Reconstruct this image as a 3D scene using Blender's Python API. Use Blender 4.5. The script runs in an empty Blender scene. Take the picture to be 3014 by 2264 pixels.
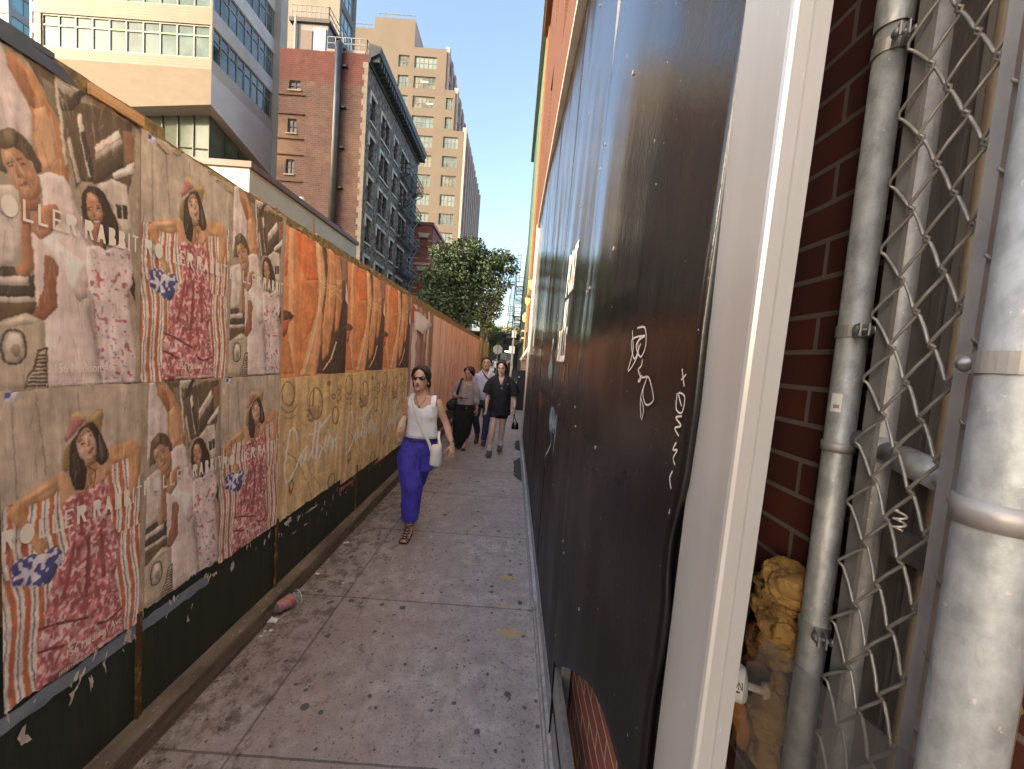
import bpy, math, random, json
import numpy as np
from mathutils import Vector, Matrix, noise as mnoise
D = bpy.data
scene = bpy.context.scene
COL = scene.collection
SIDE = D.scenes.new('workbench')      # a side scene for evaluating modifiers quickly, removed at the end
rnd = random.Random(7)
R = math.radians

def lin(h, g=1.0):
    if isinstance(h, str):
        c = [int(h[i:i+2], 16) / 255 for i in (0, 2, 4)]
        c = [x / 12.92 if x < .04045 else ((x + .055) / 1.055) ** 2.4 for x in c]
    else:
        c = list(h)
    return tuple(min(.92, x * g) for x in c)

# ------------------------------------------------------------------ materials
MATS = {}
def nodes_of(name):
    m = D.materials.new(name); m.use_nodes = True
    nt = m.node_tree
    return m, nt, nt.nodes['Principled BSDF']

def coords(nt, stretch=(1, 1, 1)):
    tc = nt.nodes.new('ShaderNodeTexCoord'); mp = nt.nodes.new('ShaderNodeMapping')
    mp.inputs['Scale'].default_value = stretch
    nt.links.new(tc.outputs['Object'], mp.inputs['Vector'])
    return mp.outputs['Vector']

def nz(nt, vec, scale, detail=6, rough=.6):
    n = nt.nodes.new('ShaderNodeTexNoise')
    n.inputs['Scale'].default_value = scale; n.inputs['Detail'].default_value = detail; n.inputs['Roughness'].default_value = rough
    nt.links.new(vec, n.inputs['Vector'])
    return n.outputs['Fac']

def ramp(nt, fac, stops):
    r = nt.nodes.new('ShaderNodeValToRGB')
    e = r.color_ramp.elements
    while len(e) < len(stops): e.new(.5)
    for el, (p, c) in zip(e, stops):
        el.position = p; el.color = (*c, 1) if len(c) == 3 else c
    nt.links.new(fac, r.inputs['Fac'])
    return r.outputs['Color']

def mix(nt, fac, a, b, mode='MIX'):
    m = nt.nodes.new('ShaderNodeMix'); m.data_type = 'RGBA'; m.blend_type = mode
    for s, v in ((0, fac), (6, a), (7, b)):
        if isinstance(v, (int, float)): m.inputs[s].default_value = v
        elif isinstance(v, tuple): m.inputs[s].default_value = (*v, 1) if len(v) == 3 else v
        else: nt.links.new(v, m.inputs[s])
    return m.outputs[2]

def math_(nt, op, a, b=None, c=None, clamp=False):
    m = nt.nodes.new('ShaderNodeMath'); m.operation = op; m.use_clamp = clamp
    for i, v in enumerate((a, b, c)):
        if v is None: continue
        if isinstance(v, (int, float)): m.inputs[i].default_value = v
        else: nt.links.new(v, m.inputs[i])
    return m.outputs[0]

def bump(nt, b, height, strength, dist=.01):
    n = nt.nodes.new('ShaderNodeBump'); n.inputs['Strength'].default_value = strength; n.inputs['Distance'].default_value = dist
    nt.links.new(height, n.inputs['Height']); nt.links.new(n.outputs['Normal'], b.inputs['Normal'])

def mat(name, c1, c2=None, sc=6, rough=.6, metal=0, bmp=0, bsc=40, bdist=.004, stretch=(1, 1, 1), lo=.35, hi=.65, spec=.5, rvar=0, specks=None):
    if name in MATS: return MATS[name]
    m, nt, b = nodes_of(name)
    c1 = lin(c1); c2 = lin(c2) if c2 else tuple(x * .72 for x in c1)
    v = coords(nt, stretch)
    f = nz(nt, v, sc)
    col = ramp(nt, f, [(lo, c1), (hi, c2)])
    if specks:
        s = nz(nt, v, specks[1], 3, .7)
        s = ramp(nt, s, [(specks[2], (0, 0, 0)), (specks[2] + .03, (1, 1, 1))])
        col = mix(nt, s, col, lin(specks[0]))
    nt.links.new(col, b.inputs['Base Color'])
    b.inputs['Roughness'].default_value = rough; b.inputs['Metallic'].default_value = metal
    b.inputs['Specular IOR Level'].default_value = spec
    if rvar:
        rr = nt.nodes.new('ShaderNodeMapRange'); rr.inputs['To Min'].default_value = max(.02, rough - rvar); rr.inputs['To Max'].default_value = rough + rvar
        nt.links.new(nz(nt, v, sc * 1.7), rr.inputs['Value']); nt.links.new(rr.outputs[0], b.inputs['Roughness'])
    if bmp: bump(nt, b, nz(nt, v, bsc, 5), bmp, bdist)
    MATS[name] = m
    return m

def brick_mat(name, plane, c1, c2, mortar, bw, bh, ms, blotch=None, bmp=.5, rough=.8, bd=.006, off=.5):
    if name in MATS: return MATS[name]
    m, nt, b = nodes_of(name)
    tc = nt.nodes.new('ShaderNodeTexCoord'); sp = nt.nodes.new('ShaderNodeSeparateXYZ'); cb = nt.nodes.new('ShaderNodeCombineXYZ')
    nt.links.new(tc.outputs['Object'], sp.inputs[0])
    nt.links.new(sp.outputs['Y' if plane == 'x' else 'X'], cb.inputs[0]); nt.links.new(sp.outputs['Z'], cb.inputs[1])
    br = nt.nodes.new('ShaderNodeTexBrick')
    br.inputs['Scale'].default_value = 1; br.inputs['Brick Width'].default_value = bw; br.inputs['Row Height'].default_value = bh
    br.inputs['Mortar Size'].default_value = ms; br.inputs['Mortar Smooth'].default_value = .15; br.inputs['Bias'].default_value = 0
    br.offset = off
    br.inputs['Color1'].default_value = (*lin(c1), 1); br.inputs['Color2'].default_value = (*lin(c2), 1); br.inputs['Mortar'].default_value = (*lin(mortar), 1)
    nt.links.new(cb.outputs[0], br.inputs['Vector'])
    n1 = nz(nt, tc.outputs['Object'], .7 / bw, 6)
    col = mix(nt, .55, br.outputs['Color'], ramp(nt, n1, [(.3, (.45, .45, .45)), (.7, (1.1, 1.1, 1.1))]), 'MULTIPLY')
    if blotch:
        s = nz(nt, tc.outputs['Object'], blotch[1], 5)
        col = mix(nt, ramp(nt, s, [(blotch[2], (0, 0, 0)), (blotch[2] + .14, (.8, .8, .8))]), col, lin(blotch[0]))
    nt.links.new(col, b.inputs['Base Color'])
    b.inputs['Roughness'].default_value = rough
    h = math_(nt, 'SUBTRACT', math_(nt, 'MULTIPLY', nz(nt, tc.outputs['Object'], 6 / bw, 4), .4), br.outputs['Fac'])
    bump(nt, b, h, bmp, bd)
    MATS[name] = m
    return m

def glass_mat(name, c, rough=.06, c2=None, sc=.5):
    return mat(name, c, c2, sc=sc, rough=rough, spec=1.0, lo=.4, hi=.6)

def emit_mat(name, c, s):
    m, nt, b = nodes_of(name)
    b.inputs['Base Color'].default_value = (*lin(c), 1); b.inputs['Emission Color'].default_value = (*lin(c), 1); b.inputs['Emission Strength'].default_value = s
    return m

def col_mat(name, gain=1.0, rough=.55):
    m, nt, b = nodes_of(name)
    a = nt.nodes.new('ShaderNodeVertexColor'); a.layer_name = 'Col'
    v = coords(nt, (1, 1, 1))
    vs = coords(nt, (1, 30, 2.5))
    streak = nz(nt, vs, 1.6, 4)
    col = mix(nt, .5, a.outputs['Color'], ramp(nt, streak, [(.3, (.78, .76, .74)), (.7, (1.2, 1.18, 1.15))]), 'MULTIPLY')
    fine = nz(nt, coords(nt, (1, 60, 9)), 2.2, 6, .75)
    col = mix(nt, ramp(nt, fine, [(.60, (0, 0, 0)), (.70, (.30, .30, .30))]), col, (.62, .54, .47))
    nt.links.new(col, b.inputs['Base Color']); b.inputs['Roughness'].default_value = rough
    b.inputs['Specular IOR Level'].default_value = .35
    h = math_(nt, 'ADD', nz(nt, coords(nt, (1, 14, 3)), 2.5, 4), math_(nt, 'MULTIPLY', nz(nt, v, 60, 4), .2))
    bump(nt, b, h, .35, .012)
    return m

# ------------------------------------------------------------------ mesh building
BASE = {}
class MB:
    def __init__(s): s.v = []; s.f = []
    def add(s, vs, fs):
        n = len(s.v); s.v += [tuple(map(float, p)) for p in vs]; s.f += [tuple(i + n for i in f) for f in fs]; return s
    def box(s, a, b):
        x0, x1 = sorted((a[0], b[0])); y0, y1 = sorted((a[1], b[1])); z0, z1 = sorted((a[2], b[2]))
        return s.add([(x0, y0, z0), (x1, y0, z0), (x1, y1, z0), (x0, y1, z0), (x0, y0, z1), (x1, y0, z1), (x1, y1, z1), (x0, y1, z1)],
                     [(0, 3, 2, 1), (4, 5, 6, 7), (0, 1, 5, 4), (1, 2, 6, 5), (2, 3, 7, 6), (3, 0, 4, 7)])
    def obox(s, O, U, N, u0, u1, n0, n1, z0, z1):
        O, U, N = Vector(O), Vector(U), Vector(N)
        P = lambda u, n, z: O + U * u + N * n + Vector((0, 0, z))
        return s.add([P(u0, n0, z0), P(u1, n0, z0), P(u1, n1, z0), P(u0, n1, z0), P(u0, n0, z1), P(u1, n0, z1), P(u1, n1, z1), P(u0, n1, z1)],
                     [(0, 3, 2, 1), (4, 5, 6, 7), (0, 1, 5, 4), (1, 2, 6, 5), (2, 3, 7, 6), (3, 0, 4, 7)])
    def bar(s, a, b, w, h=None):          # square bar between two points
        h = h or w; a, b = Vector(a), Vector(b); t = (b - a).normalized()
        r = Vector((0, 0, 1)) if abs(t.z) < .9 else Vector((1, 0, 0))
        u = t.cross(r).normalized(); v = u.cross(t)
        vs = [p + u * (w / 2 * i) + v * (h / 2 * j) for p in (a, b) for i, j in ((-1, -1), (1, -1), (1, 1), (-1, 1))]
        return s.add(vs, [(3, 2, 1, 0), (4, 5, 6, 7), (0, 1, 5, 4), (1, 2, 6, 5), (2, 3, 7, 6), (3, 0, 4, 7)])
    def tube(s, pts, rad, seg=8, ref=None, cap=True):   # rad: number, list of numbers or of (a, b)
        P = [Vector(p) for p in pts]; n = len(P)
        if not isinstance(rad, (list, tuple)): rad = [rad] * n
        rad = [(q, q) if isinstance(q, (int, float)) else q for q in rad]
        T = []
        for i in range(n):
            d = P[min(i + 1, n - 1)] - P[max(i - 1, 0)]
            T.append(d.normalized() if d.length > 1e-9 else Vector((0, 0, 1)))
        r0 = Vector(ref) if ref else (Vector((1, 0, 0)) if abs(T[0].x) < .8 else Vector((0, 1, 0)))
        vs = []; u = r0
        for i in range(n):
            if ref: u = Vector(ref)
            u = (u - T[i] * u.dot(T[i]))
            if u.length < 1e-6: u = T[i].orthogonal()
            u.normalize(); w = T[i].cross(u)
            for k in range(seg):
                a = 2 * math.pi * k / seg
                vs.append(P[i] + u * (math.cos(a) * rad[i][0]) + w * (math.sin(a) * rad[i][1]))
        fs = [(i * seg + k, i * seg + (k + 1) % seg, (i + 1) * seg + (k + 1) % seg, (i + 1) * seg + k) for i in range(n - 1) for k in range(seg)]
        if cap: fs += [tuple(range(seg))[::-1], tuple((n - 1) * seg + k for k in range(seg))]
        return s.add(vs, fs)
    def smooth_tube(s, pts, rad, seg=14, ref=None, sub=4):
        P = [Vector(p) for p in pts]
        if not isinstance(rad, (list, tuple)): rad = [rad] * len(P)
        rad = [(q, q) if isinstance(q, (int, float)) else q for q in rad]
        A = [Vector((*p, a, b)) if False else (list(p) + [a, b]) for p, (a, b) in zip(P, rad)]
        out = []
        n = len(A)
        for i in range(n - 1):
            p0, p1, p2, p3 = A[max(i - 1, 0)], A[i], A[i + 1], A[min(i + 2, n - 1)]
            for k in range(sub):
                t = k / sub
                out.append([.5 * (2 * b + (c - a) * t + (2 * a - 5 * b + 4 * c - d) * t * t + (3 * b - a - 3 * c + d) * t ** 3) for a, b, c, d in zip(p0, p1, p2, p3)])
        out.append(A[-1])
        return s.tube([o[:3] for o in out], [(max(.002, o[3]), max(.002, o[4])) for o in out], seg, ref)
    def ball(s, c, r, seg=16, rings=10, rot=None):
        if isinstance(r, (int, float)): r = (r, r, r)
        vs = [(0, 0, r[2])]; M = rot or Matrix.Identity(3)
        for i in range(1, rings):
            a = math.pi * i / rings
            for k in range(seg):
                b = 2 * math.pi * k / seg
                vs.append((math.sin(a) * math.cos(b) * r[0], math.sin(a) * math.sin(b) * r[1], math.cos(a) * r[2]))
        vs.append((0, 0, -r[2])); n = len(vs) - 1
        fs = [(0, 1 + k, 1 + (k + 1) % seg) for k in range(seg)]
        for i in range(rings - 2):
            fs += [(1 + i * seg + k, 1 + (i + 1) * seg + k, 1 + (i + 1) * seg + (k + 1) % seg, 1 + i * seg + (k + 1) % seg) for k in range(seg)]
        fs += [(n, 1 + (rings - 2) * seg + (k + 1) % seg, 1 + (rings - 2) * seg + k) for k in range(seg)]
        return s.add([Vector(c) + M @ Vector(p) for p in vs], fs)
    def lathe(s, prof, c=(0, 0, 0), axis=(0, 0, 1), seg=20):     # prof: (radius, height)
        ax = Vector(axis).normalized(); u = ax.orthogonal().normalized(); w = ax.cross(u); c = Vector(c)
        vs = [c + ax * h + u * (r * math.cos(2 * math.pi * k / seg)) + w * (r * math.sin(2 * math.pi * k / seg)) for r, h in prof for k in range(seg)]
        fs = [(i * seg + k, i * seg + (k + 1) % seg, (i + 1) * seg + (k + 1) % seg, (i + 1) * seg + k) for i in range(len(prof) - 1) for k in range(seg)]
        return s.add(vs, fs)
    def prism(s, poly, f, t0, t1):       # poly 2-D, f(a, b, t) -> point
        n = len(poly)
        vs = [f(a, b, t0) for a, b in poly] + [f(a, b, t1) for a, b in poly]
        return s.add(vs, [tuple(range(n)), tuple(range(2 * n - 1, n - 1, -1))] + [(i, i + n, (i + 1) % n + n, (i + 1) % n) for i in range(n)])
    def grid(s, nu, nv, f):
        vs = [f(i / nu, j / nv) for j in range(nv + 1) for i in range(nu + 1)]
        return s.add(vs, [(j * (nu + 1) + i, j * (nu + 1) + i + 1, (j + 1) * (nu + 1) + i + 1, (j + 1) * (nu + 1) + i) for j in range(nv) for i in range(nu)])
    def mesh(s, name='m'):
        me = D.meshes.new(name); me.from_pydata(s.v, [], s.f); me.update(); return me
    def build(s, name, m, parent=None, smooth=False, label=None, cat=None, group=None, kind=None, loc=None, recalc=False):
        return put(name, s.mesh(name), m, parent, smooth, label, cat, group, kind, loc, recalc)

def put(name, me, m, parent=None, smooth=False, label=None, cat=None, group=None, kind=None, loc=None, recalc=False):
    off = Vector(BASE[parent.name]) if parent else Vector(loc or (0, 0, 0))
    if off.length: me.transform(Matrix.Translation(-off))
    if recalc:
        import bmesh
        bm = bmesh.new(); bm.from_mesh(me); bmesh.ops.recalc_face_normals(bm, faces=bm.faces); bm.to_mesh(me); bm.free()
    if smooth: me.polygons.foreach_set('use_smooth', [True] * len(me.polygons)); me.update()
    o = D.objects.new(name, me); COL.objects.link(o)
    if m is not None: me.materials.append(m)
    if parent: o.parent = parent
    else: o.location = off
    BASE[o.name] = tuple(off)
    tag(o, label, cat, group, kind)
    return o

def tag(o, label=None, cat=None, group=None, kind=None):
    for k, v in (('label', label), ('category', cat), ('group', group), ('kind', kind)):
        if v: o[k] = v

def thing(name, label, cat, loc=(0, 0, 0), group=None):
    o = D.objects.new(name, None); COL.objects.link(o); o.location = loc; o.empty_display_size = .1
    BASE[o.name] = tuple(loc); tag(o, label, cat, group)
    return o

def fuse(mb, voxel, smooth=3, push=None, cut=None):
    """one continuous skin round all the shapes in mb"""
    me = mb.mesh('tmp'); o = D.objects.new('tmp', me); SIDE.collection.objects.link(o)
    r = o.modifiers.new('r', 'REMESH'); r.mode = 'VOXEL'; r.voxel_size = voxel
    if smooth:
        sm = o.modifiers.new('s', 'SMOOTH'); sm.factor = .5; sm.iterations = smooth
    vl = SIDE.view_layers[0]; vl.update(); dg = vl.depsgraph
    out = D.meshes.new_from_object(o.evaluated_get(dg), depsgraph=dg)
    D.objects.remove(o); D.meshes.remove(me)
    if push:
        n = len(out.vertices); P = np.empty(n * 3, np.float32); N = np.empty(n * 3, np.float32)
        out.vertices.foreach_get('co', P); out.vertex_normals.foreach_get('vector', N); P = P.reshape(n, 3); N = N.reshape(n, 3)
        P += N * np.array([push(Vector(map(float, p))) for p in P], np.float32)[:, None]
        out.vertices.foreach_set('co', P.ravel())
    if cut:
        import bmesh
        bm = bmesh.new(); bm.from_mesh(out)
        bmesh.ops.delete(bm, geom=[v for v in bm.verts if cut(v.co)], context='VERTS'); bm.to_mesh(out); bm.free()
    out.update()
    return out

def text_mesh(body, size, f, sx=1.0, align='LEFT', bold=0.0):
    cu = D.curves.new('t', 'FONT'); cu.body = body; cu.size = size; cu.align_x = align; cu.resolution_u = 3; cu.offset = bold
    o = D.objects.new('t', cu); SIDE.collection.objects.link(o)
    vl = SIDE.view_layers[0]; vl.update(); dg = vl.depsgraph
    me = D.meshes.new_from_object(o.evaluated_get(dg), depsgraph=dg)
    D.objects.remove(o); D.curves.remove(cu)
    for v in me.vertices: v.co = f(v.co.x * sx, v.co.y)
    return me

def mb_of(me):
    b = MB(); b.add([v.co[:] for v in me.vertices], [tuple(p.vertices) for p in me.polygons]); return b

def wall(parent, name, m, O, U, L, z0, z1, holes, depth=.2, label=None):
    """a wall sheet with real openings and reveals; holes are (u0, z0, u1, z1)"""
    O = Vector((O[0], O[1], 0)); U = Vector(U).normalized(); N = U.cross(Vector((0, 0, 1)))
    us = sorted({0, L, *[h[0] for h in holes], *[h[2] for h in holes]}); zs = sorted({z0, z1, *[h[1] for h in holes], *[h[3] for h in holes]})
    P = lambda u, z, d=0: O + U * u + Vector((0, 0, z)) - N * d
    b = MB()
    for i in range(len(us) - 1):
        j = 0
        while j < len(zs) - 1:
            uc = (us[i] + us[i + 1]) / 2
            inh = lambda k: any(h[0] < uc < h[2] and h[1] < (zs[k] + zs[k + 1]) / 2 < h[3] for h in holes)
            if inh(j): j += 1; continue
            k = j
            while k + 1 < len(zs) - 1 and not inh(k + 1): k += 1
            b.add([P(us[i], zs[j]), P(us[i + 1], zs[j]), P(us[i + 1], zs[k + 1]), P(us[i], zs[k + 1])], [(0, 1, 2, 3)])
            j = k + 1
    for u0, a, u1, c in holes:
        q = [(u0, a), (u1, a), (u1, c), (u0, c)]
        for k in range(4):
            p, r = q[k], q[(k + 1) % 4]
            b.add([P(*p), P(*r), P(*r, depth), P(*p, depth)], [(3, 2, 1, 0)])
    o = b.build(name, m, parent)
    if label: o['label'] = label
    return o

def window(parent, O, U, hole, depth, fm, pm, nx=1, ny=1, fw=.06, ys=None, name='window', backed=None):
    O = Vector((O[0], O[1], 0)); U = Vector(U).normalized(); N = U.cross(Vector((0, 0, 1)))
    u0, a, u1, c = hole; b = MB(); d0, d1 = -depth + .05, -depth - .03
    g = .002
    b.obox(O, U, N, u0 + g, u1 - g, d1, d0, a + g, a + fw); b.obox(O, U, N, u0 + g, u1 - g, d1, d0, c - fw, c - g)
    b.obox(O, U, N, u0 + g, u0 + fw, d1, d0, a + fw, c - fw); b.obox(O, U, N, u1 - fw, u1 - g, d1, d0, a + fw, c - fw)
    for i in range(1, nx):
        u = u0 + (u1 - u0) * i / nx; b.obox(O, U, N, u - fw / 2, u + fw / 2, d1 + .004, d0 - .004, a + fw, c - fw)
    for t in (ys or [j / ny for j in range(1, ny)]):
        z = a + (c - a) * t; b.obox(O, U, N, u0 + fw, u1 - fw, d1 + .008, d0 - .008, z - fw / 2, z + fw / 2)
    w = b.build(name, fm, parent)
    p = MB(); p.obox(O, U, N, u0 + g, u1 - g, d1 - .02, d1 + .012, a + g, c - g)
    p.build('pane', pm, w)
    return w
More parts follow.
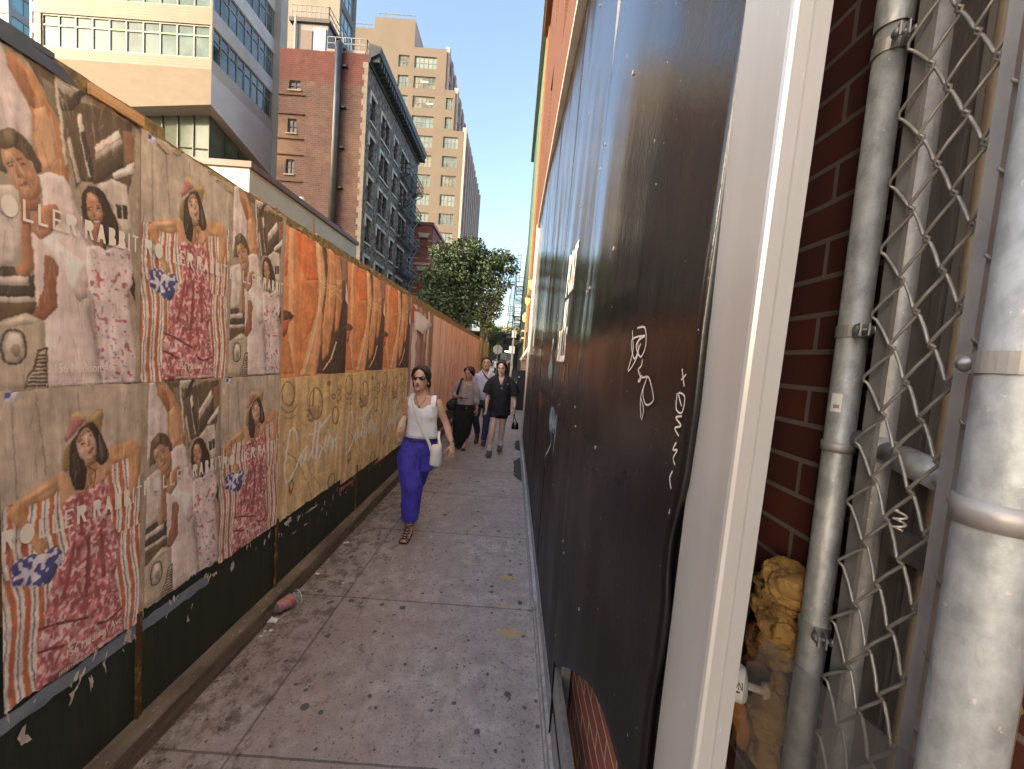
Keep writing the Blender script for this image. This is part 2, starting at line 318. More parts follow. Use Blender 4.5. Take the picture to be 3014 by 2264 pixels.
POSTDATA = r'''{"FAM":{"bg":"8f7a62","s":[["c6ada2",[[76,-20],[133,0],[163,25],[213,101],[278,145],[291,220],[253,282],[188,272],[65,340]],0],["a5693f",[[153,17],[194,14],[292,37],[349,77],[435,112],[474,199],[486,296],[472,342],[333,330],[288,247],[273,146],[203,85],[162,56]],0],["be8a5f",[[290,141],[349,110],[397,164],[411,271],[346,320],[299,244]],0],["8a5434",[[204,35],[247,39],[291,95],[301,138],[267,135],[213,88]],0],["54402e",[[237,-1],[399,-6],[515,46],[643,22],[920,3],[940,163],[845,381],[736,273],[555,296],[527,331],[474,199],[423,116],[349,70]],0],["6b5c46",[[326,32],[398,35],[461,90],[474,157],[410,126],[349,77]],0],["b09c86",[[399,1],[436,2],[585,-11],[542,16],[462,42],[411,30]],0],["372c22",[[436,84],[501,36],[556,-2],[585,3],[515,75],[455,99]],0],["c2ae98",[[399,14],[424,26],[476,256],[462,273]],0],["c2ae98",[[474,185],[492,166],[547,298],[527,308]],0],["cbb8a4",[[531,84],[559,75],[622,267],[598,275]],0],["3c3026",[[556,135],[584,127],[643,254],[625,281],[584,216]],0],["bfa994",[[643,156],[816,56],[846,96],[650,206]],0],["5c4a3a",[[650,206],[846,98],[846,120],[658,224]],0],["98826c",[[658,175],[834,74],[835,78],[658,181]],0],["453629",[[658,224],[843,125],[852,184],[643,293],[628,265]],0],["c8b6a2",[[768,225],[936,141],[937,185],[785,241]],0],["b6a28e",[[673,278],[768,244],[879,239],[926,410],[845,423],[769,338],[658,306]],0],["30261f",[[790,328],[883,319],[892,367],[811,375]],0],["b6a28e",[[832,323],[843,322],[854,370],[843,372]],0],["7a5238",[[847,48],[942,30],[944,139],[862,177]],0],["ab7f5c",[[599,-9],[937,-34],[938,7],[867,14],[643,16],[599,10]],0],["bda796",[[63,414],[185,385],[230,418],[220,552],[180,617],[117,634],[57,640]],0],["96603f",[[212,409],[262,405],[272,511],[284,611],[258,642],[184,664],[191,629],[219,605],[218,486]],0],["5b4632",[[86,368],[101,262],[127,248],[152,232],[183,227],[227,231],[269,247],[292,263],[321,287],[331,315],[301,327],[277,297],[254,297],[222,281],[195,277],[151,298],[127,298],[133,331],[160,358],[149,364],[124,359]],0],["46352a",[[223,238],[269,247],[322,287],[331,315],[301,327],[277,297],[240,268]],0],["7a6347",[[144,243],[170,232],[187,255],[177,273],[151,270]],0],["4c3a2a",[[191,235],[214,237],[209,263],[190,275]],0],["a5714b",[[133,300],[160,290],[190,277],[223,280],[259,301],[302,328],[336,354],[325,382],[295,408],[256,415],[206,401],[184,378],[162,351],[136,325]],0],["b98a62",[[142,301],[173,290],[195,306],[176,321],[150,333]],0],["b37d57",[[249,318],[287,339],[282,371],[257,351]],0],["8f5a3b",[[302,330],[336,354],[325,382],[294,407],[270,404],[305,369]],0],["45291c",[[161,341],[183,330],[188,334],[171,344]],0],["5f3f2a",[[149,337],[176,321],[186,321],[161,337]],0],["45291c",[[213,318],[237,308],[243,312],[223,319]],0],["5f3f2a",[[195,312],[226,297],[236,298],[205,313]],0],["915b3c",[[189,331],[211,345],[235,353],[228,362],[206,363],[195,349]],0],["d2ae8d",[[176,305],[188,308],[240,344],[232,348]],0],["82452f",[[212,383],[238,368],[259,365],[250,373],[220,386]],0],["bb8763",[[224,388],[257,376],[266,388],[242,401]],0],["95593a",[[206,401],[256,415],[295,408],[325,393],[304,442],[232,455],[228,428]],0],["c9afa2",[[304,330],[383,305],[459,302],[499,337],[515,392],[586,425],[627,502],[627,651],[597,731],[658,872],[674,1003],[336,992],[338,818],[327,769],[291,749],[269,518],[332,446],[330,371]],0],["b2958c",[[499,351],[540,402],[613,466],[627,588],[590,508],[512,437]],0],["a26a4a",[[332,419],[407,398],[432,436],[393,485],[324,527],[274,507],[284,461]],0],["dcc8bc",[[330,530],[393,485],[428,523],[583,570],[518,687],[443,601]],0],["aa8c84",[[518,687],[586,569],[612,613],[600,684],[539,704]],0],["8c5236",[[336,571],[382,572],[420,603],[403,663],[410,735],[339,777],[255,774],[246,760],[297,736],[337,662]],0],["2f211a",[[673,410],[806,388],[823,434],[876,460],[951,605],[952,675],[907,626],[837,483],[737,479],[697,556],[670,536],[613,451],[598,407]],0],["33251d",[[555,383],[560,337],[595,304],[664,296],[719,306],[760,345],[801,378],[815,433],[777,456],[648,491],[595,456],[572,425]],0],["a06c4b",[[584,333],[616,318],[659,323],[687,348],[703,378],[698,406],[669,423],[632,424],[604,409],[589,377]],0],["b5805b",[[595,336],[621,323],[653,330],[664,349],[606,363]],0],["bb855f",[[654,381],[687,377],[687,392],[659,394]],0],["84502f",[[675,407],[699,384],[698,406],[669,423]],0],["35211a",[[597,383],[619,378],[619,383],[600,388]],0],["35211a",[[657,368],[686,361],[688,367],[661,373]],0],["4a3022",[[592,378],[621,370],[622,373],[594,381]],0],["4a3022",[[653,361],[683,352],[685,355],[656,364]],0],["8a5638",[[640,381],[652,398],[640,406],[631,401]],0],["7a4238",[[625,416],[692,404],[697,407],[626,419]],0],["d9c0ae",[[632,418],[691,407],[675,416],[645,421]],0],["9a6546",[[613,429],[689,415],[727,489],[658,518]],0],["c6aba2",[[595,507],[673,496],[721,507],[837,465],[917,480],[932,607],[892,662],[961,887],[963,1022],[661,1011],[658,872],[609,652],[583,562]],0],["a98d88",[[606,652],[643,697],[674,872],[706,1005],[661,1011],[650,848]],0],["40392a",[[57,640],[180,627],[190,649],[283,640],[282,710],[54,727]],0],["b59f90",[[56,666],[248,646],[253,674],[55,692]],0],["c2aa98",[[54,724],[256,710],[279,725],[54,741]],0],["5a452f",[[54,741],[291,724],[279,757],[221,774],[112,801],[52,810]],0],["a99478",[[52,810],[134,785],[232,760],[326,779],[348,1000],[47,989]],0],["b9a58a",[[112,801],[232,763],[314,780],[278,792],[154,811]],0],["3f3226",[[242,866],[237,886],[224,904],[205,917],[183,924],[159,923],[138,916],[121,904],[110,887],[106,868],[111,849],[122,832],[140,819],[162,812],[185,811],[208,817],[226,829],[238,846]],0],["a08b72",[[233,866],[229,884],[218,900],[202,911],[183,917],[163,917],[145,911],[131,900],[122,885],[119,868],[123,851],[132,836],[147,825],[166,818],[185,818],[204,823],[219,834],[229,849]],0],["c0ad98",[[221,860],[218,873],[210,885],[198,893],[184,898],[168,898],[154,894],[143,885],[136,874],[134,861],[137,848],[144,837],[156,828],[170,824],[185,823],[200,827],[211,835],[219,847]],0],["8b765e",[[205,877],[203,884],[199,890],[192,895],[184,898],[176,898],[168,895],[162,891],[158,885],[157,878],[158,871],[163,865],[169,860],[177,857],[185,857],[193,860],[200,864],[204,870]],0],["42352a",[[222,995],[240,954],[276,933],[294,876],[337,864],[352,868],[353,1000]],0],["a38d72",[[232,996],[249,958],[285,937],[305,883],[344,872],[348,1000]],0],["30261d",[[303,890],[347,890],[347,896],[300,896]],0],["30261d",[[294,903],[347,903],[347,908],[292,908]],0],["30261d",[[285,915],[347,915],[347,921],[283,920]],0],["30261d",[[277,927],[347,927],[346,933],[274,932]],0],["30261d",[[277,939],[346,940],[346,946],[274,944]],0],["30261d",[[266,951],[346,952],[346,958],[263,956]],0],["30261d",[[255,962],[346,965],[346,970],[253,968]],0],["30261d",[[244,974],[346,977],[346,983],[242,980]],0],["30261d",[[234,986],[346,989],[346,995],[231,991]],0]],"floral":[[[658,522],[908,489],[953,1013],[674,1003],[612,613]]]},"HAT":{"bg":"a69079","s":[["8b7763",[[87,15],[93,14],[117,336],[109,337]],0],["8b7763",[[215,8],[222,6],[280,282],[270,284]],0],["8b7763",[[469,20],[476,18],[491,120],[482,121]],0],["*",[[-40,366],[73,349],[323,336],[1034,234],[1105,1072],[-85,1027]],0],["*",[[195,379],[299,367],[336,464],[287,511],[245,455]],0],["b57d4e",[[73,356],[147,331],[305,293],[348,298],[349,339],[316,362],[179,366],[140,364],[164,406],[245,475],[283,525],[231,545],[182,496],[104,415],[66,376]],0],["c4905f",[[88,355],[178,329],[306,305],[323,329],[178,352]],0],["b57d4e",[[670,238],[883,226],[980,243],[959,350],[913,461],[841,469],[873,361],[847,294],[715,307],[663,291]],0],["b88158",[[339,293],[460,250],[670,238],[719,313],[656,366],[357,407]],0],["9c6743",[[479,263],[535,267],[577,348],[521,377],[463,322]],0],["8f6d3c",[[370,276],[374,233],[397,203],[459,176],[524,121],[608,90],[653,90],[649,118],[641,177],[624,160],[562,131],[502,142],[452,175],[424,209],[410,252],[408,289],[386,291]],0],["a9874f",[[532,125],[608,92],[647,92],[643,114],[608,135],[569,128]],0],["b08f52",[[418,120],[435,88],[467,84],[497,92],[533,110],[517,125],[424,176]],0],["a8625a",[[425,117],[463,100],[510,116],[521,122],[459,154],[424,177],[397,189],[389,173],[397,148]],0],["92504a",[[397,189],[389,173],[510,117],[521,122],[459,154]],0],["33261d",[[430,188],[452,175],[481,151],[532,132],[569,131],[609,151],[641,185],[682,233],[694,263],[680,290],[632,296],[604,277],[531,298],[525,344],[503,369],[458,362],[429,329],[411,282],[416,230]],0],["4a3a2e",[[624,187],[664,235],[664,275],[632,279],[616,230]],0],["45362b",[[438,226],[466,229],[480,291],[451,325],[434,285]],0],["ad7650",[[508,268],[598,259],[610,308],[554,326],[531,298]],0],["8a5a3c",[[508,268],[554,270],[598,259],[600,279],[531,290]],0],["b98a6c",[[458,187],[488,162],[532,147],[567,166],[590,188],[602,220],[598,252],[563,266],[517,266],[490,250],[468,221]],0],["a27052",[[458,187],[488,162],[532,147],[548,161],[502,176],[470,200]],0],["cba183",[[479,219],[509,215],[526,232],[509,246],[491,240]],0],["d3ac90",[[532,252],[562,249],[578,255],[548,264]],0],["c99d80",[[566,186],[586,191],[594,216],[573,210]],0],["3a241b",[[483,203],[504,199],[515,204],[495,209]],0],["54392a",[[468,194],[504,187],[506,191],[475,198]],0],["3a241b",[[544,175],[562,172],[568,177],[550,180]],0],["54392a",[[534,163],[560,160],[564,164],[541,168]],0],["97664a",[[533,179],[557,208],[547,215],[530,214],[541,202]],0],["dfc0a6",[[521,174],[529,175],[540,207],[530,208]],0],["8d413d",[[539,237],[562,223],[585,220],[580,230],[558,244],[545,245]],0],["5a2f24",[[537,286],[594,310],[588,369],[580,368],[586,312],[536,291]],0],["*2",[[356,403],[429,376],[521,379],[656,352],[713,397],[709,511],[776,583],[791,660],[742,741],[791,859],[847,1062],[193,1037],[223,830],[254,761],[317,639],[421,546],[383,473]],0],["5e2322",[[222,786],[357,806],[545,848],[546,857],[354,815],[222,794]],0],["5e2322",[[216,865],[325,885],[395,899],[396,906],[322,894],[216,873]],0],["5e2322",[[602,891],[684,907],[811,891],[811,900],[684,916],[602,901]],0],["8a3a3a",[[484,390],[512,386],[509,531],[481,533]],0],["8a3a3a",[[436,545],[463,542],[389,720],[362,721]],0],["8a3a3a",[[625,535],[649,532],[675,729],[644,730]],0],["8a3a3a",[[537,543],[557,541],[538,772],[515,772]],0],["*3",[[70,547],[121,526],[183,526],[264,544],[325,526],[369,565],[345,609],[287,650],[202,642],[139,614],[83,612]],0],["*3",[[58,7],[138,-4],[139,21],[102,41],[63,28]],0]]},"ORG":{"bg":"d0743c","s":[["e0915a",[[42,8],[114,-7],[176,977],[85,974]],0],["cc5f2c",[[114,-7],[394,0],[443,271],[277,304],[140,165]],0],["c96a34",[[277,304],[443,271],[433,505],[371,649],[274,746],[289,478]],0],["b85a30",[[-2,202],[40,207],[46,309],[6,334]],0],["bd6a38",[[22,740],[87,754],[161,976],[21,971]],0],["4e3322",[[487,-17],[946,-5],[1079,1011],[224,979],[314,835],[437,551]],0],["39281f",[[850,401],[975,275],[1079,1011],[510,990],[704,830],[822,616]],0],["d98f58",[[385,-1],[488,1],[573,245],[567,324],[533,493],[529,735],[472,1006],[225,995],[314,835],[404,601],[451,484],[460,314],[420,138]],0],["eaac76",[[413,4],[447,5],[510,258],[505,448],[463,643],[385,834],[325,983],[274,981],[364,788],[456,549],[479,311]],0],["c47a45",[[558,-2],[695,-8],[729,73],[752,312],[730,571],[665,830],[561,891],[541,637],[581,341],[595,144]],0],["d68f58",[[589,1],[641,-1],[683,224],[684,474],[637,680],[628,333],[626,137]],0],["bb7040",[[707,-1],[810,-8],[858,189],[876,376],[827,615],[756,657],[756,363],[744,161]],0],["7d5a48",[[822,-6],[941,-4],[959,169],[867,208]],0],["8a3a2a",[[7,556],[120,568],[139,582],[79,623],[58,698],[12,734]],0],["c0513c",[[11,616],[92,600],[60,673],[13,709]],0],["5e3024",[[7,547],[90,554],[133,580],[14,621]],1],["f0cf92",[[453,276],[510,258],[570,260],[570,267],[510,264],[454,283]],0],["f0cf92",[[454,292],[511,276],[576,279],[576,285],[512,283],[455,298]],0],["f0cf92",[[456,310],[513,300],[578,302],[578,309],[514,306],[456,317]],0],["f0cf92",[[602,274],[666,282],[742,258],[743,265],[667,288],[603,280]],0],["f0cf92",[[608,292],[676,315],[748,277],[749,284],[677,322],[608,299]],0],["f0cf92",[[616,320],[680,354],[750,297],[751,304],[680,361],[617,327]],0],["f0cf92",[[751,205],[807,212],[858,187],[858,194],[808,219],[751,212]],0],["f0cf92",[[753,225],[809,230],[860,210],[861,217],[810,237],[753,232]],0],["f0cf92",[[757,270],[820,290],[866,267],[866,274],[820,298],[758,277]],0],["f0cf92",[[765,310],[820,343],[877,382],[878,389],[821,350],[766,317]],0],["d8c3ad",[[938,168],[980,274],[1006,397],[944,345]],0],["e3b887",[[786,723],[805,728],[726,876],[588,971],[572,966],[703,866]],0]]},"SCR":{"bg":"c49d62","s":[["8d5a2c",[[174,117],[173,140],[166,161],[154,179],[138,191],[119,197],[99,198],[78,192],[59,181],[43,166],[30,147],[21,125],[18,103],[19,81],[25,61],[36,45],[51,32],[69,25],[89,23],[109,27],[129,37],[147,52],[161,71],[170,94],[174,117],[165,116],[161,95],[153,75],[140,57],[125,43],[107,34],[89,30],[72,32],[56,39],[43,50],[33,66],[28,84],[26,104],[30,124],[37,144],[49,161],[64,175],[80,185],[98,190],[116,190],[133,183],[147,172],[157,156],[164,137],[165,116]],0],["8d5a2c",[[140,11],[149,19],[157,29],[164,41],[170,53],[175,67],[179,81],[181,95],[182,110],[182,124],[180,138],[177,151],[173,163],[167,174],[160,183],[153,191],[144,196],[135,200],[126,202],[116,201],[106,199],[97,195],[87,189],[79,181],[71,172],[75,168],[82,177],[90,184],[98,190],[107,193],[116,196],[124,196],[133,194],[141,191],[148,185],[155,178],[161,169],[166,159],[170,148],[173,136],[175,123],[175,109],[174,95],[172,82],[169,68],[164,55],[159,44],[152,33],[145,23],[137,15]],0],["8d5a2c",[[212,202],[208,210],[203,217],[198,224],[191,229],[184,235],[176,239],[167,243],[158,246],[148,248],[138,249],[128,250],[117,250],[107,248],[96,246],[86,244],[76,240],[66,236],[57,231],[48,226],[39,220],[32,213],[25,207],[18,199],[13,192],[21,189],[26,195],[32,202],[38,208],[45,214],[53,219],[61,224],[69,229],[78,232],[87,235],[97,238],[106,240],[116,241],[125,241],[134,240],[144,239],[152,237],[161,235],[169,231],[176,227],[182,222],[188,217],[194,211],[198,205],[201,198]],0],["a87a42",[[202,274],[197,278],[191,282],[185,286],[178,289],[171,291],[164,293],[156,295],[148,296],[140,296],[132,296],[124,296],[116,295],[108,293],[100,291],[92,289],[84,286],[77,282],[69,279],[62,274],[55,270],[49,265],[42,260],[37,254],[31,249],[38,245],[43,250],[48,255],[54,260],[60,264],[66,268],[73,272],[79,276],[86,279],[93,281],[101,284],[108,285],[116,287],[123,288],[130,288],[138,288],[145,288],[152,287],[159,285],[166,284],[172,281],[178,279],[184,275],[189,272],[194,268]],0],["a4794c",[[424,232],[537,238],[561,297],[518,355],[440,354],[404,299]],0],["8d5a2c",[[601,237],[600,273],[591,305],[574,330],[552,349],[526,358],[497,358],[468,349],[441,332],[418,307],[399,278],[387,245],[381,212],[382,179],[390,149],[405,124],[425,105],[449,94],[477,92],[506,98],[534,114],[559,137],[580,167],[594,201],[601,237],[583,235],[577,203],[565,172],[547,145],[526,124],[502,110],[478,104],[454,106],[434,116],[416,133],[404,156],[397,184],[397,214],[402,244],[413,274],[429,300],[449,322],[472,338],[496,346],[520,345],[542,336],[561,320],[575,296],[582,267],[583,235]],0],["8d5a2c",[[440,99],[428,224],[415,236],[434,243],[448,228],[461,101]],0],["6f5a5a",[[396,267],[395,271],[392,275],[387,277],[381,278],[374,277],[367,275],[362,271],[358,266],[357,261],[357,257],[360,253],[366,251],[372,250],[379,251],[385,254],[391,257],[395,262]],0],["6f5a5a",[[420,293],[419,298],[415,301],[410,304],[404,304],[397,303],[390,301],[385,297],[381,292],[379,287],[380,283],[383,279],[388,277],[395,276],[402,277],[409,280],[414,283],[418,288]],0],["6f5a5a",[[392,312],[391,317],[388,320],[383,323],[377,323],[370,322],[363,320],[358,316],[354,311],[353,306],[354,302],[357,298],[362,296],[368,295],[375,296],[381,299],[387,302],[391,307]],0],["6f5a5a",[[416,347],[415,351],[412,355],[407,357],[400,358],[393,356],[387,354],[381,350],[377,345],[376,340],[377,335],[380,332],[385,330],[391,329],[398,330],[405,333],[411,337],[415,342]],0],["6f5a5a",[[453,356],[453,361],[449,365],[444,367],[437,368],[430,366],[423,364],[418,360],[414,355],[412,350],[413,345],[416,341],[421,339],[428,339],[435,340],[442,342],[448,347],[452,351]],0],["c89b55",[[906,381],[904,407],[895,430],[879,445],[858,450],[836,447],[814,434],[795,413],[782,388],[776,361],[778,336],[786,314],[802,299],[822,292],[844,295],[866,307],[885,327],[899,353]],0],["8d5a2c",[[914,382],[913,404],[908,424],[898,440],[883,451],[866,456],[848,456],[829,450],[810,438],[795,423],[782,403],[773,382],[769,360],[769,339],[775,320],[784,304],[797,293],[814,287],[832,286],[851,292],[870,302],[886,318],[900,337],[909,359],[914,382],[892,379],[889,360],[882,342],[872,326],[860,313],[847,304],[833,300],[820,301],[809,306],[799,316],[793,329],[789,345],[789,363],[792,382],[799,399],[808,415],[820,428],[833,437],[846,442],[860,442],[872,437],[881,427],[888,414],[892,397],[892,379]],0],["8d5a2c",[[929,172],[929,181],[925,188],[918,194],[908,198],[897,201],[885,200],[873,198],[861,194],[851,188],[843,181],[838,173],[836,164],[837,156],[841,149],[847,143],[856,139],[867,136],[879,136],[891,138],[903,142],[913,148],[921,156],[927,164],[929,172],[911,171],[910,165],[906,160],[901,155],[895,151],[888,149],[880,147],[873,148],[866,149],[860,152],[856,156],[854,161],[853,166],[855,171],[858,177],[863,181],[869,185],[876,188],[884,189],[891,189],[898,188],[904,185],[908,181],[911,176],[911,171]],0],["8d5a2c",[[824,202],[824,209],[821,215],[815,220],[808,223],[799,225],[789,225],[780,223],[771,219],[763,215],[757,209],[753,202],[751,195],[751,189],[754,183],[760,178],[767,175],[775,173],[785,173],[794,175],[804,178],[812,183],[818,189],[822,196],[824,202],[808,201],[806,197],[804,193],[801,190],[796,187],[791,185],[786,184],[781,184],[776,185],[772,187],[769,190],[767,193],[767,197],[768,201],[770,205],[774,208],[778,211],[783,213],[789,214],[794,214],[799,213],[803,211],[805,208],[807,205],[808,201]],0],["8d5a2c",[[940,223],[939,231],[935,239],[928,245],[919,249],[908,251],[896,250],[883,248],[872,244],[862,237],[854,230],[848,222],[846,213],[847,205],[851,198],[857,192],[867,188],[877,186],[889,186],[902,188],[913,192],[924,198],[932,206],[938,214],[940,223],[922,221],[921,216],[917,210],[912,205],[906,201],[898,199],[891,197],[883,197],[876,199],[870,201],[866,205],[864,210],[863,215],[865,221],[868,226],[873,231],[880,235],[887,238],[894,239],[902,239],[909,238],[915,235],[919,231],[922,226],[922,221]],0],["8d5a2c",[[894,254],[893,259],[891,263],[887,266],[882,269],[875,270],[868,270],[861,268],[855,265],[849,262],[844,258],[841,253],[840,248],[840,243],[843,239],[846,236],[852,233],[858,232],[865,232],[872,233],[879,236],[885,240],[889,244],[893,249],[894,254],[876,252],[876,250],[875,248],[873,246],[871,245],[868,244],[866,243],[863,243],[861,244],[859,245],[858,246],[857,248],[857,250],[858,252],[859,254],[860,255],[862,257],[865,258],[867,258],[870,258],[872,258],[874,257],[875,256],[876,254],[876,252]],0],["8d5a2c",[[653,62],[730,58],[708,107],[681,97],[646,82]],0],["8d5a2c",[[680,47],[703,107],[713,107],[690,47]],0],["a87a42",[[823,38],[848,144],[858,144],[833,38]],0],["a87a42",[[979,27],[921,158],[931,160],[989,28]],0],["a87a42",[[347,14],[376,128],[336,154],[354,217],[392,252],[401,251],[364,216],[346,156],[386,129],[357,14]],0],["9d7240",[[26,441],[70,463],[120,545],[209,597],[263,662],[335,751],[412,861],[447,945],[481,1006],[494,1008],[460,947],[424,863],[346,752],[273,662],[216,594],[129,543],[78,462],[30,436]],0],["a87a42",[[278,666],[307,598],[212,328],[205,327],[299,596],[270,662]],0],["9d7240",[[371,661],[437,775],[584,903],[604,959],[615,962],[594,903],[445,775],[381,662]],0],["8d5a2c",[[876,978],[867,993],[854,1005],[838,1013],[820,1017],[801,1015],[783,1010],[767,1000],[753,987],[744,972],[738,955],[738,937],[742,921],[750,906],[763,894],[778,885],[796,881],[815,882],[833,886],[850,896],[864,909],[874,925],[880,942],[881,960],[876,978],[859,970],[863,956],[863,941],[859,927],[852,914],[842,903],[829,896],[815,893],[801,893],[787,897],[775,905],[765,915],[758,928],[754,942],[754,956],[758,970],[765,983],[775,993],[787,1000],[800,1004],[815,1004],[829,1001],[841,993],[852,983],[859,970]],0],["7a4526",[[144,770],[184,732],[212,793],[167,857],[140,812]],0],["c89b55",[[156,781],[185,762],[197,791],[167,829]],0],["e9d8cc",[[241,486],[233,410],[183,360],[125,374],[103,468],[73,606],[78,692],[106,760],[170,747],[254,669],[322,590],[296,577],[230,656],[149,732],[116,751],[101,699],[96,614],[126,475],[148,383],[177,373],[209,408],[215,480]],0],["e9d8cc",[[372,534],[311,567],[279,635],[297,683],[348,672],[394,577],[356,642],[407,670],[462,600],[439,590],[387,658],[379,647],[373,566],[327,662],[307,676],[301,642],[332,576],[391,546]],0],["e9d8cc",[[480,372],[457,525],[444,633],[482,678],[527,658],[502,644],[480,663],[471,640],[484,533],[508,378]],0],["e9d8cc",[[397,458],[454,478],[566,457],[776,358],[746,343],[542,442],[442,461],[405,445]],0],["e9d8cc",[[553,384],[523,539],[504,689],[586,698],[638,616],[589,582],[571,589],[608,608],[559,684],[532,696],[552,547],[582,391]],0],["e9d8cc",[[669,512],[636,623],[671,661],[693,659],[662,630],[695,520]],0],["e9d8cc",[[700,470],[730,517],[692,658],[785,548],[791,564],[776,683],[804,691],[820,570],[760,537],[713,655],[757,523],[725,471]],0],["e9d8cc",[[865,575],[813,602],[810,677],[893,659],[971,360],[909,497],[868,736],[899,746],[941,505],[939,353],[862,649],[835,676],[842,612],[892,589]],0],["dcc6ae",[[246,789],[262,821],[269,792],[274,816],[283,802],[294,822],[298,801],[311,830],[317,799],[325,830],[332,803],[341,833],[351,810],[360,834],[364,812],[377,841],[384,817],[395,843],[402,819],[413,845],[420,819],[431,844],[438,815],[441,839],[450,840],[432,810],[425,838],[415,813],[408,839],[398,813],[391,838],[381,811],[375,836],[366,808],[357,828],[346,805],[342,829],[330,798],[324,825],[312,794],[306,825],[299,797],[289,817],[282,797],[277,813],[263,787],[258,815],[254,791]],0],["dcc6ae",[[469,804],[488,831],[499,810],[513,832],[521,809],[537,841],[549,814],[562,837],[573,817],[587,841],[597,822],[615,850],[626,818],[639,844],[649,821],[665,852],[679,829],[694,852],[705,829],[714,853],[724,854],[701,823],[688,846],[673,823],[664,847],[649,816],[636,838],[618,812],[608,844],[597,817],[584,835],[570,812],[558,831],[542,808],[534,835],[521,804],[508,826],[494,804],[485,826],[477,805]],0],["dcc6ae",[[252,884],[266,904],[270,885],[277,908],[286,891],[294,906],[297,889],[305,911],[312,895],[321,914],[326,897],[334,917],[342,902],[351,916],[355,898],[361,919],[368,906],[380,926],[386,906],[393,924],[397,909],[407,930],[415,915],[423,933],[431,918],[438,933],[446,921],[448,932],[457,933],[442,915],[436,928],[426,912],[421,927],[412,909],[407,925],[398,904],[390,918],[380,900],[375,920],[369,901],[363,915],[353,893],[344,911],[337,896],[333,912],[324,892],[318,909],[310,890],[305,906],[297,885],[288,900],[280,885],[277,903],[269,880],[261,899],[260,885]],0],["dcc6ae",[[470,919],[489,933],[499,917],[510,931],[520,916],[532,931],[543,918],[556,931],[567,916],[579,929],[590,914],[603,924],[612,910],[619,924],[628,925],[608,904],[595,918],[583,908],[573,922],[560,910],[550,925],[537,912],[528,925],[515,910],[505,925],[492,911],[482,927],[477,918]],0]]}}'''
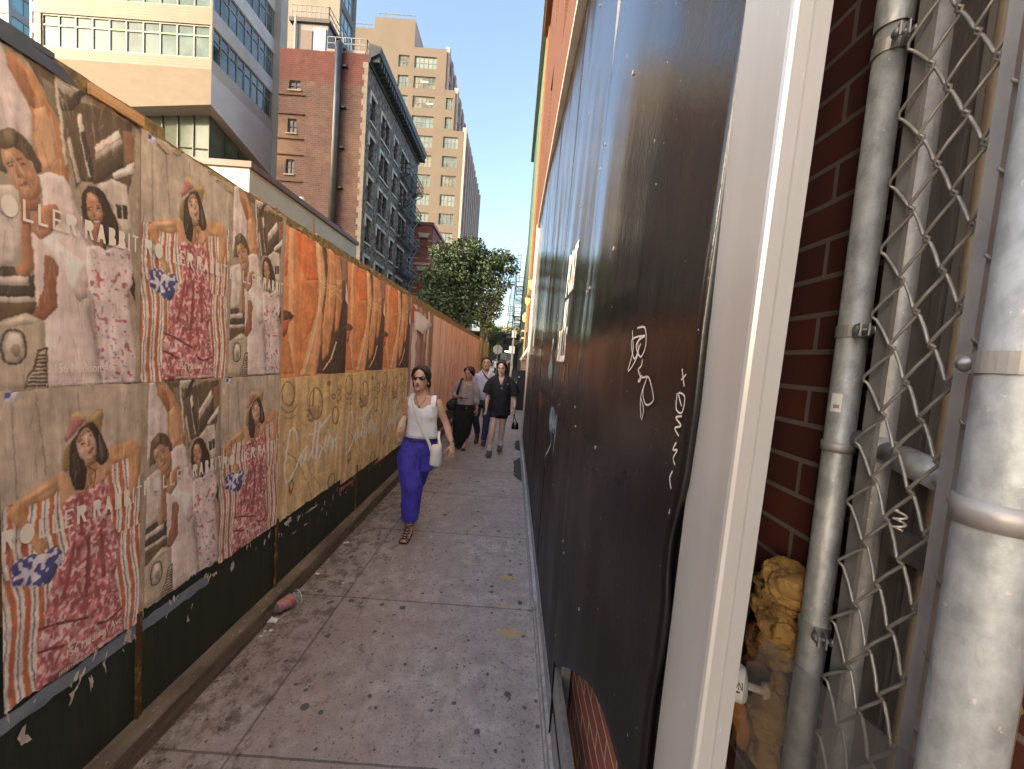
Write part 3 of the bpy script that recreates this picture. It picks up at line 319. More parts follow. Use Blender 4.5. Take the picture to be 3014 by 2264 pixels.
# ------------------------------------------------------------------ ground
def sidewalk_mat():
    m, nt, b = nodes_of('old concrete')
    v = coords(nt); sp = nt.nodes.new('ShaderNodeSeparateXYZ'); nt.links.new(v, sp.inputs[0]); X, Y = sp.outputs['X'], sp.outputs['Y']
    big = nz(nt, v, 1.6, 6); mid = nz(nt, v, 9, 8, .7); fine = nz(nt, v, 170, 4, .8)
    col = ramp(nt, mid, [(.30, (.30, .255, .235)), (.5, (.48, .43, .405)), (.72, (.66, .62, .595))])
    col = mix(nt, ramp(nt, big, [(.38, (0, 0, 0)), (.62, (.75, .75, .75))]), col, (.40, .325, .30))
    grain = ramp(nt, fine, [(.3, (.5, .5, .5)), (.7, (1.35, 1.35, 1.35))])
    col = mix(nt, .8, col, grain, 'MULTIPLY')
    spk = nz(nt, v, 48, 4, .7)
    col = mix(nt, ramp(nt, spk, [(.565, (0, 0, 0)), (.64, (.62, .62, .62))]), col, (.09, .075, .068))
    # trodden grime blotches, thickest in the first hand's breadth by the kerb board
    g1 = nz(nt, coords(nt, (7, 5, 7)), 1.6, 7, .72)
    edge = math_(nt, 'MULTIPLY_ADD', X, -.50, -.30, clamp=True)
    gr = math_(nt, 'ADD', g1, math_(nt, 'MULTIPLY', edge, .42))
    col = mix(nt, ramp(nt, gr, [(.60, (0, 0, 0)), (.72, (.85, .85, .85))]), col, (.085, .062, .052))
    pale = nz(nt, coords(nt, (1.6, 1, 1)), 4.5, 8, .75)
    col = mix(nt, ramp(nt, pale, [(.56, (0, 0, 0)), (.68, (.5, .5, .5))]), col, (.66, .62, .60))
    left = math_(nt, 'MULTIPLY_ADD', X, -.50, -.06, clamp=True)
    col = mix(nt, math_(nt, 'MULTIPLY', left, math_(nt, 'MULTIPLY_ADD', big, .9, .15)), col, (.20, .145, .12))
    # chewing gum
    for sc, hi, lo in ((8, .165, .30), (15, .16, .24), (27, .14, .28)):
        wv = nt.nodes.new('ShaderNodeVectorMath'); wv.operation = 'ADD'
        nn = nt.nodes.new('ShaderNodeTexNoise'); nn.inputs['Scale'].default_value = 22; nt.links.new(v, nn.inputs['Vector'])
        sc_ = nt.nodes.new('ShaderNodeVectorMath'); sc_.operation = 'SCALE'; sc_.inputs['Scale'].default_value = .018
        nt.links.new(nn.outputs['Color'], sc_.inputs[0]); nt.links.new(v, wv.inputs[0]); nt.links.new(sc_.outputs[0], wv.inputs[1])
        vo = nt.nodes.new('ShaderNodeTexVoronoi'); vo.inputs['Scale'].default_value = sc; nt.links.new(wv.outputs[0], vo.inputs['Vector'])
        vs = nt.nodes.new('ShaderNodeSeparateXYZ'); nt.links.new(vo.outputs['Color'], vs.inputs[0])
        rad = math_(nt, 'MULTIPLY', math_(nt, 'SUBTRACT', vs.outputs[0], lo, clamp=True), hi / (1 - lo) * 1.35)
        hit = math_(nt, 'MULTIPLY_ADD', math_(nt, 'SUBTRACT', rad, vo.outputs['Distance']), 40, .3, clamp=True)
        col = mix(nt, math_(nt, 'MULTIPLY', hit, .82), col, (.055, .047, .045))
    # worn yellow paint
    for cx, cy, rx, ry in ((.09, 3.02, .12, .045), (.10, 2.39, .14, .06), (.07, 2.66, .06, .03), (.1, 6.1, .0001, .0001)):
        dx = math_(nt, 'POWER', math_(nt, 'DIVIDE', math_(nt, 'SUBTRACT', X, cx), rx), 2); dy = math_(nt, 'POWER', math_(nt, 'DIVIDE', math_(nt, 'SUBTRACT', Y, cy), ry), 2)
        d = math_(nt, 'SUBTRACT', 1.15, math_(nt, 'ADD', math_(nt, 'ADD', dx, dy), math_(nt, 'MULTIPLY', mid, 1.0)), clamp=True)
        col = mix(nt, math_(nt, 'MULTIPLY', d, 1.3, clamp=True), col, (.62, .40, .10))
    # control joints
    j = None
    wob = math_(nt, 'MULTIPLY_ADD', mid, .012, -.006)
    yy = math_(nt, 'ADD', Y, wob)
    f = math_(nt, 'ABSOLUTE', math_(nt, 'SUBTRACT', math_(nt, 'FRACT', math_(nt, 'DIVIDE', math_(nt, 'SUBTRACT', yy, .985), 1.095)), .5))
    jy = math_(nt, 'LESS_THAN', f, .0052)
    jx = math_(nt, 'LESS_THAN', math_(nt, 'ABSOLUTE', math_(nt, 'ADD', math_(nt, 'ADD', X, wob), 1.085)), .006)
    j = math_(nt, 'MAXIMUM', jy, jx)
    col = mix(nt, math_(nt, 'MULTIPLY', j, math_(nt, 'MULTIPLY_ADD', big, .8, .25)), col, (.06, .05, .045))
    nt.links.new(col, b.inputs['Base Color'])
    rg = nt.nodes.new('ShaderNodeMapRange'); rg.inputs['To Min'].default_value = .32; rg.inputs['To Max'].default_value = .72
    nt.links.new(mid, rg.inputs['Value']); nt.links.new(rg.outputs[0], b.inputs['Roughness'])
    h = math_(nt, 'SUBTRACT', math_(nt, 'ADD', math_(nt, 'MULTIPLY', fine, .25), mid), math_(nt, 'MULTIPLY', j, .9))
    bump(nt, b, h, .35, .006)
    return m

asphalt = mat('asphalt', (.05, .05, .052), (.08, .078, .075), sc=30, rough=.85, bmp=.4, bsc=200)
MB().add([(-400, -120, -.02), (400, -120, -.02), (400, 900, -.02), (-400, 900, -.02)], [(0, 1, 2, 3)]).build('ground', mat('dusty ground', (.16, .14, .12), (.24, .21, .18), sc=.5, rough=.9), kind='structure')
MB().add([(-1.62, -4, 0), (.55, -4, 0), (.55, 30, 0), (-1.62, 30, 0)], [(0, 1, 2, 3)]).build('sidewalk', sidewalk_mat(), kind='structure')
MB().add([(-9, 30.0, -.008), (.6, 30.0, -.008), (.6, 56, -.008), (-9, 56, -.008)], [(0, 1, 2, 3)]).build('road', asphalt, kind='structure')
MB().grid(6, 60, lambda u, v: (.245 - (.115 + .05 * mnoise.noise((v * 5, 2, 1)) + .03 * mnoise.noise((v * 19, 5, 1))) * (1 - u) * min(1, 6 * v, 6 * (1 - v)), 5.5 + 1.36 * v, .004)).build('asphalt_patch', asphalt, kind='structure')
MB().grid(6, 40, lambda u, v: (.25 - (.10 + .05 * mnoise.noise((v * 6, 8, 1))) * (1 - u) * min(1, 6 * v, 6 * (1 - v)), 7.35 + 1.0 * v, .004)).build('asphalt_patch', asphalt, kind='structure')

# ------------------------------------------------------------------ printed posters: colour laid on a fine sheet of faces
W_, H_ = 280, 560
gy, gx = np.mgrid[0:H_, 0:W_]
PS, PT = (gx + .5) / W_, (gy + .5) / H_
def srgb(h): return np.array([int(h[i:i+2], 16) / 255 for i in (0, 2, 4)])
def npnoise(nx, ny, seed):
    r = np.random.RandomState(seed).rand(ny + 2, nx + 2)
    x = PS * nx; y = PT * ny; i = x.astype(int); j = y.astype(int); a = x - i; b = y - j
    a = a * a * (3 - 2 * a); b = b * b * (3 - 2 * b)
    return (r[j, i] * (1 - a) + r[j, i + 1] * a) * (1 - b) + (r[j + 1, i] * (1 - a) + r[j + 1, i + 1] * a) * b
def inside(pts):
    m = np.zeros(PS.shape, bool); n = len(pts)
    for k in range(n):
        x0, y0 = pts[k][0] / 1000, pts[k][1] / 1000; x1, y1 = pts[(k + 1) % n][0] / 1000, pts[(k + 1) % n][1] / 1000
        if y0 == y1: continue
        c = (y0 > PT) != (y1 > PT)
        m ^= c & (PS < (x1 - x0) * (PT - y0) / (y1 - y0) + x0)
    return m
def soften(im, n=1):
    for _ in range(n):
        p = np.pad(im, ((1, 1), (1, 1), (0, 0)), 'edge')
        im = (p[1:-1, 1:-1] * 4 + p[:-2, 1:-1] + p[2:, 1:-1] + p[1:-1, :-2] + p[1:-1, 2:]) / 8
    return im
def blur(a, r):
    for ax in (0, 1):
        p = np.cumsum(np.pad(a, [(r + 1, r) if k == ax else (0, 0) for k in (0, 1)], 'edge'), ax)
        n = a.shape[ax]; a = (np.take(p, range(2 * r + 1, n + 2 * r + 1), ax) - np.take(p, range(n), ax)) / (2 * r + 1)
    return a
def streaks(im, seed, n, col, alpha, lmin=.02, lmax=.10):
    r = random.Random(seed)
    for _ in range(n):
        s, t, l = r.random(), r.random(), r.uniform(lmin, lmax); dx = r.uniform(-.03, .05); w = r.uniform(.002, .006)
        pts = [(1000 * (s - w), 1000 * t), (1000 * (s + w), 1000 * t), (1000 * (s + dx + w * .4), 1000 * (t + l)), (1000 * (s + dx - w * .4), 1000 * (t + l))]
        j0, j1 = max(0, int(t * H_) - 1), min(H_, int((t + l) * H_) + 2)
        i0, i1 = max(0, int((s - .05) * W_)), min(W_, int((s + .07) * W_) + 1)
        if j1 <= j0 or i1 <= i0: continue
        S, T = PS[j0:j1, i0:i1], PT[j0:j1, i0:i1]; m = np.zeros(S.shape, bool)
        for k in range(4):
            x0, y0 = pts[k][0] / 1000, pts[k][1] / 1000; x1, y1 = pts[(k + 1) % 4][0] / 1000, pts[(k + 1) % 4][1] / 1000
            if y0 != y1: m ^= ((y0 > T) != (y1 > T)) & (S < (x1 - x0) * (T - y0) / (y1 - y0) + x0)
        v = im[j0:j1, i0:i1]; a = alpha * r.uniform(.4, 1); v[m] = v[m] * (1 - a) + np.array(col) * a
    return im
def warp(im, seed, amp):
    a = (npnoise(22, 44, seed) - .5) * amp + (npnoise(60, 110, seed + 1) - .5) * amp * .6; b = (npnoise(22, 44, seed + 2) - .5) * amp + (npnoise(60, 110, seed + 3) - .5) * amp * .6
    return im[np.clip(np.rint(gy + b), 0, H_ - 1).astype(int), np.clip(np.rint(gx + a), 0, W_ - 1).astype(int)]
def paint(d, seed):
    im = np.ones((H_, W_, 3)) * srgb(d['bg'])
    n1, n2, n3 = npnoise(40, 70, seed), npnoise(18, 40, seed + 1), npnoise(60, 90, seed + 2)
    for col, pts, _ in d['s']:
        m = inside(pts)
        if col == '*':
            ss = PS + .016 * np.sin(PT * 15 + PS * 5) + .02 * np.sin(PT * 5) + np.where(PT > .58, .03, 0)
            ph = (ss * 12.5) % 1
            c = np.where((ph < .40)[..., None], srgb('a8502f'), np.where(((ph > .60) & (ph < .70))[..., None], srgb('554d58'), srgb('cdb9a4')))
            im[m] = (c * (.9 + .2 * n2[..., None]))[m]
        elif col == '*2':
            c = np.where((n3 > .66)[..., None], srgb('c89c94'), np.where((n1 > .58)[..., None], srgb('93403f'), np.where((n1 < .36)[..., None], srgb('b9706a'), srgb('a5504c'))))
            im[m] = (c * (.88 + .24 * n2[..., None]))[m]
        elif col == '*3':
            im[m] = np.where((n1 > .56)[..., None], srgb('c4bac0'), srgb('393a6c'))[m]
        else: im[m] = srgb(col)
        if m.any() and col != '*':
            b = blur(m.astype(float), 6); g = (np.roll(b, 5, 1) - np.roll(b, -5, 1)) * .5 + (np.roll(b, 5, 0) - np.roll(b, -5, 0)) * .7
            im[m] = np.clip(im * (.84 + .16 * b - .30 * g)[..., None], 0, 1)[m]
    for pts in d.get('floral', []):
        m = inside(pts); im[m & (n1 > .80)] = srgb('a0504a'); im[m & (n3 > .86)] = srgb('7c7480')
    im = soften(warp(im, seed + 40, 2.6), 1)
    im = streaks(im, seed + 3, 230, (.80, .72, .64), .38); im = streaks(im, seed + 4, 120, (.25, .20, .16), .25)
    im = soften(im, 1)
    sh = .86 + .16 * npnoise(9, 14, seed + 7) + .12 * npnoise(28, 50, seed + 8)
    im = im * sh[..., None] * (.95 + .10 * npnoise(34, 5, seed + 5)[..., None])
    g = im.mean(2, keepdims=True)
    im = g + (im - g) * .86
    return im * .86 + .14 * np.array([.62, .54, .47])  # pale haze tint mixed into the print colour
def fade(seed, cols, sharp=1.0):
    r = random.Random(seed); im = np.ones((H_, W_, 3)) * srgb(cols[0])
    for k in range(26):
        c = srgb(r.choice(cols)); x0 = r.uniform(-.1, 1); w = r.uniform(.02, .2); t0 = r.choice([-.1, r.uniform(0, .6)]); t1 = r.choice([1.1, r.uniform(.4, 1)])
        e = x0 + .03 * np.sin(PT * r.uniform(3, 9) + r.uniform(0, 6)) + .04 * (npnoise(3, 24, seed * 31 + k) - .5)
        m = ((PS > e) & (PS < e + w * (.6 + .5 * npnoise(2, 14, seed * 17 + k))) & (PT > t0) & (PT < t1))
        im[m] = im[m] * .25 + c * .75
    n = npnoise(70, 10, seed)[..., None]
    return soften(im, 2) * (.88 + .2 * n)
def script_bg(im): return im * (.9 + .2 * npnoise(26, 3, 77)[..., None])

DES = json.loads(POSTDATA)
IMG = {'family': paint(DES['FAM'], 3), 'hat': paint(DES['HAT'], 11), 'fingers': paint(DES['ORG'], 23), 'script': script_bg(paint(DES['SCR'], 31))}
PEACH = ['cfa88e', 'c69c82', 'd6b69e', 'b89078', 'd2b6a6', 'a07c68', 'c99c82', 'd8baa8', 'cbae9e']
for k in range(5): IMG['faded%d' % k] = fade(41 + k, PEACH)
IMG['first'] = fade(60, ['7c5f50', 'cbb3a0', '8e6450', 'c2a898', '6e4c3e', 'b9947e', '94707a'])
IMG['gold'] = fade(71, ['8a7448', '6e5c38', 'a58a54', '5c4c30'])
def tolin(im): return np.where(im <= .04045, im / 12.92, ((np.clip(im, 0, 1) + .055) / 1.055) ** 2.4)
PGAIN = np.array([1.58, 1.74, 2.08])
poster_mat = col_mat('wheat pasted paper')
LETTER = mat('white print', (.90, .86, .82), (.84, .78, .74), sc=25, rough=.55)

def edge_noise(seed, amp, f=9.0):
    return lambda y: amp * (mnoise.noise((y * f, seed, 0)) + .6 * mnoise.noise((y * f * 3.1, seed + 5, 0)) + .35 * mnoise.noise((y * f * 8, seed + 9, 0)))
PX = -1.497
def wrinkle(y, z): return .0026 * mnoise.noise((y * 9, z * 2.2, 1.3)) + .0014 * mnoise.noise((y * 30, z * 5, 4.1))
def poster(label, group, img, y0, y1, z0, z1, s0=0, s1=1, t0=0, t1=1, top=.006, bot=.006, x=PX, n=(110, 240), sd=0, gain=1.0):
    nu, nv = n
    et, eb = edge_noise(sd + 1, top), edge_noise(sd + 2, bot)
    A = tolin(IMG[img]) * PGAIN * gain
    u, v = np.meshgrid(np.linspace(0, 1, nu + 1), np.linspace(0, 1, nv + 1))
    ys = y0 + (y1 - y0) * u[0]
    zt = np.array([z1 + et(y) for y in ys]); zb = np.array([z0 + eb(y) for y in ys])
    Yv = np.tile(ys, (nv + 1, 1)); Zv = zb + (zt - zb) * v
    t = t0 + (t1 - t0) * np.clip((z1 - Zv) / (z1 - z0), 0, 1); s = s0 + (s1 - s0) * u
    fx = np.clip(s * W_ - .5, 0, W_ - 1.001); fy = np.clip(t * H_ - .5, 0, H_ - 1.001); i = fx.astype(int); j = fy.astype(int); a = (fx - i)[..., None]; b = (fy - j)[..., None]
    c = (A[j, i] * (1 - a) + A[j, i + 1] * a) * (1 - b) + (A[j + 1, i] * (1 - a) + A[j + 1, i + 1] * a) * b
    M = MB()
    vs = [(x + wrinkle(Yv[q, p], Zv[q, p]), Yv[q, p], Zv[q, p]) for q in range(nv + 1) for p in range(nu + 1)]
    M.add(vs, [(q * (nu + 1) + p, q * (nu + 1) + p + 1, (q + 1) * (nu + 1) + p + 1, (q + 1) * (nu + 1) + p) for q in range(nv) for p in range(nu)])
    o = M.build('poster', poster_mat, None, True, label, 'poster', group, loc=(x, (y0 + y1) / 2, z0))
    ca = o.data.color_attributes.new('Col', 'FLOAT_COLOR', 'POINT')
    ca.data.foreach_set('color', np.concatenate([np.clip(c, 0, .92), np.ones(c.shape[:2] + (1,))], 2).astype(np.float32).ravel())
    return o

# display lettering with filled bowls, one unit high
GL = {'R': (.72, [[(0, 0), (0, 1), (.5, 1), (.68, .86), (.68, .62), (.5, .47), (.72, 0), (.5, 0), (.3, .45), (.2, .45), (.2, 0)]]),
      'O': (.86, [[(.43 + .43 * math.cos(k * .3142), .5 + .5 * math.sin(k * .3142)) for k in range(20)]]),
      'L': (.58, [[(0, 0), (0, 1), (.14, 1), (.14, .13), (.56, .13), (.56, 0)]]),
      'E': (.58, [[(0, 0), (0, 1), (.56, 1), (.56, .88), (.14, .88), (.14, .56), (.5, .56), (.5, .45), (.14, .45), (.14, .13), (.56, .13), (.56, 0)]]),
      'A': (.74, [[(0, 0), (.28, 1), (.46, 1), (.74, 0), (.54, 0), (.5, .2), (.24, .2), (.2, 0)]]),
      'B': (.62, [[(0, 0), (0, 1), (.42, 1), (.56, .88), (.56, .66), (.46, .53), (.62, .38), (.62, .14), (.46, 0)]]),
      'I': (.16, [[(0, 0), (0, 1), (.15, 1), (.15, 0)]]),
      'T': (.56, [[(.2, 0), (.2, .88), (0, .88), (0, 1), (.56, 1), (.56, .88), (.35, .88), (.35, 0)]])}
def display_text(body, y0, y1, z, h, x, skip=0):
    gap = .26; w = sum((GL[c][0] if c != ' ' else .3) + gap for c in body) - gap; k = (y1 - y0) / w; cx = 0; b = MB()
    for n, c in enumerate(body):
        if c == ' ': cx += .3 + gap; continue
        for poly in GL[c][1]:
            if n < skip: break
            b.add([(x + .0052, y0 + (cx + px) * k, z + pz * h) for px, pz in poly], [tuple(range(len(poly)))])
        cx += GL[c][0] + gap
    return b
def ad_lettering(o, y0, y1, z0, z1, s0=0, s1=1, x=PX, skip=0):
    sy = lambda s: y0 + (s - s0) / (s1 - s0) * (y1 - y0); tz = lambda t: z1 - t * (z1 - z0)
    ya, yb = sy(.025), sy(.965); ym = ya + (yb - ya) * .53
    display_text('ROLLER', ya, ym, tz(.484), .064 * (z1 - z0), x, skip).build('lettering', LETTER, o)
    display_text('RABBIT', ya + (yb - ya) * .58, yb, tz(.484), .064 * (z1 - z0), x).build('lettering', LETTER, o)
    for body, s_a, s_b, t, size in (('1156 Madison Ave', .34, .79, .95, .045), ('rollerrabbit.com  |  @rollerrabbit', .33, .80, .992, .02)):
        if sy(s_a) < y0: pass
        me = text_mesh(body, size * (z1 - z0), lambda a, b: (0, a, b))
        w = max(v.co.y for v in me.vertices) or 1
        k = (sy(s_b) - sy(s_a)) / w
        for v in me.vertices: v.co = (x + .007, sy(s_a) + v.co.y * k, tz(t) + v.co.z)
        put('address_lettering', me, LETTER, o)

GF = 'posters of the family outside a clapboard house'; GH = 'posters of the woman in a straw hat'
Z0, Z1, ZB = 1.575, 2.56, .565
def ad(kind, label, y0, y1, z0, z1, s0=0, s1=1, sd=0, skip=0, **k):
    o = poster(label, GF if kind == 'family' else GH, kind, y0, y1, z0, z1, s0, s1, sd=sd, n=(230, 460), **k)
    ad_lettering(o, y0, y1, z0, z1, s0, s1, k.get('x', PX), skip)
ad('family', 'largest family poster, upper row, with a curly haired man and half a headlight', 1.065, 1.538, Z0, Z1, sd=1, top=.012)
ad('hat', 'upper straw hat poster whose grey top reaches the fence edge, red striped chair', 1.535, 1.995, Z0, Z1, sd=3, top=.014, x=PX + .002)
ad('family', 'smaller family poster in the upper row, beside the orange fingers', 1.992, 2.478, Z0, Z1, sd=5, top=.02)
ad('hat', 'big lower straw hat poster at the picture edge, blue crab bag over red stripes', 1.112, 1.56, ZB, Z0, .03, 1, sd=7, bot=.012)
ad('family', 'family poster in the lower row, between two straw hat posters', 1.54, 1.985, .60, Z0 - .002, sd=9, bot=.016, x=PX + .002)
ad('hat', 'narrow lower straw hat poster beside the tan script poster', 1.968, 2.474, ZB + .01, Z0 - .004, sd=11, bot=.012, x=PX + .004)
GO = 'orange posters of ringed fingers'; GS = 'tan jewellery posters with white script'
for k, (a, b, w) in enumerate(((2.472, 3.425, 'widest, with the dark lips plainly seen'), (3.42, 4.40, 'middle one of three'), (4.395, 5.47, 'last one before the faded streaked posters'))):
    poster('orange ringed fingers poster, ' + w, GO, 'fingers', a, b, 1.545, 2.52, sd=20 + k, top=.02, bot=.003, x=PX + .001 * k, n=(110, 220))
    poster('tan jewellery poster with white script, ' + ('widest of three' if k == 0 else 'middle of three' if k == 1 else 'cut off by the walking woman'), GS, 'script', a, b, .57 - .05 * k, 1.545, sd=26 + k, bot=.012, top=.002, x=PX + .001 * k + .001, n=(150, 240))
GFd = 'sun faded posters down the fence'
fb = [5.47, 7.0, 8.2, 9.7, 11.4, 13.3, 16.4]
fl = ['brown and white streaked poster with a torn flap at its top', 'peach poster, first past the torn flap poster, faded to plain streaks', 'pale peach poster with brown vertical tears, above the grey shirted woman',
      'faded pink and tan poster beside the grey shirted woman', 'faded peach poster next to last before the gold banner', 'long faded poster ending at the gold banner']
firstp = None
for k in range(6):
    o = poster(fl[k], GFd, 'first' if k == 0 else 'faded%d' % (k - 1), fb[k], fb[k + 1], .45, 2.46, sd=50 + k, top=.035, bot=.03, n=(80, 120), x=PX + .001 * (k % 2))
    firstp = firstp or o
poster('dull gold banner closing the far end of the fence', None, 'gold', 16.5, 20.95, .4, 2.48, sd=80, n=(60, 60))
fl_ = MB().grid(14, 10, lambda u, v: (PX + .008 + .16 * math.sin(u * 2.2) * (1 - v * .6) * u, 5.62 + .75 * u * (1 - .35 * v) + .02 * v, 2.36 - .30 * v * (1 - .5 * u) - .10 * u + .03 * math.sin(u * 6)))
q = fl_.build('torn_flap', mat('white poster back', (.78, .70, .72), (.68, .60, .63), sc=9, rough=.6), firstp, True)
MB().add([(PX + .007, 5.5, 2.45), (PX + .007, 5.52, 2.2), (PX + .007, 5.75, 2.17), (PX + .007, 5.98, 2.31), (PX + .007, 5.75, 2.40)], [(4, 3, 2, 1, 0)]).build('red_scrap', mat('red print', (.55, .09, .08), (.45, .12, .11), sc=9, rough=.5), firstp)

# ------------------------------------------------------------------ the plywood hoarding they hang on
def panel_mat():
    m, nt, b = nodes_of('painted plywood')
    v = coords(nt); sp = nt.nodes.new('ShaderNodeSeparateXYZ'); nt.links.new(v, sp.inputs[0])
    st = nz(nt, coords(nt, (1, 9, .8)), 2.5, 6, .7)
    green = ramp(nt, st, [(.3, (.012, .018, .012)), (.6, (.026, .032, .024)), (.75, (.06, .055, .04))])
    wood = ramp(nt, nz(nt, coords(nt, (1, 8, 6)), 3, 6, .75), [(.30, (.07, .045, .02)), (.45, (.16, .12, .06)), (.55, (.30, .20, .09)), (.66, (.42, .22, .08)), (.74, (.5, .42, .3))])
    f = math_(nt, 'GREATER_THAN', math_(nt, 'ADD', sp.outputs['Z'], math_(nt, 'MULTIPLY', nz(nt, v, 14, 5), .1)), .9)
    nt.links.new(mix(nt, f, green, wood), b.inputs['Base Color']); b.inputs['Roughness'].default_value = .55
    bump(nt, b, st, .3, .01)
    return m
fence = thing('hoarding_fence', 'tall plywood hoarding fence pasted with posters, black painted foot', 'fence', (-1.52, 6, 0))
pm = panel_mat()
ys = [-1.8, -.4, .42, 1.64, 2.86, 4.08, 5.3, 6.52, 7.74, 8.96, 10.18, 11.4, 12.62, 13.84, 15.06, 16.45, 18.7, 21]
for k in range(len(ys) - 1):
    et = edge_noise(k + 100, .006, 6); zt = 3.4 if k < 1 else 2.615 if k < 3 else 2.575 + .008 * (k % 3)  # first panel, out of view, raised to keep sun off the near posts
    n = 24
    top = [(ys[k] + .003 + (ys[k + 1] - ys[k] - .006) * i / n) for i in range(n + 1)]
    poly = [(top[0], .08), (top[-1], .08)] + [(y, zt + et(y)) for y in top[::-1]]
    MB().prism(poly, lambda a, b_, t: (t, a, b_), -1.523, -1.503).build('panel', pm, fence, recalc=True)
kb = MB()
kp = [(-1.525, 0), (-1.432, 0), (-1.431, .108), (-1.439, .118), (-1.50, .130), (-1.525, .134)]
n = 120
for i in range(n + 1):
    y = -.8 + 21.8 * (i / n) ** 1.6
    j = .004 * mnoise.noise((y * 4, 1, 1))
    kb.v += [(a + (j if k in (1, 2) else 0), y, b_ + (j if k in (3, 4) else 0)) for k, (a, b_) in enumerate(kp)]
for i in range(n):
    for k in range(6): kb.f.append((i * 6 + k, i * 6 + (k + 1) % 6, (i + 1) * 6 + (k + 1) % 6, (i + 1) * 6 + k))
kb.build('base_board', mat('dirty kerb timber', (.095, .07, .052), (.18, .14, .105), sc=3, rough=.75, bmp=.5, bsc=25, stretch=(3, 1, 8), lo=.4, hi=.62, specks=((.34, .27, .19), 18, .63)), fence, recalc=True)
MB().box((-1.506, .42, 2.60), (-1.49, 1.25, 2.618)).build('top_batten', mat('navy paint', (.05, .07, .12), (.10, .12, .17), sc=8, rough=.6), fence)
bb = MB().add([(-1.489, .9, 2.55), (-1.489, 1.12, 2.562), (-1.489, 1.32, 2.558), (-1.489, 1.27, 2.592), (-1.489, 1.15, 2.604), (-1.489, .9, 2.605)], [(0, 1, 2, 3, 4, 5)])
bb.build('painted_patch', mat('navy paint', (.05, .07, .12)), fence)
MB().box((-1.494, 1.345, 2.562), (-1.482, 1.532, 2.598)).build('top_batten', mat('orange timber', (.55, .27, .11), (.66, .42, .22), sc=6, stretch=(1, 1, 8), rough=.6), fence)
rust = mat('rusty gilt steel', (.10, .05, .018), (.42, .27, .08), sc=16, rough=.6, metal=.2, lo=.50, hi=.70, stretch=(1, 3, 1))
for y in (1.542, 2.49, 3.8): MB().box((-1.503, y - .011, .12), (-1.492, y + .011, .6)).build('post_strip', rust, fence)
for y in (16.5, 20.98): MB().box((-1.503, y - .05, 0), (-1.42, y + .05, 2.56)).build('post', mat('yellow gilt post', (.62, .45, .14), (.5, .36, .12), sc=4, rough=.5), fence)
# torn paper left on the black foot and along the raw top
rem = MB(); r2 = random.Random(5)
def scrap(b, y, z, w, h, r, x=-1.5005):
    n = 11; pts = []; tl = r.uniform(-.5, .5)
    for i in range(n):
        a = 2 * math.pi * i / n; q = r.uniform(.18, 1)
        pts.append((x + r.uniform(0, .004), y + math.cos(a) * w * q + tl * math.sin(a) * h * q, z + math.sin(a) * h * q))
    b.add(pts, [tuple(range(n))])
for k in range(70):
    y = r2.choice([r2.uniform(.95, 1.5), r2.uniform(1.5, 2.5), r2.uniform(2.5, 5)]); h = r2.uniform(.010, .045)
    scrap(rem, y, .555 - .02 * (y > 3) - abs(r2.gauss(0, .06)) - (.02 if y > 2.4 else 0), r2.uniform(.002, .012), h, r2)
for y, z, w, h in ((1.50, .53, .035, .06), (1.16, .44, .02, .05), (1.30, .46, .022, .045), (1.36, .45, .012, .05), (2.08, .50, .02, .05), (1.95, .53, .03, .02), (2.62, .53, .06, .035), (2.95, .49, .14, .014), (2.75, .50, .03, .035), (2.85, .40, .05, .012), (3.1, .42, .04, .01), (2.7, .41, .05, .012)):
    scrap(rem, y, z, w, h, r2, -1.4995)
rem.build('paper_remnant', mat('torn white paper', (.62, .54, .48), (.46, .40, .36), sc=20, rough=.7), fence, kind='stuff')
rem = MB()
for k in range(80):
    y = r2.uniform(1.6, 16) if k > 40 else r2.uniform(1.55, 5.6)
    scrap(rem, y, 2.545 + r2.uniform(-.02, .03), r2.uniform(.01, .06), r2.uniform(.006, .022), r2, -1.492)
rem.build('top_remnant', mat('torn tan paper', (.55, .42, .30), (.30, .22, .13), sc=16, rough=.7), fence, kind='stuff')
MB().grid(30, 2, lambda u, v: (-1.4998, 1.0 + .92 * u, .50 + .055 * v + .012 * mnoise.noise((u * 20, v, 3)))).build('paper_strip', mat('blue grey paper', (.16, .20, .27), (.24, .28, .34), sc=12, rough=.6), fence)
for y in (3.42, 4.3): MB().grid(12, 2, lambda u, v: (-1.4998, y + .36 * u, .45 + (.045 - .03 * u) * v + .012 * mnoise.noise((u * 20, v, y)))).build('red_remnant', mat('red print', (.55, .09, .08)), fence)

# ------------------------------------------------------------------ litter
cup = thing('plastic_cup', 'clear plastic cup with pink drink label, lying by the kerb board', 'cup', (-1.38, 2.49, 0))
ax = Vector((.13, .21, .012)).normalized(); c0 = Vector((-1.445, 2.385, .040))
cl = D.materials.new('clear plastic'); cl.use_nodes = True; pb = cl.node_tree.nodes['Principled BSDF']
pb.inputs['Transmission Weight'].default_value = .9; pb.inputs['Roughness'].default_value = .12; pb.inputs['IOR'].default_value = 1.2; pb.inputs['Base Color'].default_value = (.9, .86, .86, 1)
L = .165
MB().lathe([(.001, .0), (.030, 0), (.0325, .004), (.046, L - .004), (.0485, L), (.0465, L), (.0445, L - .004), (.031, .006), (.001, .006)], c0, ax, 28).build('cup_body', cl, cup, True)
MB().lathe([(.0335, .025), (.0425, .122), (.0428, .122), (.0340, .0245)], c0, ax, 28).build('cup_print', mat('pink print', (.62, .16, .16), (.72, .36, .36), sc=22, rough=.4, stretch=(1, 1, 1), lo=.45, hi=.55), cup, True)
MB().lathe([(.046, L - .003), (.0492, L - .003), (.0492, L + .003), (.046, L + .003)], c0, ax, 28).build('rim', mat('frosted rim', (.75, .70, .68), rough=.3), cup, True)
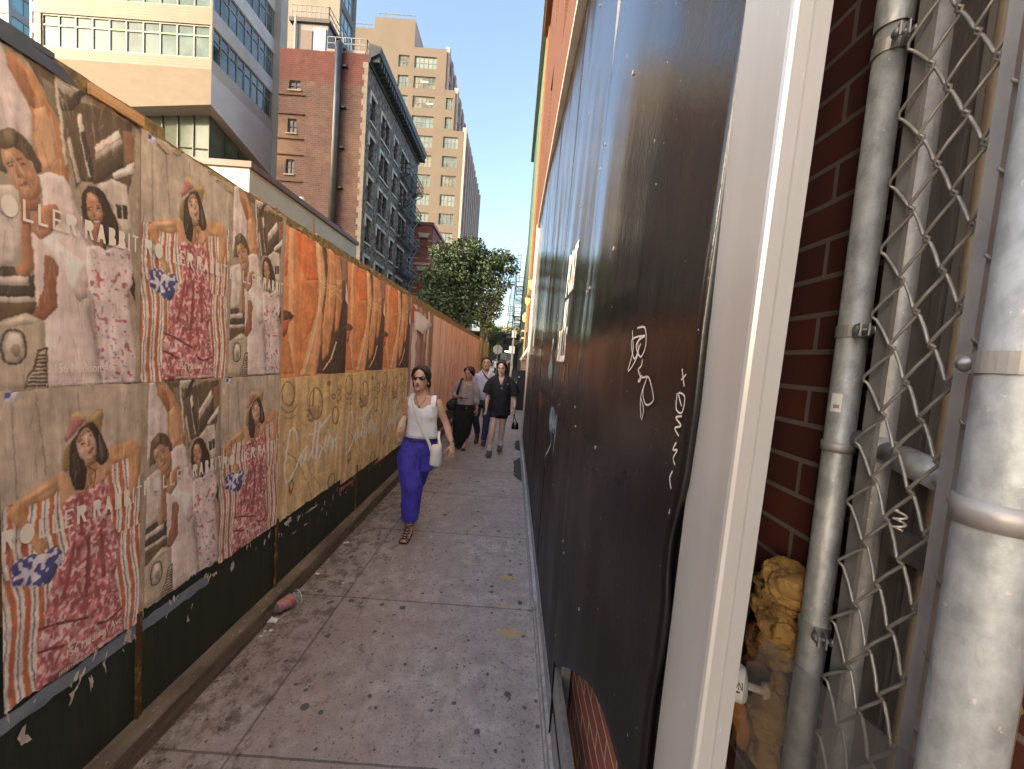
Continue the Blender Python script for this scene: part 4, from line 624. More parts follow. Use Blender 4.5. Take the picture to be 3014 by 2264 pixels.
pw = mat('white scrap paper', (.78, .74, .72), (.62, .57, .55), sc=30, rough=.6)
sl = ['crumpled white paper scrap just below the cup base', 'small white crumb on the pavement below the cup', 'tiny white flake nearest the kerb below the cup', 'little white flake between the crumb and the kerb', 'white paper bit by the kerb beyond the cup',
      'white fleck on the pavement beyond the cup', 'pale paper sliver at the foot of the kerb board', 'lone white fleck behind the sandalled foot']
for k, (x, y, s) in enumerate(((-1.41, 2.33, .03), (-1.37, 2.25, .012), (-1.40, 2.2, .01), (-1.40, 2.24, .008), (-1.40, 2.87, .016), (-1.16, 2.78, .009), (-1.395, 3.37, .022), (-.67, 3.60, .012))):
    r3 = random.Random(k)
    b = MB().grid(5, 5, lambda u, v: (x + s * 2 * (u - .5) * r3.uniform(.8, 1.1), y + s * 1.6 * (v - .5) * r3.uniform(.8, 1.1), .003 + s * .6 * r3.random()))
    b.build('paper_scrap', pw, None, False, sl[k], 'litter', 'white litter on the pavement', loc=(x, y, 0))
MB().lathe([(.001, .012), (.013, .012), (.015, .009), (.0155, .001), (.013, .001)], (.175, 2.70, 0), (0, 0, 1), 20).build('bottle_cap', mat('green cap', (.03, .16, .07), rough=.35), None, True, 'green bottle cap beside the metal flashing', 'bottle cap', loc=(.175, 2.7, 0))
deb = MB()
for k in range(520):
    y = 1.0 + abs(r2.gauss(0, 1)) * 2.4; x = -1.425 + abs(r2.gauss(0, .06)); s = r2.uniform(.002, .008); a = r2.random() * 6
    deb.add([(x + s * math.cos(a), y + s * math.sin(a), .003), (x - s * math.sin(a), y + s * math.cos(a), .004), (x - s * math.cos(a), y - s * math.sin(a), .003), (x, y, .003 + s * .6)], [(0, 1, 3), (1, 2, 3), (2, 0, 3)])
deb.build('debris', mat('leaf grit', (.05, .035, .025), (.42, .33, .26), sc=9, rough=.9, lo=.45, hi=.6), None, label='gritty leaf crumbs lying along the kerb board', cat='debris', kind='stuff')
# ------------------------------------------------------------------ black hoarding along the shop side
def black_mat():
    m, nt, b = nodes_of('black gloss paint')
    v = coords(nt); st = nz(nt, coords(nt, (1, 14, .7)), 2, 6, .7)
    col = ramp(nt, st, [(.35, (.007, .006, .007)), (.66, (.014, .012, .013)), (.85, (.04, .037, .037))])
    sp = nz(nt, v, 55, 2, .5); col = mix(nt, ramp(nt, sp, [(.755, (0, 0, 0)), (.765, (.9, .9, .9))]), col, (.5, .47, .46))
    nt.links.new(col, b.inputs['Base Color'])
    r = nt.nodes.new('ShaderNodeMapRange'); r.inputs['To Min'].default_value = .05; r.inputs['To Max'].default_value = .22
    nt.links.new(nz(nt, v, 2.2, 4), r.inputs['Value']); nt.links.new(r.outputs[0], b.inputs['Roughness'])
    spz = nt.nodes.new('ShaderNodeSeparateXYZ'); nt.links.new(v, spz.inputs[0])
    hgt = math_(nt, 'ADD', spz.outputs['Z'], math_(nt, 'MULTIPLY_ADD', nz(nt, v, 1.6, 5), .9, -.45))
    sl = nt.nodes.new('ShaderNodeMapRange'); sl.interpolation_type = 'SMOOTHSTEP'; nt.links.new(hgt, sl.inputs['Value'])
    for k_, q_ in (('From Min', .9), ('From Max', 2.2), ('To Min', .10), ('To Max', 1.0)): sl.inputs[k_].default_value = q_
    nt.links.new(sl.outputs[0], b.inputs['Specular IOR Level'])      # reflection weakened towards the ground so the lower sheets look dark, glossy above
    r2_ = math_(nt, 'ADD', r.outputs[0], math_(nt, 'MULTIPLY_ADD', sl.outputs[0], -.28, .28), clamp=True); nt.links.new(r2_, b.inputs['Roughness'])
    h = math_(nt, 'ADD', math_(nt, 'MULTIPLY', nz(nt, v, 90, 4), .35), nz(nt, coords(nt, (1, 3, .8)), 3.5, 4))
    bump(nt, b, h, .22, .006)
    return m
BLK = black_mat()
HT = 4.4
def bx(y, z):
    near = max(0.0, min(1.0, (1.75 - y) / .12))
    u = (y - .6) / 1.1
    a = .010 * mnoise.noise((y * 1.1, z * .55, 2.2)) + .004 * mnoise.noise((y * 5, z * .7, 7.7))
    if near: a += near * (.014 + .022 * math.sin(math.pi * max(0, min(1, u))) * (.6 + .4 * math.cos(z * 2.1)))
    if z > 1.85: a -= .034 * (z - 1.85) * max(0.0, 1 - (y - .6) / 5)
    return .300 - a
def interp(x, xs, ys):
    if x <= xs[0]: return ys[0]
    for i in range(len(xs) - 1):
        if x <= xs[i + 1]: return ys[i] + (ys[i + 1] - ys[i]) * (x - xs[i]) / (xs[i + 1] - xs[i])
    return ys[-1]
hd = thing('black_hoarding', 'tall glossy black painted hoarding with graffiti tags, torn at the near foot', 'hoarding', (.32, 6, 0))
def sheet(yr, yl, zb, zt, nu, nv):
    def f(u, v):
        ym = (.6 + 1.1 * u) if yr is not None and callable(yr) else yr + (yl - yr) * u
        zb_ = zb(ym) if callable(zb) else zb
        z = zb_ + (zt - zb_) * v
        y = yr(z) + (yl(z) - yr(z)) * u if callable(yr) else ym
        return (bx(y, z), y, z)
    return MB().grid(nu, nv, f)
near_r = lambda z: interp(z, [1.0, 1.1, 1.19, 1.28, 1.37, 1.45, 1.5, 1.6, 1.72, 4.2], [.648, .645, .646, .632, .627, .640, .638, .612, .603, .603])
near_l = lambda z: interp(z, [.4, .6, 1.04, 1.6, 2.07, 3.0, 4.2], [1.66, 1.70, 1.76, 1.72, 1.69, 1.66, 1.66])
torn = lambda y: interp(y, [.6, .83, .93, 1.054, 1.233, 1.54, 1.7], [.95, .945, .915, .843, .725, .506, .44])
def solid(o, t=.012):
    s = o.modifiers.new('s', 'SOLIDIFY'); s.thickness = t; s.offset = 1
    return o
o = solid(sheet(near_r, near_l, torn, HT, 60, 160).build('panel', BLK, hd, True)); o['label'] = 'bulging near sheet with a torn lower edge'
seams = [1.64, 2.9, 4.12, 5.34, 6.56, 7.8]
for k in range(len(seams) - 1):
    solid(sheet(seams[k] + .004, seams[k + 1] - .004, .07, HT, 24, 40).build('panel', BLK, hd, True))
tr = mat('pale trim', (.62, .58, .54), (.50, .46, .42), sc=5, rough=.45)
MB().box((.272, .6, HT), (.42, 7.82, HT + .05)).build('top_trim', tr, hd)
MB().box((.262, 7.804, .05), (.325, 7.84, HT + .05)).build('end_trim', tr, hd)
for k, y in enumerate(seams[1:-1]):
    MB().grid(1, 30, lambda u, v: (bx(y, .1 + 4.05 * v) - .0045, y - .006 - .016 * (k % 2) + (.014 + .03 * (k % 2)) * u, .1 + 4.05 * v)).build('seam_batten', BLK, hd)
sme = MB().lathe([(.007, 0), (.006, .003), (.001, .0036)], (0, 0, 0), (-1, 0, 0), 8).mesh('screw')
sme.materials.append(mat('painted screw', (.10, .095, .09), (.3, .28, .26), sc=200, rough=.4))
for y in [v + d for v in seams[:-1] for d in (-.05, .05)] + [1.2, 2.3]:
    for z in (.5, 1.0, 1.55, 2.1, 2.65, 3.2, 3.8):
        if .7 < y < 7.8 and z > torn(y) + .05:
            y_, z_ = y + rnd.uniform(-.01, .01), z + rnd.uniform(-.04, .04)
            q = D.objects.new('screw', sme); COL.objects.link(q); q.parent = hd; q.location = Vector((bx(y_, z_) - .001, y_, z_)) - Vector(BASE[hd.name])
galv = mat('galvanised steel', (.46, .47, .48), (.31, .32, .34), sc=26, rough=.42, metal=.75, bmp=.15, bsc=120, rvar=.12, lo=.3, hi=.7, specks=((.62, .62, .62), 60, .64))
fl = MB()
for y0, y1, s in ((.3, 2.60, 0), (2.60, 7.9, .010)):
    prof = [(.262 - s, .0), (.262 - s, .052), (.272 - s, .056), (.275 - s, .088), (.290, .094), (.292, .19), (.297, .19), (.297, 0)]
    fl.prism(prof, lambda a, b, t: (a, t, b), y0, y1)
fl.build('base_flashing', mat('dull aluminium', (.50, .49, .49), (.33, .32, .33), sc=9, rough=.38, metal=.6, stretch=(1, 3, 3), specks=((.1, .1, .1), 40, .66)), hd, recalc=True)
MB().box((.287, .35, .27), (.308, 1.66, .41)).build('steel_channel', galv, hd)
for y in (1.62,): MB().box((.31, y - .02, 0), (.35, y + .02, HT)).build('stud', galv, hd)
# writing and tags on the paint
WH = mat('white stencil paint', (.80, .78, .76), (.62, .60, .60), sc=60, rough=.5, lo=.45, hi=.6)
for body, yl_, yr_, z, h in (('POST', 2.50, 2.15, 2.20, .26), ('NO', 2.48, 2.32, 1.985, .185), ('BILLS', 2.66, 2.22, 1.79, .20)):
    me = text_mesh(body, 1.0, lambda a, b: (0, a, b), bold=.02)
    w = max(v.co.y for v in me.vertices); hh = max(v.co.z for v in me.vertices)
    for v in me.vertices:
        y = yl_ - v.co.y / w * (yl_ - yr_); zz = z + v.co.z / hh * h; v.co = (bx(y, zz) - .003, y, zz)
    put('stencil_lettering', me, WH, hd)
def ribbon(pts, w, off=.003, sub=6):
    A = []
    n = len(pts)
    for i in range(n - 1):
        p0, p1, p2, p3 = pts[max(i - 1, 0)], pts[i], pts[i + 1], pts[min(i + 2, n - 1)]
        for k in range(sub):
            t = k / sub
            A.append([.5 * (2 * b + (c - a) * t + (2 * a - 5 * b + 4 * c - d) * t * t + (3 * b - a - 3 * c + d) * t ** 3) for a, b, c, d in zip(p0, p1, p2, p3)])
    A.append(list(pts[-1]))
    b = MB(); vs = []
    for i, (y, z) in enumerate(A):
        a_, c_ = A[max(i - 1, 0)], A[min(i + 1, len(A) - 1)]; dy, dz = c_[0] - a_[0], c_[1] - a_[1]; l = math.hypot(dy, dz) or 1
        for s in (-1, 1):
            yy, zz = y - dz / l * w / 2 * s, z + dy / l * w / 2 * s
            vs.append((bx(yy, zz) - off, yy, zz))
    return b.add(vs, [(2 * i, 2 * i + 1, 2 * i + 3, 2 * i + 2) for i in range(len(A) - 1)])
def tagmesh(strokes, w, m, label):
    b = MB()
    for k, s in enumerate(strokes):
        r = ribbon(s, w, .003 + .0003 * k); b.add(r.v, r.f)
    o = b.build('graffiti_tag', m, hd); o['label'] = label
CHK = mat('white chalk marker', (.72, .66, .62), rough=.6)
tagmesh([[(.934, 1.869), (.915, 1.82), (.937, 1.772), (.90, 1.79), (.878, 1.815), (.885, 1.84), (.846, 1.851), (.93, 1.845), (.90, 1.80), (.868, 1.835)], [(.90, 1.872), (.85, 1.868), (.835, 1.83), (.86, 1.805), (.895, 1.83), (.87, 1.85)],
         [(.846, 1.80), (.85, 1.785), (.867, 1.775), (.84, 1.76), (.80, 1.762), (.77, 1.735), (.763, 1.716), (.80, 1.705), (.825, 1.73), (.806, 1.764), (.835, 1.717), (.822, 1.673)], [(.865, 1.775), (.845, 1.755), (.86, 1.75), (.838, 1.765)], [(.835, 1.717), (.81, 1.695), (.815, 1.67)]], .0042, CHK, 'white looping tag on the near sheet')
tagmesh([[(.650, 1.784), (.635, 1.755)], [(.648, 1.765), (.632, 1.775)], [(.658, 1.742), (.655, 1.715), (.632, 1.712), (.628, 1.738), (.652, 1.742), (.636, 1.722)], [(.63, 1.706), (.652, 1.70), (.63, 1.69), (.652, 1.682), (.634, 1.672)], [(.64, 1.66), (.65, 1.645), (.634, 1.648), (.645, 1.632), (.636, 1.622)], [(.642, 1.61), (.65, 1.595), (.64, 1.58)]], .0035, CHK, 'thin white vertical tag by the sheet edge')
BLU = mat('pale blue marker', (.22, .42, .55), (.50, .56, .60), sc=30, rough=.5)
r4 = random.Random(9)
def scribble(y0, y1, z0, z1, n): return [(y0 + (y1 - y0) * (k / n) + r4.uniform(-.03, .03), z0 + (z1 - z0) * (.5 + .45 * (-1) ** k * r4.uniform(.5, 1))) for k in range(n + 1)]
tagmesh([scribble(2.85, 2.38, 1.30, 1.49, 9), scribble(2.8, 2.4, 1.28, 1.42, 7), [(2.75, 1.36), (2.6, 1.22), (2.95, 1.04)], [(2.38, 1.40), (2.42, 1.25), (2.40, 1.18)]], .016, BLU, 'pale blue scribbled tag')
tagmesh([scribble(3.3, 3.02, 1.62, 1.80, 8), scribble(3.25, 3.05, 1.66, 1.84, 6), [(3.1, 1.96), (3.05, 1.92), (3.12, 1.87), (3.14, 1.93), (3.08, 1.96)]], .02, mat('faded blue paint', (.16, .30, .36), (.3, .36, .38), sc=20, rough=.5), 'faded blue drip tag')
FR = mat('faint red marker', (.20, .10, .08), rough=.6)
tagmesh([scribble(2.36, 2.05, 1.64, 1.80, 9)], .012, FR, 'faint brown scribble under the stencil'); tagmesh([scribble(4.15, 3.6, 1.30, 1.5, 8)], .02, mat('faint orange marker', (.30, .12, .07), rough=.6), 'faint orange scribble')
tagmesh([[(6.3, 2.28), (6.35, 2.0)]], .12, WH, 'short white paint mark')

# ------------------------------------------------------------------ aluminium edge post
pp = [(.300, .602), (.300, .492), (.3015, .487), (.306, .4845), (.3215, .484), (.3225, .487), (.3245, .487), (.3255, .484), (.3445, .4835), (.346, .486), (.346, .602)]
MB().prism(pp, lambda a, b, t: (a, b + (2.2 - t) * .030, t), .0, 4.25).build('edge_post', mat('brushed aluminium paint', (.57, .58, .60), (.50, .505, .515), sc=2.5, rough=.30, metal=.35, bmp=.05, bsc=60, stretch=(4, 4, .5), specks=((.88, .86, .84), 30, .71)), None, label='pale grey square metal post where the black hoarding ends', cat='metal post', loc=(.32, .54, 0), recalc=True)

# ------------------------------------------------------------------ brick building behind it
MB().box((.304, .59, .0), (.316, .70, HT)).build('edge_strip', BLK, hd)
bb = thing('brick_building', 'tall red brick building rising behind the black hoarding, upper face sunlit orange', 'building', (.6, 10, 0))
wx = .60
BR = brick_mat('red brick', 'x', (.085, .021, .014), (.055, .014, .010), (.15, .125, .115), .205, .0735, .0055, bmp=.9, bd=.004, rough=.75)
BRU = brick_mat('red brick upper', 'x', (.125, .042, .024), (.10, .033, .019), (.14, .08, .052), .205, .0735, .007, bmp=.6, bd=.004)  # lighter, oranger copy of the same brick for the sunlit upper face
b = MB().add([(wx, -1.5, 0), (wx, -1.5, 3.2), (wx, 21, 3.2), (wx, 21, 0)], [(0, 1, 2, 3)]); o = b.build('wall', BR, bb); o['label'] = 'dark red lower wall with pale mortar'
MB().box((.362, .66, 0), (.42, 2.3, 1.30)).build('plinth', brick_mat('plinth brick', 'x', (.26, .085, .055), (.20, .06, .042), (.42, .35, .31), .205, .0735, .0055, bmp=.9, bd=.004, rough=.75), bb)
hol = [(y, z, y + 1.2, z + 2.0) for z in (5.5, 9.3, 13.1) for y in (4, 8.5, 13)]
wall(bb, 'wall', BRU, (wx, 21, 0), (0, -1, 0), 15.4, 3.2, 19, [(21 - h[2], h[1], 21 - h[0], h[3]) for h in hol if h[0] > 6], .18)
o = wall(bb, 'wall', mat('pale bounce wall', (.78, .74, .68), (.70, .66, .60), sc=1.5, rough=.85), (wx, 5.6, 0), (0, -1, 0), 7.1, 3.2, 19, [(5.6 - h[2], h[1], 5.6 - h[0], h[3]) for h in hol if h[0] < 6], .18); o['label'] = 'unseen pale upper wall over the near end, added to bounce sunlight'  # out-of-view pale stretch added to bounce sunlight onto the posters
DF = mat('dark bronze frame', (.05, .04, .035), rough=.5)
for h in hol: window(bb, (wx, 21, 0), (0, -1, 0), (21 - h[2], h[1], 21 - h[0], h[3]), .18, DF, glass_mat('shop glass', (.03, .035, .04)), 2, 2)
MB().box((wx + .3, 20.95, 0), (13, -1.45, 18.9)).build('block', mat('roof felt', (.2, .17, .15)), bb)
TER = mat('terracotta trim', (.21, .095, .042), (.18, .08, .036), sc=8, rough=.7)
for y in (20.65,): MB().box((wx - .07, y - .35, 3.2), (wx - .002, y + .35, 18.6)).build('pilaster', TER, bb)
MB().box((wx - .28, -1.4, 18.5), (wx + .2, 21.05, 19)).build('cornice', TER, bb)
STE = mat('stone stoop', (.40, .35, .31), (.30, .26, .23), sc=12, rough=.8)
BPK = brick_mat('pale brick', 'y', (.42, .27, .21), (.36, .22, .17), (.45, .38, .33), .2, .07, .008)
b = MB().box((.28, 14.3, 0), (.598, 14.9, 1.75)).box((.22, 14.25, 1.75), (.598, 14.95, 1.83)); b.build('stoop_wall', BPK, bb)
MB().bar((.24, 14.1, 1.75), (.56, 14.1, 2.35), .05, .07).build('stoop_rail', tr, bb)
for k, (y, z, w) in enumerate(((13.5, 4.42, 'largest and first past the hoarding'), (17.4, 4.42, 'between the other two'), (21.4, 4.05, 'smallest, with a white cap'))):
    L_ = thing('wall_lantern', 'glowing yellow wall lantern, ' + w, 'lantern', (.42, y, z), 'lit lanterns on the brick building')
    cap_m = D.materials.get('cap%d' % (k == 2)) or mat('cap%d' % (k == 2), (.08, .055, .03) if k < 2 else (.7, .68, .62), rough=.5)
    MB().lathe([(.10, .10), (.105, .06), (.085, -.06), (.05, -.16), (.01, -.2)], (.42, y, z), seg=16).build('shade', D.materials.get('lantern glow') or emit_mat('lantern glow', (1, .62, .04), 2.0), L_, True)
    MB().lathe([(.01, .26), (.05, .24), (.125, .10), (.125, .085), (.02, .085)], (.42, y, z), seg=16).build('cap', cap_m, L_, True)
    b = MB().tube([(.42, y, z + .24), (.42, y, z + .32), (.50, y, z + .32), (.58, y, z + .26)], .014, 8); b.box((.57, y - .05, z + .18), (.597, y + .05, z + .34)); b.build('bracket', cap_m, L_)

# ------------------------------------------------------------------ chain link corner
cf = thing('chain_link_fence', 'galvanised chain link panel strung between two steel posts', 'chain link fence', (.5, .48, 0))
def vpipe(n, c, r, z0, z1, m=galv, parent=cf, seg=28, **k):
    return MB().tube([(c[0], c[1], z0), (c[0], c[1], z1)], r, seg).build(n, m, parent, True, **k)
def mottled(name, a, b_, r=.4):
    return mat(name, a, b_, sc=48, rough=r + .1, metal=.45, bmp=.2, bsc=140, stretch=(1, 1, .7), lo=.36, hi=.64, rvar=.12, specks=((.58, .59, .61), 120, .67))
PO = mottled('zinc post', (.46, .485, .515), (.28, .30, .325)); PB = mottled('zinc post big', (.47, .515, .565), (.31, .34, .375), .45)
o = vpipe('post', (.55, .635), .0205, 0, 2.385, PO); o['label'] = 'thin post against the brick wall'
MB().lathe([(.0235, 2.33), (.024, 2.38), (.019, 2.40), (.001, 2.405)], (.55, .635, 0), seg=24).build('post_cap', PO, cf, True)
vpipe('post', (.55, .635), .0195, 2.40, 3.2, PO)
o = vpipe('post', (.45, .342), .0275, 0, 3.2, PB); o['label'] = 'thick near post'
FLAT = mat('tension bar zinc', (.40, .40, .41), (.30, .30, .31), sc=14, rough=.5, metal=.5, bmp=.1, bsc=80)
for y, x, w, m_ in ((.5165, .4885, .019, mat('dark bar zinc', (.20, .205, .21), (.14, .14, .15), sc=14, rough=.5, metal=.4)), (.4105, .478, .0135, FLAT)):
    MB().box((x - .003, y - w / 2, .2), (x + .003, y + w / 2, 3.1)).build('tension_bar', m_, cf)
cols = [.4025, .4240, .4470, .4700, .4935, .5250]
wires = MB()
for k in range(5):
    a, c = cols[k], cols[k + 1]; pts = []
    z = 2.990 + (.0435 if k % 2 else 0); side = 0
    n = 0
    while z > .15:
        right = (n % 2 == 0)
        y = (c + .0028) if right else (a - .0028)
        # bend: short hook round the neighbour, passing from front to back
        sgn = 1 if right else -1
        pts += [(.4795 - .0036, y - sgn * .0042, z + .0048), (.4795, y, z), (.4795 + .0036, y - sgn * .0042, z - .0048)]
        ym = (a + c) / 2
        pts.append((.4795 + .001 * sgn, ym, z - .0215))
        z -= .043; n += 1
    wires.tube(pts, .0020, 7)
wires.build('wire_mesh', mat('mesh wire', (.31, .31, .315), (.20, .20, .205), sc=18, rough=.45, metal=.45, bmp=.1, bsc=90), cf, True)
def band(c, r, z, h, out, label=None):
    # collar with two lugs pointing along out and a carriage bolt
    b = MB(); t = .0022; ox, oy = out; l = math.hypot(ox, oy); ox, oy = ox / l, oy / l
    b.lathe([(r + .0005, z - h / 2), (r + t, z - h / 2), (r + t, z + h / 2), (r + .0005, z + h / 2)], (c[0], c[1], 0), seg=30)
    px, py = -oy, ox
    for s in (-1, 1):
        p0 = Vector((c[0] + ox * (r - .002) + px * s * .0052, c[1] + oy * (r - .002) + py * s * .0052, z)); p1 = p0 + Vector((ox, oy, 0)) * .03
        b.bar(p0, p1, t, h)
    o = b.build('brace_band', FLAT, cf)
    q = Vector((c[0] + ox * (r + .017), c[1] + oy * (r + .017), z)); ax_ = Vector((px, py, 0)).normalized()
    if ax_.x > 0: ax_ = -ax_
    MB().lathe([(.0001, .0125), (.005, .011), (.0078, .0075), (.008, .0068), (.0035, .0066), (.0035, -.012), (.006, -.012), (.006, -.017), (.0001, -.017)], q, ax_, 14).build('bolt', galv, o, True)
for z in (1.864, 2.30, 1.36): band((.55, .635), .0205, z, .019, (-.42, -.90))
for z in (1.674,): MB().lathe([(.0207, z - .008), (.0232, z - .008), (.0232, z + .008), (.0207, z + .008)], (.55, .635, 0), seg=28).build('brace_band', FLAT, cf, True)
band((.45, .342), .0275, 1.808, .020, (.15, .99)); band((.45, .342), .0275, 1.2, .02, (.15, .99))
MB().lathe([(.0277, 1.660), (.0304, 1.660), (.0304, 1.684), (.0277, 1.684)], (.45, .342, 0), seg=30).build('brace_band', FLAT, cf, True)
b = MB().tube([(.564, .612, 1.692), (.520, .46, 1.678), (.488, .35, 1.668)], .0150, 20); b.tube([(.536, .515, 1.683), (.515, .443, 1.6765)], .0185, 20)
b.tube([(.566, .62, 1.694), (.556, .585, 1.689), (.545, .545, 1.6855)], [.006, .016, .0185], 20); b.build('rail', PO, cf, True)
tw = MB(); tw.tube([(.4785 + .0055 * math.cos(k * .7), .4535 + .0055 * math.sin(k * .7), 1.607 + .0011 * k) for k in range(24)], .0014, 6); tw.build('tie_wire', mat('bright wire', (.72, .71, .70), rough=.35, metal=.5), cf, True)
st_ = MB()
for k in range(1): st_.grid(6, 1, lambda u, v: (.55 - .0209 * math.cos(-.75 + .75 * u - .0), .635 + .0209 * math.sin(-.75 + .75 * u) * 1.0, 1.732 + .03 * v))
so = st_.build('sticker', mat('white sticker', (.66, .66, .70), rough=.5), cf)
MB().grid(4, 1, lambda u, v: (.55 - .02105 * math.cos(-.62 + .4 * u), .635 + .02105 * math.sin(-.62 + .4 * u), 1.738 + .006 * v)).build('sticker_print', mat('grey print', (.25, .23, .27)), so)
MB().tube([(.562, .577, 0), (.562, .577, 3.2)], .0165, 24).build('steel_pipe', mottled('zinc pipe', (.36, .36, .37), (.24, .24, .25)), None, True, 'thin steel pipe behind the chain link, beside dark timber', 'pipe', loc=(.562, .577, 0))
dk = mat('dark weathered timber', (.085, .075, .072), (.045, .038, .038), sc=5, rough=.8, bmp=.4, bsc=30, stretch=(4, 4, .3))
MB().box((.572, .531, 0), (.598, .572, 3.2)).build('timber_post', dk, None, False, 'dark grey timber upright behind the chain link, the one with the sharp edge', 'timber post', loc=(.585, .55, 0))
MB().box((.580, .5185, 0), (.598, .5305, 3.2)).build('timber_post', mat('grey batten', (.20, .185, .18), (.12, .11, .11), sc=5, rough=.8, bmp=.3, bsc=30, stretch=(4, 4, .3)), None, False, 'thin grey batten between the dark timber and the bamboo', 'timber post', loc=(.59, .5245, 0))
def cane_mat(): return mat('dry bamboo', (.25, .195, .14), (.15, .11, .075), sc=9, rough=.55, bmp=.2, bsc=40, stretch=(6, 6, .4), lo=.35, hi=.65)
cl_ = ['bamboo cane next to the grey batten', 'bamboo cane second from the grey batten, joint near the top', 'bamboo cane in the middle of the row', 'thicker bamboo cane behind the tension bar', 'bamboo cane partly behind the thick post', 'last bamboo cane, mostly behind the thick post']
for k in range(6):
    y = .508 - k * .0195; r = .0085 + .0012 * (k % 3); x = .578 + .004 * (k % 2); pts = []; rad = []
    z = -.02; jr = random.Random(k)
    while z < 3.2:
        seg = jr.uniform(.17, .26)
        for zz, q in ((z, 1.0), (z + .004, 1.16), (z + .009, 1.0), (z + .012, .93), (z + seg - .004, .97)): pts.append((x, y + .0015 * math.sin(zz * 3 + k), zz)); rad.append(r * q)
        z += seg
    MB().tube(pts, rad, 14).build('bamboo_cane', cane_mat(), None, True, cl_[k], 'bamboo cane', 'bamboo canes behind the chain link', loc=(x, y, 0))
MB().box((.545, .43, 1.545), (.562, .535, 1.582)).build('dark_plank', dk, None, False, 'short dark plank set across the bamboo', 'plank', loc=(.55, .48, 1.545))

# foam, tube and clear sheet stuffed in the gap
def lump(pts_r, seed, amp, vox=.0042):
    b = MB()
    for c, r in pts_r: b.ball(c, r, 14, 9)
    def push(co):
        # creased sheets: ridged noise in stretched space, stepped into slabs
        a_ = abs(mnoise.noise((co.x * 24, co.y * 24 + seed, co.z * 30))); c_ = abs(mnoise.noise((co.x * 52 + seed, co.y * 52, co.z * 64))); e = mnoise.noise((co.x * 14, co.y * 14, co.z * 18 + seed))
        st = math.floor((co.z * 62 + e * 3.2) % 3) / 3
        return amp * (.9 * e + 1.1 * (.35 - a_) + .5 * (.3 - c_) + .55 * (st - .4))
    return fuse(b, vox, 0, push=push)
FO = mat('old yellow foam', (.34, .205, .062), (.20, .105, .034), sc=16, rough=.85, bmp=.7, bsc=70, bdist=.004, lo=.35, hi=.68)
FD = mat('brown foam', (.22, .10, .04), (.12, .055, .025), sc=18, rough=.9, bmp=.7, bsc=70)
put('foam_lump', lump([((.565, .735, 1.39), (.03, .05, .03)), ((.56, .715, 1.36), (.03, .045, .025)), ((.57, .755, 1.32), (.03, .05, .05)), ((.555, .715, 1.31), (.03, .045, .03)), ((.56, .71, 1.265), (.03, .035, .035)), ((.55, .70, 1.40), (.03, .03, .02))], 1, .020), FO, None, False, 'big mustard yellow foam lump wedged between brick wall and post', 'foam', 'foam lumps in the gap', loc=(.565, .73, 1.23))
put('foam_lump', lump([((.575, .79, 1.20), (.025, .04, .06)), ((.57, .76, 1.24), (.025, .03, .03))], 5, .014), FD, None, False, 'dark brown foam lump above the white tube', 'foam', 'foam lumps in the gap', loc=(.575, .79, 1.14))
put('foam_lump', lump([((.55, .715, 1.10), (.03, .04, .05)), ((.555, .705, 1.17), (.02, .02, .05)), ((.54, .70, 1.06), (.02, .03, .03))], 9, .016), FO, None, False, 'lower yellow foam lump behind the clear sheet', 'foam', 'foam lumps in the gap', loc=(.55, .715, 1.04))
put('foam_lump', lump([((.50, .725, 1.105), (.015, .022, .024)), ((.50, .71, 1.08), (.012, .016, .028))], 13, .008), mat('orange foam', (.36, .15, .04), (.22, .085, .03), sc=18, rough=.9, bmp=.6, bsc=70), None, True, 'small pointed orange foam lump under the white tube', 'foam', 'foam lumps in the gap', loc=(.5, .72, 1.05))
wt = thing('plastic_tube', 'white plastic tube end with black print, poking from behind the metal post', 'tube', (.47, .735, 1.165))
wpl = mat('white plastic', (.80, .80, .79), (.72, .71, .70), sc=6, rough=.35)
b = MB().lathe([(.001, -.10), (.034, -.10), (.034, .012), (.030, .018), (.012, .020), (.001, .020)], (.492, .735, 1.165), (.92, -.39, 0), 28); b.build('tube_body', wpl, wt, True)
MB().lathe([(.007, .018), (.007, .045), (.016, .048), (.019, .064), (.012, .074), (.001, .076)], (.492, .735, 1.165), (.92, -.39, 0), 18).build('nozzle', mat('grimy plastic', (.66, .62, .56), (.45, .33, .22), sc=40, rough=.5), wt, True)
axv = Vector((.92, -.39, 0)).normalized(); up = Vector((0, 0, 1)); sd_ = axv.cross(up)
def wrap(a, c, r=.0345):
    th = .5 + (c - .008) / .0345
    d = sd_ * math.cos(th) + up * math.sin(th)
    return Vector((.492, .735, 1.165)) + axv * (a) + d * r
me = text_mesh('XYDON', .019, lambda a, c: wrap(-.034 + a * .62, c), bold=.0004)
put('tube_lettering', me, mat('black print', (.015, .015, .015), rough=.5), wt)
b = MB().grid(10, 1, lambda u, v: wrap(-.034 + .038 * u, -.006 + .003 * v, .03445)); b.build('tube_stripe', D.materials['black print'], wt)
ac, nt_, pb = nodes_of('clear acrylic'); pb.inputs['Roughness'].default_value = .08; pb.inputs['Base Color'].default_value = (.10, .10, .11, 1); pb.inputs['Alpha'].default_value = .26; pb.inputs['Specular IOR Level'].default_value = .5
MB().prism([(.588, 1.322), (.575, 1.335), (.563, 1.380), (.371, 1.394), (.371, .9), (.587, .9)], lambda a, c, t: (t - (a - .5) * .18, a, c), .425, .429).build('acrylic_sheet', ac, None, False, 'scratched clear plastic sheet with a slanted top, leaning before the mesh', 'plastic sheet', loc=(.43, .48, .9), recalc=True)
